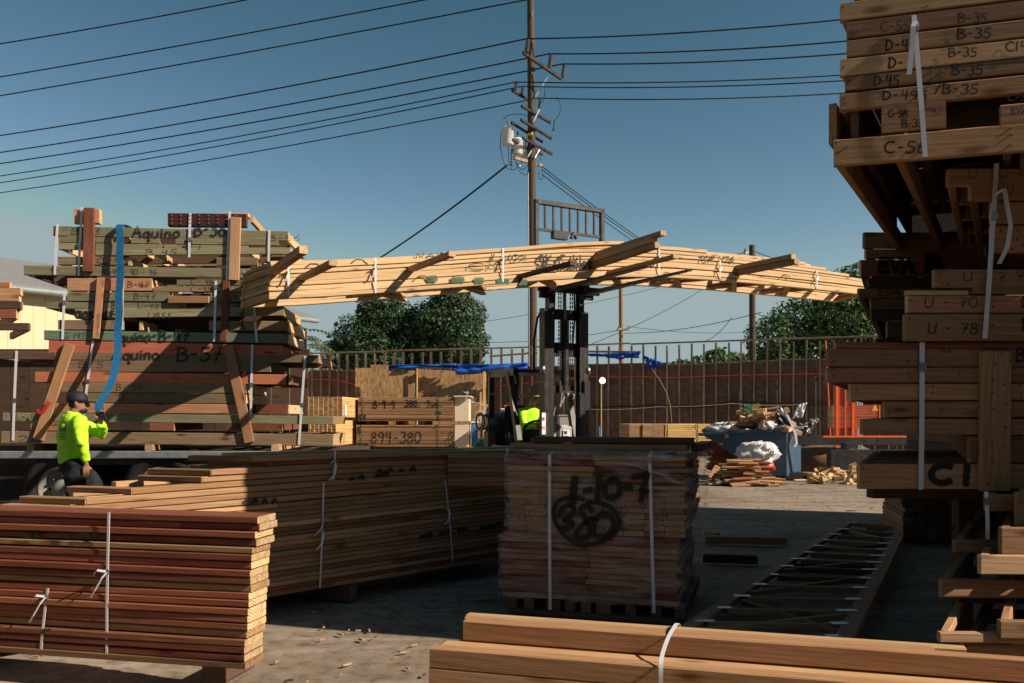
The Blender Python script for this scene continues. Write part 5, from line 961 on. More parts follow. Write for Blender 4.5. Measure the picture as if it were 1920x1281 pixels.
def mid_stacks():
    g = 'sawn timber stacks in front of the chipboard shed'
    for lb, y0, y1, px0, txt in (('upper strapped stack of tan boards marked 8-9-4 380 2x6', 745, 790, 672, 1), ('lower strapped stack of tan boards marked 894-380', 797, 838, 669, 2)):
        t, pf, d, bk, a, b, zb, zt = crossbundle(lb, px0, 851, y0, y1, 20.5, 14 if txt == 1 else 13, 1.15, 'fir_brown', group=g, bands=(.05, .84))
        m = MB(); e = b + d * .02; m.box(V((e.x + .17, e.y + .03, (zb + zt) / 2)), (.34, .03, zt - zb), bev=.003); m.box(V((e.x + .16, e.y + .6, (zb + zt) / 2)), (.34, 1.1, zt - zb - .01)); 
        if txt == 1: m.box(V((e.x + .19, e.y + .5, zt + .018)), (.42, 1.2, .03), bev=.008)
        m.part('end_sheet', 'plywood_pale', t); nf = lambda x, y: pf(x, y) - V((0, .05, 0))
        if txt == 1:
            write_fit(t, '8-9-4', nf, 700, 765, 743, 13, d, 2.3); write_fit(t, '380', nf, 760, 762, 784, 11, d, 2); write_fit(t, '2x6', nf, 800, 764, 824, 12, d, 2); write(t, '', nf(757, 764), d, .2, wd=.022, polylines=[[(0, 0), (.38, .01)]]); write_fit(t, 'S', nf, 673, 761, 678, 8, d, 1.6); write_fit(t, 'SC18', nf, 673, 786, 687, 8, d, 1.5)
        else: write_fit(t, '894-380', nf, 696, 830, 793, 20, d, 1.9); write_fit(t, 'IS', nf, 671, 813, 678, 12, d, 1.6); write_fit(t, 'S61018', nf, 671, 837, 690, 6, d, 1.4)
    z0 = P(0, 790, 20.5).z; z1 = P(0, 797, 20.5).z
    for x in (690, 745, 800): q = P(x, 793.5, 20.7); board(None, [q, q + V((0, 1.1, 0))], z1 - z0 if z1 > z0 else z0 - z1, .09, 'fir_brown', 'sticker', meta=('spacer stick between the two marked tan stacks, %s' % {690: 'left of three', 745: 'middle of three', 800: 'right of three'}[x], 'spacer'))
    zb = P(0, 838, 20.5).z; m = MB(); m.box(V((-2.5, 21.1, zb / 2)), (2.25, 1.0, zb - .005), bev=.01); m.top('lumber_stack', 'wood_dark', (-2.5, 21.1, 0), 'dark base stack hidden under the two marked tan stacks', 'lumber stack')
    # stacks with brown weathered ends and yellow sides
    for lb, y0, y1, xs in (('upper stack with brown board ends and a yellow sunlit side', 744, 783, (570, 642, 672)), ('lower stack with ragged brown ends behind the right end of the truck load', 789, 836, (566, 630, 668))):
        Y = 19.2; a = P(xs[0], y1, Y); b = P(xs[1], y1, Y + .1); c = P(xs[2], y1, Y + 1.6); ztop = P(0, y0, Y).z; zb = a.z; t = thing('lumber_stack', lb, 'lumber stack', a, g); rows = 9; cols = 8; hh = (ztop - zb) / rows
        d = (b - a); d.z = 0; ww = d.length / cols; d.normalize(); e = V((c.x - b.x, c.y - b.y, 0)); e.normalize()
        for i in range(cols):
            for k in range(rows):
                q = a + d * ww * (i + .5); q.z = zb + hh * (k + .5); j = rnd.uniform(-.02, .01) if y0 > 750 else rnd.uniform(-.004, .004); board(t, [q + e * j, q + e * 2.6], hh - .0015, ww - .0015, 'lumber_yellow', end='end_brown', warp=.0004)
        if y0 == 744:
            q = b + e * .25 + d * .006; m = MB(); m.box(V((q.x + .004, q.y, zb + .17)), (.006, .24, .24)); m.part('paper_tag', 'label_white', t)
    # bright stack behind the wrapped pallet
    t, pf, d, bk, a, b, zb, zt = crossbundle('bright yellow stack of stepped board ends in front of the fence', 1246, 1332, 795, 829, 22.5, 9, 1.2, 'lumber_yellow', ang=.12, bands=(.05, .7), bandmat='ink_black')
    for i, (xa, xb) in enumerate(((1180, 1204), (1204, 1222), (1222, 1244))):
        q0 = pf(xa, 829) - bk * (.02 * i); q1 = pf(xb, 829); w_ = (q1 - q0).length; 
        for k in range(9): z = zb + (zt - zb) * (k + .5) / 9; c = V((q0.x, q0.y, z)) + d * w_ / 2; board(t, [c - bk * .02 * (i % 2), c + bk * 1.1], (zt - zb) / 9 - .004, w_ - .006, 'fir_tan', end='end_brown', warp=.0008)
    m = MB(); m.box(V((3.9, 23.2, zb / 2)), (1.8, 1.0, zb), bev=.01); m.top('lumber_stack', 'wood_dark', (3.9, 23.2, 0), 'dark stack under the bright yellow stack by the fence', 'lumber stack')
mid_stacks()
def lamp():
    L = P(1127, 0, 21); L.z = 0; t = thing('work_lamp', 'round white work lamp on a thin stand before the fence', 'lamp', L); c = P(1129, 714, 21); m = MB(); m.tube([L, V((L.x, 21, c.z - .08))], .02, 8); m.part('stand', 'fir_tan', t)
    m = MB(); q = Matrix.Translation(c) @ Matrix.Rotation(R(90), 4, 'X') @ Matrix.Rotation(.25, 4, 'Y'); m.lathe([(0, -.05), (.075, -.045), (.09, 0), (.075, .02), (0, .02)], q, 20); m.part('reflector', 'galvanised', t); m = MB(); m.lathe([(.078, .021), (.06, .035), (0, .04)], q, 20); m.part('lens', 'lamp_glass', t)
    m = MB(); m.tube([P(1124, 828, 20.9), P(1123, 800, 20.9)], .028, 8); m.part('blue_sleeve', 'blue_plastic', t)
lamp()
def crate(px0, px1, y0, y1, Y, dep, mat, label, name='tool_crate', cat='crate', band=None):
    a = P(px0, y1, Y); b = P(px1, y0, Y); m = MB(); z0 = 0 if a.z < .5 else a.z; m.box(((a.x + b.x) / 2, Y + dep / 2, (z0 + b.z) / 2), (b.x - a.x, dep, b.z - z0), bev=.02, mat=0); m.box(((a.x + b.x) / 2, Y + dep / 2, b.z + .012), (b.x - a.x + .03, dep + .03, .03), bev=.006, mat=1); return m.top(name, [mat, band or mat], (a.x, Y, z0), label, cat)
crate(900, 916, 775, 830, 22.6, .7, 'white_paint', 'white cabinet standing behind the right end of the marked stacks', 'cabinet', 'cabinet', 'blue_plastic')
crate(884, 895, 793, 838, 20.8, .5, 'blue_plastic', 'narrow blue box tucked beside the pale stack ends', band='white_paint')
crate(940, 1000, 768, 780, 20.6, .8, 'blue_plastic', 'long blue and white box seen through the forklift cab', band='white_paint')
crate(940, 962, 774, 800, 20.3, .5, 'yellow_paint', 'yellow box behind the forklift gas tank')
crate(946, 960, 762, 776, 19.9, .4, 'orange_paint', 'small orange box above the blue and white box')
crate(1048, 1088, 780, 800, 20.4, .7, 'machine_grey', 'grey box seen through the forklift mast')
def blobmesh(c, rx, ry, rz, seed, mat, label, name, cat, n=16, amp=.25, fr=2.0, flat=True):
    m = MB(); vs = []; fs = []; k = n
    for i in range(k + 1):
        th = math.pi * i / k
        for j in range(2 * n):
            a = math.pi * j / n; p = V((math.sin(th) * math.cos(a), math.sin(th) * math.sin(a), math.cos(th))); s = 1 + amp * noise.noise(p * fr + V((seed, 0, 0))) + amp * .9 * (.25 - abs(noise.noise(p * fr * 1.6 + V((0, seed, 0))))) + amp * .22 * (.2 - abs(noise.noise(p * fr * 4.1 + V((3, seed, 0))))); vs.append(V(c) + V((p.x * rx, p.y * ry, max(p.z, -.75 if flat else -1) * rz)) * s)
    for i in range(k):
        for j in range(2 * n): fs.append((i * 2 * n + j, i * 2 * n + (j + 1) % (2 * n), (i + 1) * 2 * n + (j + 1) % (2 * n), (i + 1) * 2 * n + j))
    m.add(vs, fs, 0, True); return m.top(name, mat, V(c) - V((0, 0, rz)), label, cat)
blobmesh(P(914, 836, 17.4), .3, .3, .18, 3, 'green_plastic', 'green plastic sheeting heaped beside the forklift', 'plastic_sheet', 'sheeting'); blobmesh(P(945, 838, 17.2), .34, .3, .12, 8, 'green_plastic', 'low green plastic fold nearer the forklift wheel', 'plastic_sheet', 'sheeting')
for i in range(9):
    x = 880 + i * 5 if i < 6 else 1040 + (i - 6) * 12; y = rnd.uniform(745, 800); pts = [P(x + rnd.uniform(-14, 14), y + rnd.uniform(-20, 20), 20.2) for _ in range(4)]
    wire('tangled_rope', pts, .007, 'strap_white', 'tangled pale cord among the boxes behind the forklift', 'cord', 'pale cords behind the forklift', .02, 5)

# ---- dumpster and scrap
def dumpster():
    dp = plane(P(1475, 890, 18.6), (1, -.30)); dd = V((1, -.30, 0)).normalized(); bk = V((.30, 1, 0)).normalized(); e = P(1475, 895, 18.6)
    A = dp(1475, 803); B = dp(1312, 815); Cb = dp(1475, 893); D0 = dp(1424, 890); E0 = dp(1330, 822)
    t = thing('dumpster', 'blue steel self tipping dumpster heaped with scrap wood', 'dumpster', V((Cb.x, Cb.y, 0))); W = bk * 1.25 ; W2 = bk * 1.15 + V((.0, 0, 0)); wr = V((.62, 1.0, 0)).normalized() * 1.3
    q = [A, B, E0, D0, Cb]; vs = [p for p in q] + [p + wr for p in q]; m = MB(); m.add(vs, [(0, 1, 2, 3, 4), (9, 8, 7, 6, 5), (1, 6, 7, 2), (2, 7, 8, 3), (3, 8, 9, 4), (4, 9, 5, 0)]); o = m.part('body', 'dumpster_blue', t); md = o.modifiers.new('th', 'SOLIDIFY'); md.thickness = .03
    m = MB(); m.bar(A + V((0, -.02, 0)), B + V((0, -.02, 0)), .09, .07, bev=.01); m.bar(A + V((.03, 0, 0)), A + wr + V((.03, 0, 0)), .08, .07, bev=.01); m.bar(B + wr, A + wr, .08, .07, bev=.01); m.bar(B, B + wr, .08, .07, bev=.01); m.part('rim', 'dumpster_blue', t)
    m = MB(); c = (Cb + D0) / 2 + wr * .5; m.box(V((c.x + .1, c.y, .08)), (.7, .9, .12)); m.box(V((Cb.x + .12, Cb.y + .5, .10)), (.16, .5, .16)); m.part('skid_base', 'dark_steel', t)
    m = MB(); h0 = A + wr * .3 + V((.06, -.02, -.25)); m.tube([h0, h0 + V((0, -.02, -.08)), h0 + wr * .1 + V((0, 0, -.08)), h0 + wr * .1], .012, 6); m.part('hook', 'steel', t)
    return A, B, wr
DA, DB, DW = dumpster()
def scrap(c, L, h, wd, az, el, mat, label, group, roll=0):
    d = V((math.cos(az) * math.cos(el), math.sin(az) * math.cos(el), math.sin(el))); up = V((rnd.uniform(-.4, .4) + roll, rnd.uniform(-.4, .4), 1)); return board(None, [V(c) - d * L / 2, V(c) + d * L / 2], h, wd, mat, 'scrap_board', warp=0, up=up, meta=(label, 'scrap wood', group))
def dumpster_load():
    for i in range(95):
        u = rnd.random(); v = rnd.random(); pk = math.exp(-((u - .42) / .27) ** 2); z = DA.lerp(DB, u).z - .06 + rnd.random() ** .8 * .62 * pk
        c = DA.lerp(DB, u * .8 + .05) + DW * (v * .7 + .08); c.z = z; scrap(c, rnd.uniform(.25, .8), rnd.choice((.04, .09)), rnd.choice((.09, .14)), rnd.uniform(0, 6.28), rnd.uniform(-.45, .5), rnd.choice(('fir_tan', 'fir_pale', 'fir_orange', 'fir_tan', 'lumber_yellow')), 'scrap board offcut heaped in the blue dumpster', 'offcuts heaped in the dumpster')
    def bag(c, rx, ry, rz, seed, mat, lb, amp=.4): blobmesh(c, rx, ry, rz, seed, mat, lb, 'plastic_bag', 'bag', 18, amp, 2.4, False)
    bag(DA.lerp(DB, .78) + DW * .2 + V((0, 0, .10)), .32, .25, .14, 1, 'bag_white', 'crumpled grey white wrap at the left end of the dumpster heap'); bag(DA.lerp(DB, .9) + DW * .3 + V((0, 0, .06)), .24, .25, .12, 2, 'bag_black', 'black bag at the far left end of the dumpster heap')
    bag(DA.lerp(DB, .22) + DW * .05 + V((0, 0, .08)), .2, .16, .12, 7, 'bag_white', 'small white wrap scrap above the front corner of the dumpster')
    m = MB()
    q = P(1489, 776, 18.9); 
    def sheetp(pts, mat, lb):
        mb = MB(); n = 10; vs = []
        for i in range(n + 1):
            for j in range(n + 1): u, v = i / n, j / n; p = (pts[0] * (1 - u) + pts[1] * u) * (1 - v) + (pts[3] * (1 - u) + pts[2] * u) * v; vs.append(p + V((0, 1, 0)) * .09 * noise.noise(V((u * 3, v * 3, len(lb)))) + V((0, 0, .06 * noise.noise(V((u * 2.2, v * 4, 9))))))
        mb.add(vs, [(i * (n + 1) + j, (i + 1) * (n + 1) + j, (i + 1) * (n + 1) + j + 1, i * (n + 1) + j + 1) for i in range(n) for j in range(n)], 0, True); o = mb.top('plastic_scrap', mat, pts[0], lb, 'plastic'); md = o.modifiers.new('th', 'SOLIDIFY'); md.thickness = .008
    Yq = 18.75
    sheetp([P(1484, 785, Yq), P(1499, 758, Yq), P(1513, 755, Yq), P(1504, 783, Yq)], 'bag_white', 'printed white plastic flap standing up at the right of the dumpster heap')
    sheetp([P(1454, 768, Yq), P(1470, 765, Yq), P(1486, 799, Yq), P(1456, 797, Yq)], 'bag_black', 'black plastic sheet in the middle of the dumpster heap'); sheetp([P(1456, 766, Yq - .1), P(1468, 768, Yq - .1), P(1492, 797, Yq - .2), P(1480, 790, Yq - .1)], 'bag_white', 'white strip lying over the black plastic sheet in the heap')
    sheetp([P(1495, 790, Yq - .1), P(1528, 792, Yq), P(1522, 815, Yq - .2), P(1510, 812, Yq - .25)], 'bag_black', 'torn black plastic hanging over the right rim of the dumpster'); sheetp([P(1520, 785, Yq), P(1536, 788, Yq), P(1530, 794, Yq), P(1518, 792, Yq)], 'bag_white', 'white scrap curling past the right corner of the dumpster')
    pts = [P(x, y, 18.4) for x, y in ((1476, 778), (1484, 795), (1492, 815), (1494, 832), (1490, 838))]; m = MB(); m.strip(pts, V((.05, 0, 0))); m.top('strap_scrap', 'strap_white', pts[0], 'white strap end hanging down the bright side of the dumpster', 'strap')
    for i in range(5): pts = [P(1400 + rnd.uniform(-10, 12), 765 + rnd.uniform(-8, 12), 18.9) for _ in range(5)]; wire('green_twine', pts, .012, 'green_plastic', 'loop of green twine on top of the dumpster heap', 'twine', 'green twine on the heap', .03, 5)
dumpster_load()
def white_sack():
    c = P(1421, 852, 17.9); o = blobmesh(c, .43, .28, .27, 14, 'bag_white', 'big crumpled white plastic sack slumped against the dumpster front', 'plastic_sack', 'sack', 26, .42, 1.7, False)
    for k in range(4): write(o, '', c + V((-.14 + .09 * k, -.40, .17 - .045 * k)), V((1, .1, 0)), .1, wd=.03, polylines=[[(0, 0), (.03, .05), (.06, .0), (.08, .05)]], name='sack_print')
    write(o, '', c + V((-.34, -.36, -.03)), V((1, 0, 0)), .1, wd=.05, mat='spray_green', polylines=[[(0, 0), (.05, .03), (.1, .0)]], name='sack_print')
white_sack()
blobmesh(P(1440, 876, 17.5), .12, .1, .10, 21, 'red_plastic', 'red plastic scrap on the offcut pile below the white sack', 'plastic_scrap', 'plastic', 10, .5)
def scrap_piles():
    g = 'offcuts piled in front of the dumpster'
    for i in range(12):
        for j in range(6 - i // 3):
            x = 1368 + j * 13 + rnd.uniform(-6, 6) + i * 1.5; c = P(x, 0, 17.3 + rnd.uniform(-.3, .3)); c.z = .03 + i * .042; scrap(c, rnd.uniform(.4, .7), .038, .09, rnd.uniform(-.35, .25), rnd.uniform(-.04, .04), rnd.choice(('fir_orange', 'fir_tan', 'fir_red')), 'orange offcut stacked in front of the dumpster', g)
    for x, y, L, az, el, m in ((1340, 895, .5, 1.0, .5, 'fir_orange'), (1356, 897, .5, 1.1, .4, 'fir_tan'), (1376, 890, .55, 2.3, .6, 'fir_red'), (1397, 894, .5, 1.0, .45, 'fir_tan'), (1413, 886, .75, 2.1, .5, 'fir_red'), (1335, 880, .4, .3, .2, 'lumber_yellow'), (1440, 900, .7, -.1, .02, 'fir_orange'), (1350, 906, .5, .05, .03, 'lumber_yellow'), (1390, 908, .45, .2, .05, 'fir_tan'), (1440, 905, .8, -.03, .02, 'fir_tan'), (1425, 908, .35, -.35, .05, 'fir_tan'), (1370, 880, .6, .2, .15, 'fir_orange'), (1345, 868, .5, -.3, .3, 'lumber_yellow'), (1455, 890, .5, .1, .03, 'fir_orange'), (1470, 893, .4, -.2, .05, 'fir_red')):
        c = G(x, y + 4, .0); c.z = .03 + abs(math.sin(el)) * L / 2; scrap(c, L, .04, .15, az, el, m, 'broad offcut tipped at the foot of the scrap pile', 'broad offcuts at the foot of the pile', .6)
    for i in range(70):
        u = rnd.random(); v = rnd.random(); x = 1520 + u * 130; Y = 17.6 + v * 1.9; c = P(x, 0, Y); c.z = .03 + rnd.random() * .33 * math.exp(-((u - .45) / .42) ** 2) * (.4 + .6 * v); scrap(c, rnd.uniform(.12, .34), .07, .09, rnd.uniform(0, 6.3), rnd.uniform(-.5, .5), rnd.choice(('fir_tan', 'fir_pale', 'lumber_yellow')), 'short pale block in the heap right of the dumpster', 'short blocks heaped right of the dumpster')
    for i, (x, y, L, m) in enumerate(((1545, 905, .9, 'stud_grey'), (1500, 903, .5, 'bag_white'), (1590, 898, .6, 'fir_tan'))): c = G(x, y); c.z = .03; board(None, [c - V((L / 4, .0, 0)), c + V((L / 4, .04, 0))], .03, .08, 'fir_pale', 'loose_board', meta=('flat loose board on the ground right of the dumpster, ' + ('nearest', 'left by the skid', 'farthest')[i], 'loose board'))
    blobmesh((8.4, 22, .15), 1.4, .8, .5, 5, 'dirt_heap', 'heap of brown dirt behind the pale block pile', 'dirt_heap', 'dirt heap', 14, .2)
    t = thing('lumber_stack', 'reddish stack of boards behind the dumpster left side', 'lumber stack', P(1355, 880, 19.5))
    for k in range(13): a = P(1330, 884 - k * 4.6, 19.5); b = P(1384, 884 - k * 4.6, 19.5); j = rnd.uniform(-.1, .1); board(t, [a + V((j, 0, 0)), b + V((j, 0, 0))], .05, .2, 'fir_red')
scrap_piles()
def safety_gate():
    Y = 20.5; a = P(1568, 820, Y); t = thing('safety_gate', 'orange mesh safety gate behind the right lumber stack', 'gate', V((a.x, Y, 0)))
    for x0, x1, y0, y1 in ((1570, 1584, 724, 815), (1584, 1596, 752, 815), (1602, 1648, 760, 815)):
        m = MB()
        for i in range(int((x1 - x0) / 3.6) + 1): x = x0 + i * 3.6; m.bar(P(x, y0, Y), P(x, y1, Y), .008, .008)
        for i in range(int((y1 - y0) / 5) + 1): y = y0 + i * 5; m.bar(P(x0, y, Y - .012), P(x1, y, Y - .012), .008, .008)
        m.part('mesh_panel', 'orange_paint', t)
    m = MB(); [m.bar(P(x, y, Y - .03), P(x, 840, Y - .03), .07, .07) for x, y in ((1599, 755), (1569, 724))]; [m.bar(P(x, y, Y - .03), P(x, 822, Y - .03), .03, .03) for x, y in ((1585, 724), (1649, 760))]; m.part('gate_post', 'orange_paint', t); m = MB(); c = P(1641, 764, Y - .05); m.add([c + V((-.07, 0, -.08)), c + V((.07, 0, -.08)), c + V((0, 0, .08))], [(0, 1, 2)]); m.part('warning_sign', 'yellow_paint', t)
    board(None, [P(1543, 819, 17.2), P(1700, 819, 17.2)], .035, .06, 'fir_orange', 'barrier_bar', meta=('thin orange barrier bar in front of the mesh gate', 'barrier')).data.materials[0] = MATS['orange_paint']
    m = MB(); m.box(P(1610, 826, 18.5) + V((0, .1, 0)), (2.6, .12, .2), bev=.01); m.box(P(1592, 836, 18.2), (.26, .3, .12), bev=.01); m.box(V((9.3, 20.2, .30)), (3.6, .3, .6)); m.top('steel_beam', 'dark_steel', P(1610, 826, 18.5), 'grey steel beam frame below the orange gate', 'beam')
    for i in range(4): q = P(1606 + i * 3, 0, 21.5); m = MB(); m.tube([V((q.x, 21.5, .2)), V((q.x, 21.5, P(0, 722, 21.5).z))], .035, 8); m.top('steel_pipe', 'galvanised', (q.x, 21.5, .2), 'grey pipe leaning behind the orange mesh gate', 'pipe', 'pipes behind the orange gate')
    t = thing('lumber_stack', 'red brown stack just behind the orange mesh gate', 'lumber stack', P(1575, 800, 21))
    for k in range(8): a = P(1556, 800 - k * 5.2, 21.2); b = P(1640, 800 - k * 5.2, 21.2); board(t, [a, b], .066, .3, 'fir_red')
safety_gate()

# ================================================================ NEAR STACKS
def red_stack():
    d = V((math.cos(R(12)), -math.sin(R(12)), 0)); c0 = V((-1.25, 4.21, 0)); pf = plane(c0, d); nrm = V((d.y, -d.x, 0)); bk = -nrm
    t = thing('lumber_stack', 'near stack of dark red boards with bright cut ends at lower left', 'lumber stack', c0); n = 20; z0 = .148; z1 = .905; h = (z1 - z0) / n; WD_ = .185
    rights = [487, 487, 482, 482, 477, 477, 474, 474, 474, 474, 471, 471, 471, 470, 470, 466, 466, 465, 465, 466]
    for k in range(n):
        z = z1 - h * (k + .5); e = pf(rights[k] - 3, 1000); e.z = z; off = rnd.uniform(-.012, .012) + (-.012 if k > 3 else 0); g = .5 * (k == 4)
        a = e - d * rnd.uniform(2.9, 3.2) + bk * (WD_ / 2 + off); b = e + bk * (WD_ / 2 + off)
        if k in (1, 8): q = a.lerp(b, .86 if k == 1 else .3); board(t, [a, q - d * .002], h - .003, WD_, 'fir_red', warp=.0016); board(t, [q + d * .002, b], h - .003, WD_, 'fir_red', warp=.001)
        else: dz = V((0, 0, rnd.uniform(-.003, .003))); board(t, [a + dz, b - dz], h - .004 - (.004 if k == 4 else 0), WD_, rnd.choice(('fir_red', 'fir_red', 'fir_red', 'fir_red', 'fir_red', 'fir_brown')), warp=.0026)
    strap(t, pf(208, 960), pf(204, 1236), .0135, d, .4, True, off=.016); strap(t, pf(94, 1102), pf(80, 1229), .0135, d, .12, True, off=.016)
    for k, (x, wd) in enumerate(((46, 22), (64, 10), (118, 14), (150, 26), (176, 9))): o = pf(x, 1004 + (k % 2) * 2); write(t, '', o + nrm * .006, d, .05, wd=.024, name='paint_marks', polylines=[[(0, 0), (wd * .0014, .012 * (k % 2)), (wd * .0028, .0)]])
    q = pf(372, 1240); q.z = .072; board(None, [q + bk * .09, q + bk * .5], .14, .07, 'wood_dark', 'dunnage_block', meta=('dark block set back under the right half of the near red stack', 'timber block'))
    q = pf(-300, 1200); q.z = .072; board(None, [q, q + bk * .5], .14, .09, 'wood_dark', 'dunnage_block', meta=('dark block holding up the far left of the red stack', 'timber block'))
red_stack()
MA = R(44); MD = V((math.cos(MA), math.sin(MA), 0)); MN = V((MD.y, -MD.x, 0)); M0_ = V((-1.69, 5.95, 0)); mp_ = plane(M0_, MD)
def mid_bundles():
    t = thing('lumber_bundle', 'big shaded lower bundle of thin boards running back behind the red stack', 'lumber bundle', M0_); bk = -MN; n = 19; zt0 = .80
    # the bundle bows: its far end sits a little lower at the top
    def zl(s, f): return .135 + (zt0 - .135) * f - .012 * math.sin((s + 1.5) * 1.1) * f + .02 * s * .3 * f
    def ln(s0, s1, f, dep, off): return [M0_ + MD * (s0 + (s1 - s0) * i / 7) + bk * (dep - off) + V((0, 0, zl(s0 + (s1 - s0) * i / 7, f))) for i in range(8)]
    h = (zt0 - .135) / n
    for k in range(n):
        f = (k + .5) / n; off = rnd.uniform(-.012, .012); m = rnd.choice(('fir_brown', 'fir_tan', 'fir_brown', 'fir_red', 'fir_tan')); sR = 3.0
        cuts = sorted([-1.8] + [rnd.uniform(-.2, 1.9) for _ in range(1 if k % 3 else 2)] + [sR])
        for a, b in zip(cuts[:-1], cuts[1:]):
            board(t, ln(a + .002, b - .002, f, .07, off + rnd.uniform(-.004, .004)), h - .0025, .14, rnd.choice((m, m, 'fir_tan')), warp=0)
    m = MB(); c = M0_ + MD * .6 + bk * .62; m.box(c + V((0, 0, .46)), (4.7, .9, .6), Matrix((MD, MN, V((0, 0, 1)))).transposed().inverted().transposed() if False else Matrix((MD, bk, V((0, 0, 1)))).transposed()); m.part('core', 'fir_brown', t)
    for x, y0, x1, y1, bk_ in ((604, 905, 597, 1102, .45), (832, 898, 846, 1052, .35)): strap(t, mp_(x, y0), mp_(x1, y1), .014, MD, bk_, True, off=.02)
    m = MB(); q = mp_(604, 950); m.tube([q + MN * .02, mp_(598, 985) + MN * .05, mp_(585, 1005) + MN * .03], .004, 5); m.part('strap_tail', 'strap_white', t)
    nf = lambda x, y: mp_(x, y) + MN * .017
    for x0, x1, y in ((786, 815, 1006), (822, 850, 1000), (856, 880, 994), (898, 912, 990), (918, 940, 986)): write(t, '', nf(x0, y), MD, .05, wd=.026, name='paint_marks', polylines=[[(i * .045, .004 * i), (i * .045 + .022, .004 * i)] for i in range(3)])
    for x0 in (456, 472, 490, 508): write(t, '', nf(x0, 942), MD, .05, wd=.022, name='paint_marks', polylines=[[(0, 0), (.02, .02), (.03, .0)]])
    # upper bundle: wall frames with stepped left ends
    t = thing('lumber_bundle', 'upper bundle of long frames with stepped ends, sunlit at its left', 'lumber bundle', M0_ + V((0, 0, .8))); lay = [(.823, -1.9, 0), (.863, -1.80, 127), (.903, -1.2, 0), (.943, -1.17, 250), (.985, -.1, 380), (1.025, -.05, 396), (1.065, .35, 508), (1.1, .5, 470)]
    for k, (z, s0, px) in enumerate(lay):
        if px: q = plane(M0_, MD)(px, 880); s0 = (q - M0_).dot(MD)
        sR = 1.66 if k < 6 else 3.0; off = rnd.uniform(-.015, .015); f0 = M0_ + MD * s0 - bk * off; zz = lambda s: z + .012 * math.sin(s * 1.2 + k * .2) - .008
        P_ = lambda s, dep: M0_ + MD * s + bk * (dep - off) + V((0, 0, zz(s))); path = [P_(s0 + (sR - s0) * i / 8, .045) for i in range(9)]; mm = ('fir_tan', 'fir_orange', 'fir_tan', 'fir_orange', 'fir_tan', 'fir_brown', 'fir_red', 'fir_tan')[k]
        board(t, path, .0385, .09, mm); board(t, [P_(s0 + .1 + (sR - s0 - .1) * i / 8, .62) for i in range(9)], .0385, .09, 'fir_tan')
        eb = V((-.93, .36, 0)) * .5; a = P_(s0 + .03, .02); bq = P_(s0, .02) + eb; board(t, [a, bq], .0385, .09, 'fir_brown', 'end_board', end='end_brown')
        for s in ((1.2, 2.2) if k % 2 else (.9, 2.6)):
            if s > s0 + .3: board(t, [P_(s, .092), P_(s, .57)], .036, .09, 'fir_tan')
    strap(t, mp_(624, 843), mp_(621, 900), .014, MD, .4, True, off=.03); nf = lambda x, y: mp_(x, y) + MN * .03
    for i, (x, y) in enumerate(((652, 898), (668, 897), (700, 892), (712, 890), (704, 883), (722, 884), (745, 882), (765, 881))): write(t, '', nf(x, y), MD, .05, wd=.024, name='paint_marks', polylines=[[(0, 0), (.03, .02), (.05, -.003)] if i % 2 else [(0, .0), (.035, .002)]])
    # short bundle across its far end
    Yc = 7.06; cp = plane(P(845, 890, Yc), (1, -.3)); cd = V((1, -.3, 0)).normalized(); t = thing('lumber_bundle', 'short shaded bundle lying across the far end, left of the wrapped pallet', 'lumber bundle', cp(845, 898))
    for k in range(-2, 5):
        a = cp(843, 890 - k * 8.6); b = cp(985, 890 - k * 8.6); board(t, [a, b], .0365, .09, 'fir_brown', warp=.001); board(t, [a + V((.35, 1.0, 0)), b + V((.35, 1.0, 0))], .0365, .14, 'fir_tan', warp=.001)
    for k in range(-2, 5): a = cp(846, 890 - k * 8.6); board(t, [a + V((.05, .06, 0)), a + V((.36, .92, 0))], .036, .09, 'fir_tan')
    strap(t, cp(952, 840), cp(952, 860), .012, cd, None)
    for (x, y, L, m_, lb) in ((662, 1128, 1.0, 'wood_dark', 'dark squared timber on the ground under the near end of the big lower bundle'), (898, 1064, .9, 'fir_brown', 'brown squared timber on the ground under the far end of the big lower bundle')):
        e = G(x, y); e.z = .065; board(None, [e, e + V((-1.0, .42, 0)).normalized() * L], .125, .10, m_, 'dunnage_timber', meta=(lb, 'timber'))
    for i, px in enumerate((250, 128)):
        pass
mid_bundles()
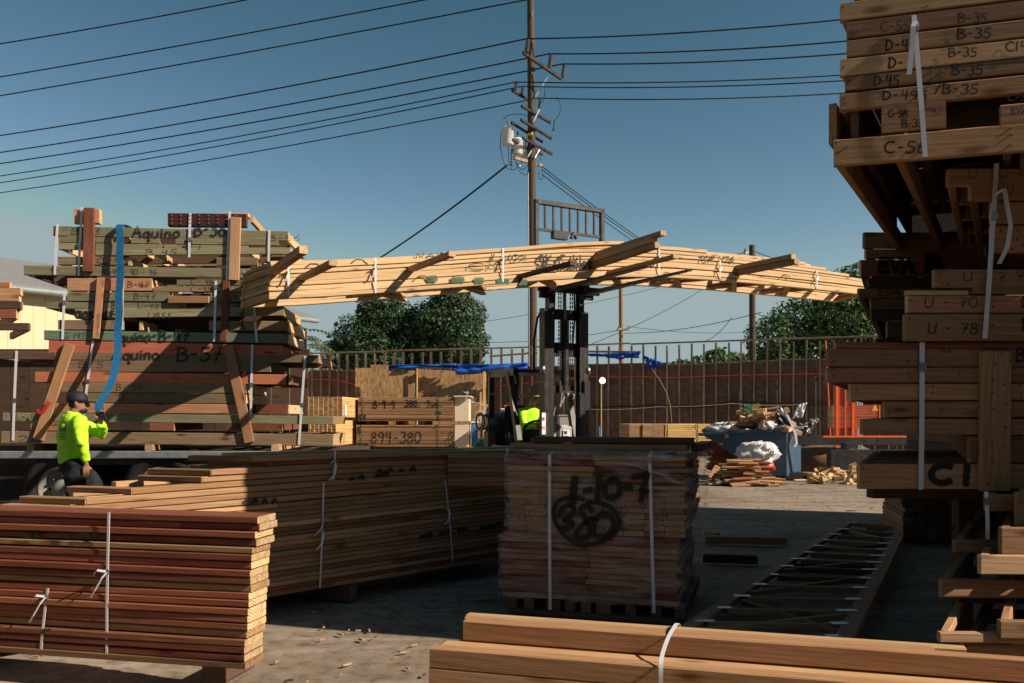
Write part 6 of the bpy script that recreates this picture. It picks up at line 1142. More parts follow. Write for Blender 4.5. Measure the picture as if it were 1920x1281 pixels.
def wrapped_pallet():
    aR = V((1.137, 5.60, 0)); aL = V((-.028, 5.95, 0)); d = (aR - aL); W_ = d.length; d.normalize(); bk = V((-d.y, d.x, 0)); t = thing('wrapped_pallet', 'plastic wrapped pallet of short boards sprayed 1-10-7 and 380', 'pallet', (aL + aR) / 2); pf = plane(aL, d); z0 = .135; z1 = 1.135; D = 1.25
    # slatted pallet
    for u in [.02, .12, .26, .36, .45, .55, .70, .84, .97]:
        q = aL + d * W_ * u; board(t, [q + bk * .02 + V((0, 0, .095)), q + bk * D + V((0, 0, .095))], .07, .07 if u not in (.26, .55) else .1, 'wood_dark', 'pallet_stringer')
    for v in (.05, .6, 1.15): board(t, [aL + bk * v + V((0, 0, .04)), aR - d * .05 + bk * v + V((0, 0, .04))], .035, .12, 'wood_dark', 'pallet_slat')
    rows = []; z = z1; nl = 26; h = (z1 - z0) / nl; mats = ('fir_orange', 'fir_brown', 'fir_brown', 'fir_tan', 'fir_red')
    for k in range(nl):
        zc = z1 - h * (k + .5); sh = 0 if k < 14 else -.035 - .02 * (k > 14); off = rnd.uniform(-.006, .006) - (.02 if k > 13 else 0); gx = rnd.uniform(-.012, .012)
        if k < 6 or k > 14:
            mid = .5 + rnd.uniform(-.01, .01); spans = [(0, mid - .002), (mid + .002, 1)]
        elif k in (6, 7, 8, 9, 10, 11, 12, 13):
            c = 9 if k > 7 else 5; cs = [i / c + (rnd.uniform(-.006, .006) if 0 < i < c else 0) for i in range(c + 1)]; spans = [(cs[i] + .0015, cs[i + 1] - .0015) for i in range(c)]
        else: spans = [(0, .36), (.364, 1)]
        for a, b in spans:
            p = aL + d * (W_ * a + gx + sh) + V((0, 0, zc)) - bk * off; q = aL + d * (W_ * b + gx + sh * (1 if k > 13 else 1)) + V((0, 0, zc)) - bk * off
            if len(spans) > 3: c = (p + q) / 2 ; mm = rnd.choice(mats); board(t, [c + bk * .0, c + bk * .55], h - .003, (q - p).length, mm, end='end_brown', warp=0)
            else: board(t, [p + bk * .07, q + bk * .07], h - .003, .14, rnd.choice(mats), warp=.0006)
    m = MB(); c = (aL + aR) / 2 + bk * (.15 + D / 2) - d * .06; m.box(V((c.x, c.y, (z0 + z1) / 2)) - d * .02, (W_ - .22, D - .1, z1 - z0 - .02), Matrix((d, bk, V((0, 0, 1)))).transposed()); m.part('core', 'fir_brown', t)
    for k in range(nl):                          # the right side: long edges and ends of the outer boards
        zc = z1 - h * (k + .5); j = rnd.uniform(-.02, .012) - (.035 if k > 13 else 0); q = aR + d * (j - .055) + V((0, 0, zc)); c0 = rnd.uniform(.3, .7)
        for u0, u1 in ((.16, c0), (c0 + .004, D)): board(t, [q + bk * u0, q + bk * u1], h - .004, .09, rnd.choice(mats), 'side_board', warp=0)
    # stretch film, wrinkled, with a loose gathered right side
    m = MB(); nU = 150; nV = 44; per = []
    cor = [aL - d * .02 - bk * .015, aR + d * .02 - bk * .015, aR + d * .03 + bk * (D + .05), aL - d * .02 + bk * (D + .12)]; seg = [(cor[i], cor[(i + 1) % 4]) for i in range(4)]; tot = sum((b - a).length for a, b in seg)
    for i in range(nU):
        s = tot * i / nU; 
        for a, b in seg:
            L = (b - a).length
            if s <= L: per.append((a.lerp(b, s / L), (V(((b - a).y, -(b - a).x, 0))).normalized(), 1 if (a - cor[1]).length < .01 else 0)); break
            s -= L
    vs = []
    for i, (p, nn, rgt) in enumerate(per):
        for j in range(nV + 1):
            v = j / nV; z = z0 + .0 + (z1 + .012 - z0) * v; amp = .008 if not rgt else .025; w_ = noise.noise(V((i * .14, v * 7 + i * .02, 1))) + .5 * noise.noise(V((i * .5, v * 22, 5)))
            q = p + nn * (amp * abs(w_) + .004 + (.012 * math.sin(v * 3) + .012 if rgt else 0)) + (-d * .045 if v < .44 else V((0, 0, 0))); vs.append(V((q.x, q.y, z)))
    k = nV + 1; fs = [(i * k + j, ((i + 1) % nU) * k + j, ((i + 1) % nU) * k + j + 1, i * k + j + 1) for i in range(nU) for j in range(nV)]
    ctop = len(vs); vs.append(V((c.x, c.y, z1 + .02))); fs += [(i * k + nV, ((i + 1) % nU) * k + nV, ctop) for i in range(nU)]; m.add(vs, fs, 0, True); m.part('stretch_film', 'stretch_wrap', t)
    # ragged film bunched on the right side
    m = MB()
    for q in range(0):
        v0 = rnd.uniform(0, D); zc = rnd.uniform(.3, 1.05); a = aR + d * .07 + bk * v0; pts = [a + V((0, 0, zc + .10 * s - .05)) + d * (.03 * math.sin(s * 2.2 + q)) + bk * (.10 * s * math.sin(q)) for s in range(4)]; m.strip(pts, bk * rnd.uniform(.01, .05) + d * .01, 0, .002)
    m = MB(); nn = -bk; m.strip([pf(1120, 862) + nn * .03, pf(1190, 872) + nn * .035, pf(1240, 888) + nn * .035, pf(1275, 908) + nn * .035], V((0, 0, .014)), 0, .002); m.strip([pf(1120, 862) + nn * .033, pf(1180, 858) + nn * .035, pf(1260, 856) + nn * .03], V((0, 0, .02)), 0, .002); m.part('film_tail', 'stretch_wrap', t)
    strap(t, pf(1032, 853), pf(1033, 1142), .022, d, .09, over=bk * .12 + V((0, 0, .02)), off=.024); strap(t, pf(1219, 853), pf(1227, 1148), .022, d, .035, over=bk * .12 + V((0, 0, .02)), off=.024)
    nf = lambda x, y: pf(x, y) - bk * .034; ry = 15; sp = lambda pts: write(t, '', nf(0, 0) * 0 + O, d, .1, wd=.042, name='lettering', polylines=[[((nf(x, y) - O).dot(d), nf(x, y).z - O.z) for x, y in pts]])
    O = nf(1040, 1010); cv = lambda zx, zy: (920 + zx * .3045, 800 + zy * .3045)
    def st(pts, wd=.04):
        pp = [cv(*p) for p in pts]; out = []
        for i in range(len(pp) - 1):
            p0 = V((*pp[max(i - 1, 0)], 0)); p1 = V((*pp[i], 0)); p2 = V((*pp[i + 1], 0)); p3 = V((*pp[min(i + 2, len(pp) - 1)], 0)); nn_ = 5
            for q in range(nn_): s = q / nn_; r = .5 * ((2 * p1) + (p2 - p0) * s + (2 * p0 - 5 * p1 + 4 * p2 - p3) * s * s + (3 * p1 - p0 - 3 * p2 + p3) * s ** 3); out.append((r.x, r.y))
        out.append(pp[-1]); write(t, '', O, d, .1, wd=wd, name='lettering', polylines=[[((nf(x, y) - O).dot(d), nf(x, y).z - O.z) for x, y in out]])
    st([(525, 315), (518, 390), (512, 470)], .046); st([(585, 392), (628, 385)], .034); st([(676, 300), (668, 380), (662, 460)], .036); st([(755, 325), (712, 350), (710, 410), (745, 438), (790, 420), (802, 360), (775, 325), (745, 330)], .036); st([(838, 372), (870, 378)], .042); st([(880, 312), (930, 300), (968, 292), (945, 370), (930, 455)], .034); st([(930, 385), (970, 398)], .03)
    st([(580, 445), (500, 432), (420, 460), (395, 530), (420, 610), (480, 680), (560, 718), (660, 715), (745, 670), (798, 600), (770, 520), (700, 475), (600, 462)], .026)
    st([(425, 550), (450, 500), (500, 482), (520, 515), (480, 560), (455, 575), (515, 590), (480, 622), (440, 618)], .03); st([(630, 520), (600, 480), (560, 510), (585, 560), (615, 620), (600, 675), (545, 685), (535, 650), (585, 590), (640, 560)], .03); st([(650, 570), (640, 630), (660, 665), (720, 665), (765, 620), (745, 550), (690, 535), (655, 570)], .03)
    ex = [(P(988, 833, 5.95), P(1292, 835, 5.80), .052, .16, 'wood_dark', 'dark plank lying on top of the wrapped pallet, the upper one'), (P(952, 845, 5.88), P(1287, 848, 5.66), .045, .14, 'fir_brown', 'brown plank lying on top of the wrapped pallet, under the dark one')]
    a, b = aL + V((0, 0, z1 + .05)) + bk * .22, aR + V((0, 0, z1 + .05)) + bk * .22
    board(None, [a - d * .02, b + d * .0], .042, .20, 'fir_brown', 'plank', meta=('brown plank lying on the wrapped pallet below the dark plank', 'plank')); board(None, [a + d * .12 + V((0, 0, .046)) + bk * .02, b + d * .03 + V((0, 0, .046)) + bk * .02], .04, .22, 'wood_dark', 'plank', meta=('dark plank topmost on the wrapped pallet', 'plank'))
    board(None, [b + d * .055 + V((0, 0, -.005)) + bk * .1, b + d * .055 + V((0, 0, -.005)) + bk * .9], .05, .09, 'wood_dark', 'plank', meta=('short dark plank end at the right corner of the wrapped pallet top', 'plank'))
wrapped_pallet()
def front_timbers():
    d = V((math.cos(R(16)), -math.sin(R(16)), 0)); bk = V((-d.y, d.x, 0)); o = V((-.225, 3.93, 0)); t = thing('timber_stack', 'near stack of thick orange timbers across the lower right corner', 'timber stack', o); pf = plane(o, d)
    hh = .0885
    def beam(s0, s1, dep, ztop, wd, m): a = o + d * s0 + bk * (dep + wd / 2) + V((0, 0, ztop - hh / 2)); board(t, [a, a + d * (s1 - s0)], hh, wd, m, 'timber', warp=.0012)
    beam(0, 3.4, 0, .455, .06, 'fir_orange'); beam(-.015, 1.99, .063, .457, .06, 'fir_tan'); beam(-.03, 2.12, .126, .453, .06, 'fir_tan')
    for r_, zt in enumerate((.364, .273, .182)):
        for k, dep in enumerate((-.154, -.077, .002, .08, .157)): beam((-.105, -.075, -.02, -.03, -.045)[k] - .004 * r_, 3.4, dep, zt - .001 * (k % 2), .0745, ('fir_orange', 'fir_tan', 'fir_orange', 'fir_tan', 'fir_brown')[(k + r_) % 5 if r_ else k])
    q = o + d * .92; m = MB(); wv = d * .017; lean = d * .03
    pts = [q + bk * .23 + V((0, 0, .40)) + lean * 1.5, q + bk * .17 + V((0, 0, .468)) + lean * 1.3, q + bk * .06 + V((0, 0, .472)) + lean, q - bk * .03 + V((0, 0, .45)) + lean * .5, q - bk * .115 + V((0, 0, .40)), q - bk * .162 + V((0, 0, .362)), q - bk * .168 + V((0, 0, .26)), q - bk * .163 + V((0, 0, .10))]
    out = []
    for i in range(len(pts) - 1):
        p0 = pts[max(i - 1, 0)]; p1 = pts[i]; p2 = pts[i + 1]; p3 = pts[min(i + 2, len(pts) - 1)]
        for u in range(5): s = u / 5; out.append(.5 * ((2 * p1) + (p2 - p0) * s + (2 * p0 - 5 * p1 + 4 * p2 - p3) * s * s + (3 * p1 - p0 - 3 * p2 + p3) * s ** 3))
    out.append(pts[-1]); m.strip(out, wv, 0, .001); m.part('strap', 'strap_white', t)
    for s in (.35, 2.2): a = o + d * s + V((0, 0, .046)); board(None, [a - bk * .14, a + bk * .25], .09, .09, 'wood_dark', 'spacer', meta=('thin spacer under the thick orange timbers, ' + ('left' if s < 1 else 'right'), 'spacer'))
front_timbers()
def floor_truss():
    t = thing('floor_truss', 'long open wood truss with metal plates lying flat on the shaded ground', 'truss', G(1450, 1100)); z = .10
    nl, nr, fl, fr = G(1268, 1196, z), G(1583, 1200, z), G(1592, 982, z), G(1692, 990, z); 
    L = lambda u: nl.lerp(fl, u); Rr = lambda u: nr.lerp(fr, u); board(t, [L(-.05), L(1)], .045, .09, 'fir_brown', 'chord'); board(t, [Rr(-.05), Rr(1)], .045, .11, 'fir_brown', 'chord')
    us = [0, .06, .13, .2, .28, .355, .43, .5, .57, .645, .72, .8, .88, .99]
    for i, u in enumerate(us):
        e = (Rr(u) - L(u)).normalized() * .07; board(t, [L(u) + e, Rr(u) - e], .043, .045, 'fir_tan' if i in (3, 9) else 'fir_brown', 'web'); 
        for p in (L(u) + e * .7, Rr(u) - e): m = MB(); m.box(p + V((0, 0, .025)), (.13 * rnd.uniform(.5, 1.1), .06, .002)); m.part('metal_plate', 'galvanised', t)
    for i, (a, b) in enumerate(((.02, .13), (.2, .02), (.23, .4), (.4, .55), (.62, .74), (.9, .78))): e = (Rr(b) - L(a)).normalized() * .08; board(t, [L(a) + e - V((0, 0, .003)), Rr(b) - e - V((0, 0, .003))], .036, .04, 'fir_brown', 'diagonal_web')
    for u, k in ((.03, 0), (.5, 1), (.95, 2)): a, b = L(u), Rr(u); a.z = b.z = .04; board(None, [a - (b - a) * .05, b], .07, .08, 'wood_dark', 'dunnage_block', meta=('dark block under the flat truss, %s' % ('at its near end', 'at its middle', 'at its far end')[k], 'timber block'))
    m = MB(); q = G(1596, 1192, .0); m.lathe([(0, .1), (.02, .1), (.035, .05), (.035, 0), (0, 0)], Matrix.Translation(q), 12); m.top('bottle', 'label_white', q, 'small pale bottle standing beside the near end of the flat truss', 'bottle')
floor_truss()

# ================================================================ STACKS AT THE RIGHT
def cface(y0, y1, pf, px): return pf(px, (y0 + y1) / 2), abs(pf(px, y0).z - pf(px, y1).z) - .004
def nails(t, spots, pf, off, name='nail_head'):
    m = MB()
    for x, y in spots: q = pf(x, y); m.box(q + off, (.008, .004, .008))
    m.part(name, 'dark_steel', t)
def right_upper():
    o = V((1.71, 4.55, 0)); d = V((.957, -.29, 0)); bk = V((.51, .86, 0)) * 2.75; pf = plane(o, d); nrm = V((d.y, -d.x, 0)); t = thing('lumber_bundle', 'tall overhanging bundle of frames filling the top right corner', 'lumber bundle', V((o.x, o.y, 2.7))); c = lambda zx, zy: (1540 + zx * .3902, zy * .3902)
    rows = [(90, 20, 110, 'fir_tan'), (123, 112, 195, 'fir_brown'), (123, 200, 283, 'fir_brown'), (90, 290, 375, 'fir_tan'), (115, 375, 445, 'fir_brown'), (88, 455, 540, 'fir_orange'), (60, 676, 805, 'fir_orange')]; sR = 2.75
    for i, (x, y0, y1, m) in enumerate(rows):
        px, pa = c(x, y0); _, pb = c(x, y1); a, h = cface(pa, pb, pf, px); b = a + d * sR; board(t, [a, b], h, .04, m, warp=.001)
        if i in (1, 2): e = d * .02
        bd = bk.normalized(); g = bd * .026
        for k, s in enumerate((.025, .32, .9, 1.5, 2.1)):
            q = a + d * s; board(t, [q + g, q + bk * (1 if k == 0 or i > 4 else 1) - g], h * .97, .04, 'fir_brown' if k else m, warp=.001)
        board(t, [a + bk, b + bk], h, .04, 'fir_brown', warp=.001)
    bl = cface(c(0, 512)[1], c(0, 648)[1], pf, c(290, 0)[0])
    for x0, x1, m in ((290, 566, 'fir_orange'), (857, 1400, 'fir_brown')):
        a = pf(c(x0, 0)[0], (c(0, 512)[1] + c(0, 648)[1]) / 2); b = a + d * (x1 - x0) * .3902 / F * 4.5; board(t, [a, b], bl[1], .04, m, 'block'); board(t, [a + d * .03 + bk * .01, a + d * .03 + bk * .97], bl[1] * .97, .04, 'fir_brown')
    a = pf(c(60, 0)[0] + 14, c(0, 580)[1]); board(t, [a - d * .05 + bk * .015, a - d * .05 + bk * .985], .22, .04, 'fir_brown'); board(t, [a + d * .06 + bk * .015, a + d * .06 + bk * .985], .22, .04, 'wood_dark')
    # frames that rise out of the picture
    z = pf(c(90, 20)[0], c(0, 15)[1]).z + .02
    bk = bk * 1.42
    while z < 5.95:
        h = rnd.choice((.089, .089, .14, .19)); s0 = rnd.uniform(-.05, .12); q = V((o.x, o.y, z + h / 2)) + d * s0; bd = bk.normalized() * .026
        board(t, [q, q + d * 2.6], h, .04, 'fir_brown'); board(t, [q + bk, q + bk + d * 2.6], h, .04, 'fir_brown'); board(t, [q + d * .02 + bd, q + d * .02 + bk - bd], h, .04, 'fir_brown'); board(t, [q + d * 1.3 + bd, q + d * 1.3 + bk - bd], h, .04, 'fir_brown'); z += h + .004
    bk0 = bk; off = nrm * .022
    cz0 = 3.72; m = MB(); A4 = [V((o.x, o.y, 0)) + d * u + bk * v for u, v in ((.22, .06), (2.5, .06), (2.5, .94), (.22, .94))]; m.add([q + V((0, 0, cz0)) for q in A4] + [q + V((0, 0, z - .02)) for q in A4], [(3, 2, 1, 0), (4, 5, 6, 7), (0, 1, 5, 4), (1, 2, 6, 5), (2, 3, 7, 6), (3, 0, 4, 7)]); m.part('core', 'fir_brown', t)  # solid fill added inside the unseen frames to block stripes of sun
    bk = bk / 1.42
    nails(t, [c(x, y) for x, y in ((72, 690), (84, 735), (122, 712), (466, 700), (468, 735), (910, 620), (912, 650), (908, 700), (112, 478), (115, 500), (500, 438), (130, 400), (532, 345), (532, 375), (578, 350), (578, 372), (155, 155), (180, 155), (106, 40), (510, 35), (105, 330))], pf, off)
    w_ = lambda tx, x0, y, x1, h, wd=6: write_fit(t, tx, lambda a, b: pf(*c(a, b)) + off, x0, y, x1, h, d, wd, mat='pencil_dark' if 'pencil_dark' in MATS else 'spray_black')
    def pfz(a, b): return pf(*c(a, b)) + off
    for tx, x0, y, x1, h, wd in (('C-55', 280, 160, 425, 48, 4), ('B-35', 650, 120, 795, 45, 6), ('D-4', 305, 252, 420, 52, 8), ('B-35', 645, 195, 815, 48, 8), ('D-  .', 318, 335, 480, 50, 8), ('B-35', 605, 282, 745, 42, 6), ('C14', 880, 255, 990, 45, 7), ('D.45', 250, 420, 375, 50, 8), ('B-35', 620, 370, 775, 48, 8), ('D-495', 290, 487, 510, 42, 7), ('/B-35', 540, 460, 755, 46, 7), ('G-5B', 318, 570, 415, 32, 7), ('Eva', 465, 545, 552, 30, 5), ('B.35', 380, 618, 495, 35, 6), ('C-56', 300, 742, 508, 56, 8), ('EVA', 905, 555, 985, 28, 5), ('C-5', 890, 492, 985, 30, 6)):
        write_fit(t, tx, pfz, x0, y, x1, h, d, wd)
    wv = d; tp, bt = pf(*c(441, 85)), pf(*c(495, 762)); strap(t, tp, bt, .024, d, .09, off=.03)
    m = MB(); q = [pf(*c(*p)) + nrm * o_ for p, o_ in (((450, 150), .05), ((438, 135), .075), ((430, 160), .08), ((425, 250), .075), ((412, 383), .07))]; m.strip(q, d * .024); m.part('strap_tail', 'strap_white', t)
right_upper()
LP = V((1.9, 4.8, 0))
def right_lower():
    d = V((1, 0, 0)); pf = plane(LP, d); t = thing('lumber_bundle', 'right bundle of brown boards with an upright plank and a sprayed C1', 'lumber bundle', V((1.9, 4.8, .98))); c = lambda zx, zy: (1540 + zx * .4217, 400 + zy * .4217); bk = V((.85, 1.8, 0)); sR = 5.2
    for x, y0, y1, m, x1 in ((60, 573, 604, 'fir_red', 0), (25, 602, 684, 'fir_brown', 0), (22, 686, 755, 'fir_orange', 0), (125, 758, 833, 'fir_orange', 0), (275, 836, 909, 'fir_orange', 0), (178, 912, 986, 'fir_brown', 0), (655, 990, 1111, 'fir_brown', 0), (163, 1113, 1227, 'fir_orange', 0)):
        px, pa = c(x, y0); _, pb = c(x, y1); a, h = cface(pa, pb, pf, px); b = V((sR, a.y, a.z)); board(t, [a, b], h, .04, m, warp=.001); bd = bk.normalized() * .023
        for f in (.2, .4, .6, .8, 1): board(t, [a + bk * f + d * .05, b + bk * f], h, .04, 'fir_brown')
        for s in (.022,): q = a + d * s; board(t, [q + bd, q + bk - bd], h * .97, .04, 'fir_brown', warp=.001)
    px, pa = c(688, 617); _, pb = c(688, 1230); a = pf(c(753, 0)[0], pa); b = pf(c(748, 0)[0], pb); board(t, [a - V((0, .045, 0)), b - V((0, .045, 0))], .04, .165, 'fir_orange', 'upright_plank', up=V((0, -1, 0)), warp=.001)
    off = V((0, -.022, 0)); nails(t, [c(x, y) for x, y in ((45, 628), (48, 660), (380, 655), (45, 695), (50, 722), (382, 712), (386, 732), (605, 714), (150, 785), (488, 768), (486, 800), (290, 885), (525, 874), (178, 1132), (182, 1198), (872, 765), (878, 805))], pf, off)
    nails(t, [c(x, y) for x, y in ((768, 630), (810, 660), (745, 672), (735, 740), (785, 765), (730, 800), (792, 850), (735, 870), (790, 950), (730, 1010), (780, 1035), (732, 1100), (770, 1170), (712, 1195))], pf, V((0, -.068, 0)))
    nf = lambda x, y: pf(*c(x, y)) + off
    write_fit(t, 'D-8', nf, 530, 622, 565, 16, d, 2, jitter=0); write_fit(t, 'B', nf, 855, 660, 900, 60, d, 8); write_fit(t, 'C', nf, 475, 1198, 585, 80, d, 26); write_fit(t, 'I', nf, 622, 1205, 660, 84, d, 26)
    write_fit(t, '10-08', nf, 822, 1010, 880, 12, d, 2); strap(t, pf(*c(437, 575)), pf(*c(431, 1227)), .028, d, .17, off=.03)
    # U stack above
    t = thing('lumber_bundle', 'right bundle with boards marked U-70 and U-78 between the C1 and top bundles', 'lumber bundle', V((2.2, 4.76, 1.98))); P2 = V((1.9, 4.76, 0)); pf2 = plane(P2, d); bk2 = V((.95, 1.65, 0)); c5 = lambda zx, zy: (1540 + zx * .3902, zy * .3902)
    for (x, y0), (x1, y1), m, xe in ((c5(605, 812), c5(605, 900), 'fir_brown', sR), (c5(712, 872), c5(712, 968), 'fir_brown', sR), (c5(815, 972), c5(815, 1080), 'fir_tan', sR), (c5(815, 1086), c5(815, 1218), 'fir_orange', sR), (c(498, 250), c(498, 334), 'fir_brown', sR), (c(375, 337), c(375, 373), 'lumber_yellow', c(645, 0)[0]), (c(670, 326), c(670, 362), 'fir_brown', sR), (c(378, 374 - 8), c(378, 445), 'fir_orange', sR), (c(368, 448), c(368, 570), 'fir_brown', sR)):
        a, h = cface(y0, y1, pf2, x)
        if xe == sR: b = V((sR, a.y, a.z))
        else: b = pf2(xe, (y0 + y1) / 2); h -= .015
        board(t, [a, b], h, .04, m, warp=.001)
        if xe == sR:
            bd = bk2.normalized() * .023
            for f in (.25, .5, .75, 1): board(t, [a + bk2 * f + d * .05, b + bk2 * f], h, .04, 'fir_brown')
            for s in (.022,): q = a + d * s; board(t, [q + bd, q + bk2 - bd], h * .96, .04, 'fir_brown')
    nf2 = lambda x, y: pf2(*c(x, y)) + off
    for tx, x0, y, x1, h, wd in (('U - 70', 450, 422, 690, 45, 4), ('B', 878, 420, 920, 50, 5), ('U - 78', 465, 538, 690, 48, 5), ('B', 880, 525, 920, 55, 6), ('U   7 7', 620, 305, 895, 40, 3)): write_fit(t, tx, nf2, x0, y, x1, h, d, wd)
    for tx, x0, y, x1, h in (('U-70', 695, 862, 895, 45), ('U', 880, 935, 915, 38)): write_fit(t, tx, lambda a, b: pf2(*c5(a, b)) + off, x0, y, x1, h, d, 3, mat='pencil')
    nails(t, [c(x, y) for x, y in ((515, 272), (528, 315), (558, 318), (392, 390), (760, 392), (755, 418), (385, 470), (752, 500), (790, 80), (825, 118), (862, 82), (860, 118), (885, 145), (838, 160))], pf2, off)
    strap(t, pf2(*c5(818, 800)), pf2(*c(705, 560)), .026, d, .3, off=.05); m = MB(); m.strip([pf2(*p) + V((0, -o_, 0)) for p, o_ in ((c5(805, 950), .07), (c5(830, 930), .1), (c5(842, 1000), .1), (c5(860, 1100), .1), (c5(850, 1200), .09), (c5(815, 1280), .08))], d * .024); m.part('strap_tail', 'strap_white', t)
    # EVA bundle further back
    t = thing('lumber_bundle', 'deeply shaded bundle sprayed EVA behind the right stacks', 'lumber bundle', V((4.2, 6.9, 1.5))); P3 = V((4.2, 6.9, 0)); pf3 = plane(P3, d); bk3 = V((.75, 1.6, 0))
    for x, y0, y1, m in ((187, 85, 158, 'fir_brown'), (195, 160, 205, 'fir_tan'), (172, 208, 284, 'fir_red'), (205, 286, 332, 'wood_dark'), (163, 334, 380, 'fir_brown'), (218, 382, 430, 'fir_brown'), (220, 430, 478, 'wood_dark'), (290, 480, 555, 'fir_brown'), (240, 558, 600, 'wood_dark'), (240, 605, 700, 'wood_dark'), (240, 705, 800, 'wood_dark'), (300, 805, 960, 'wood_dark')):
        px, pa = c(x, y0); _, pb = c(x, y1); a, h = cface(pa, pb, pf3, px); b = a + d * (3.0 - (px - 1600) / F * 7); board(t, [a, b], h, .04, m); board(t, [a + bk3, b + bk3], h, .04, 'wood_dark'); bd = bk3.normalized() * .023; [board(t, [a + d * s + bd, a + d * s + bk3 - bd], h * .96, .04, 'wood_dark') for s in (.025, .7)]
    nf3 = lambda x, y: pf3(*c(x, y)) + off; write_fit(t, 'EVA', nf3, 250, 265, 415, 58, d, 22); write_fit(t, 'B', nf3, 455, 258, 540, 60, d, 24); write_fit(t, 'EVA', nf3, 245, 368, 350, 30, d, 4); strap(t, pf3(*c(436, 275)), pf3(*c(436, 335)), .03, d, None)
    b0 = V((4.5, 7.2, 0)); m = MB(); [m.bar(V((4.6 + x, 7.0 + y, 0)), V((4.6 + x, 7.0 + y, 1.12)), .12, .12) for x in (.1, 1.4) for y in (.1, 1.2)]; m.bar((4.6, 7.1, 1.0), (6.2, 7.1, 1.0), .12, .1); m.bar((4.6, 8.2, 1.0), (6.2, 8.2, 1.0), .12, .1); m.top('trestle', 'wood_dark', (5.2, 7.6, 0), 'dark timber trestle under the shaded EVA bundle', 'trestle')
right_lower()
def dark_ends():
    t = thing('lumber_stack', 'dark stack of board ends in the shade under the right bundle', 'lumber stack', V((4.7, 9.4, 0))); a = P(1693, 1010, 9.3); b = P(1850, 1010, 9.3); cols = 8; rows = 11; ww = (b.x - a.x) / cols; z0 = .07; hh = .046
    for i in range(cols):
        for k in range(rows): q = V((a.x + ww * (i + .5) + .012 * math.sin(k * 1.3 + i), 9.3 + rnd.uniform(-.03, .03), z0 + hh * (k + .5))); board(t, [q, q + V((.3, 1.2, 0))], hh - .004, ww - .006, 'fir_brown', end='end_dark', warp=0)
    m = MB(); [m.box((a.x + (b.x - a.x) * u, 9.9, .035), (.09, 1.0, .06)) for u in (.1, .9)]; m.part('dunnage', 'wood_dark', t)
dark_ends()
def cribs():
    """frames stacked at the lower right, each a little further left or right than the one above"""
    dv = V((.545, .84, 0)); t = thing('lumber_stack', 'dark crib of stacked box frames at the lower right edge', 'lumber stack', V((2.3, 4.2, 0))); q = lambda zx, zy: (1680 + zx * .313, 880 + zy * .313)
    for px, y0, y1, Y, m, L, W_ in ((788 + 1000, 1012, 1036, 4.55, 'fir_brown', 1.6, .42), (1763, 1085, 1120, 4.40, 'fir_brown', 1.7, .5), (1836, 1040, 1077, 4.25, 'fir_tan', 1.4, .7), (1875, 988, 1040, 4.3, 'fir_brown', 1.4, .6), (1905, 922, 986, 4.4, 'fir_brown', 1.2, .5), (1847, 926, 958, 4.62, 'fir_brown', 1.3, .30), (1760, 1184, 1204, 4.05, 'fir_tan', 1.5, .95), (1873, 1162, 1197, 4.02, 'fir_brown', 1.5, .6), (1805, 1206, 1240, 4.08, 'fir_brown', 1.5, .8), (1795, 1108, 1130, 4.7, 'wood_dark', 1.4, .6), (1790, 1248, 1282, 4.05, 'fir_brown', 1.4, .8)):
        a = P(px, (y0 + y1) / 2, Y); h = (y1 - y0) * Y / F - .003; b = a + V((W_, -.02, 0)); board(t, [a, b], h, .04, m, warp=.001); board(t, [a + dv * L, b + dv * L], h, .04, 'wood_dark'); bd = dv.normalized() * .024
        for s in (.025, .16 if W_ < .45 else .3, W_ - .025): board(t, [a + V((s, 0, 0)) + bd, a + V((s, 0, 0)) + dv * L - bd], h * .97, .04, 'wood_dark' if s > .03 else m)
    strap(t, P(1843, 921, 4.5), P(1846, 1010, 4.5), .02, V((1, 0, 0)), .2, off=.03)
    m = MB(); [m.bar(V((2.75 + x, 4.5 + y, 0)), V((2.75 + x, 4.5 + y, .97)), .09, .09) for x in (.1, .9) for y in (.05, .9)]; [m.bar(V((2.85, 4.95, .95)), V((2.85, 6.25, .95)), .09, .05)] + [m.bar(V((2.0 + y * .75, 4.85 + y, .95)), V((3.9, 4.85 + y, .95)), .09, .05) for y in (.1, 1.4)]; m.top('trestle', 'wood_dark', (3.1, 4.9, 0), 'dark posts and rails carrying the C1 bundle', 'trestle')
    # unseen stack added beyond the right edge to shade these faces
    t = thing('lumber_bundle', 'unseen bundle added just beyond the right edge to shade the right stacks', 'lumber bundle', V((3.8, 4.6, 0))); z = .1
    while z < 3.0: h = rnd.choice((.089, .14, .14)); a = V((3.2 + rnd.uniform(-.03, .05), 4.15, z + h / 2)); board(t, [a, a + V((1.8, -.3, 0))], h, .04, 'fir_brown'); board(t, [a + V((.02, .03, 0)), a + V((.16, .52, 0))], h, .04, 'fir_brown'); z += h + .003
cribs()
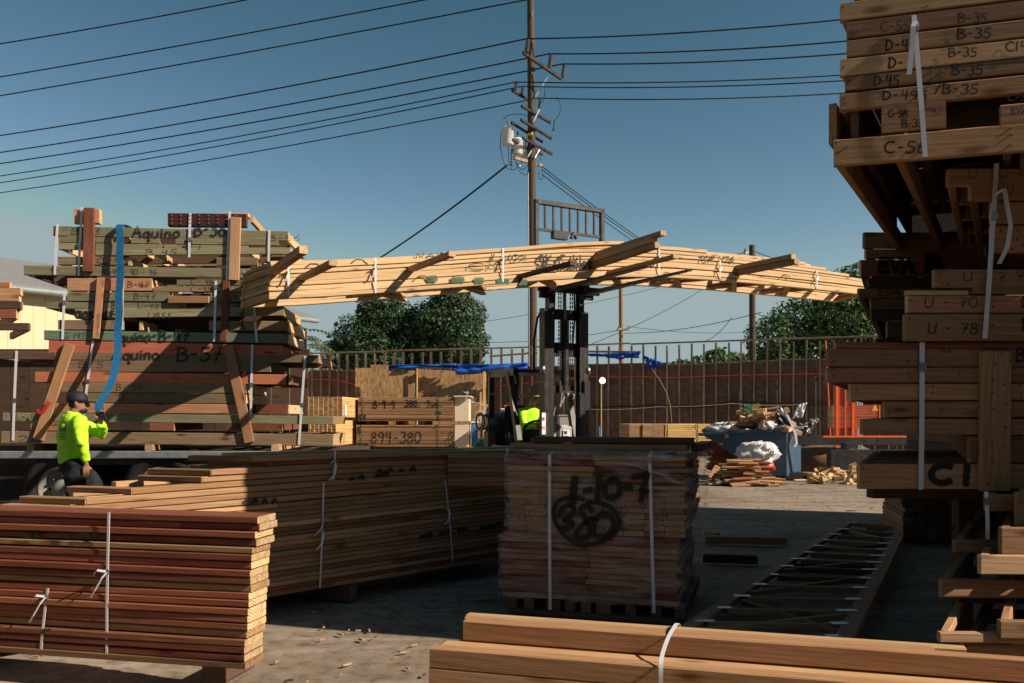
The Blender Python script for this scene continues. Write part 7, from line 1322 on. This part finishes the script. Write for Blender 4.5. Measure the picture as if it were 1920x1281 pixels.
def yard_shade():
    t = thing('lumber_bundle', 'tall unseen stack added behind the right bundles to shade the ground', 'lumber bundle', V((6.6, 9.8, 0))); z = .1  # unseen stack, added for the shade it casts on the ground
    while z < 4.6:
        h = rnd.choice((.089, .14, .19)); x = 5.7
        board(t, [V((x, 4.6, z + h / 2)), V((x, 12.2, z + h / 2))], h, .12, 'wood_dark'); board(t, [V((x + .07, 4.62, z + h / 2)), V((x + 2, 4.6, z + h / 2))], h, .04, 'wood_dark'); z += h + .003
    m = MB(); m.box((-9, -9, 2.6), (42, 4, 5.2)); m.box((-9, -6.9, 5.1), (43, .5, .4)); m.top('occluder', 'wood_dark', (-9, -7, 0), 'unseen added warehouse behind the photographer', 'occluder')  # unseen block added behind the camera to cut the sky light
    for lb, x0, x1, y0, y1, hh in (('unseen dark stack added beyond the left edge to cut sky light', -9.5, -6.2, -4.5, 5.2, 2.6), ('low unseen stack added beyond the right edge to cut sky light', 6.4, 9.0, -4.5, 3.2, 2.2)):  # unseen stacks added beside the camera to deepen the shade
        t = thing('lumber_stack', lb, 'lumber stack', V(((x0 + x1) / 2, (y0 + y1) / 2, 0)), 'unseen stacks added around the camera'); z = .1
        while z < hh:
            m = MB(); j = rnd.uniform(-.05, .05); m.box(((x0 + x1) / 2 + j, (y0 + y1) / 2 + j, z + .12), (x1 - x0, y1 - y0, .235)); m.part('layer', 'wood_dark', t); z += .24
yard_shade()
# boards and litter on the shaded ground
for x0, x1, y, m, lb in ((1318, 1420, 1056, 'wood_dark', 'dark board on the ground right of the wrapped pallet, nearest'), (1322, 1475, 1020, 'fir_brown', 'brown board on the ground right of the wrapped pallet, behind the dark one'), (1325, 1345, 1011, 'fir_tan', 'short pale offcut on the ground by the brown board')):
    a = G(x0, y); b = G(x1, y + 3); a.z = b.z = .05; board(None, [a, b], .08, .09, m, 'loose_board', meta=(lb, 'loose board'))
def litter():
    m = MB()
    for i in range(800):
        if i < 420: x, y = rnd.uniform(-3.2, 1.2), rnd.uniform(4.3, 9.5)
        else: x, y = rnd.uniform(1.0, 6.5), rnd.uniform(6, 19)
        if noise.noise(V((x * .8, y * .8, 2))) < -.05 and rnd.random() < .8: continue
        s = rnd.uniform(.006, .022) if rnd.random() < .96 else rnd.uniform(.03, .06); a = rnd.uniform(0, 6.3); dx = V((math.cos(a), math.sin(a), rnd.uniform(-.1, .1))); m.bar(V((x, y, .008)) - dx * s, V((x, y, .008)) + dx * s * rnd.uniform(.3, 2.0), s * rnd.uniform(.3, .8), .006 + s * .15, rnd.choice((0, 0, 1, 2)))
    m.top('wood_chips', ['fir_tan', 'wood_dark', 'stud_grey'], (0, 6, 0), 'wood chips and splinters scattered over the yard ground', 'wood chips', None, 'stuff')
litter()
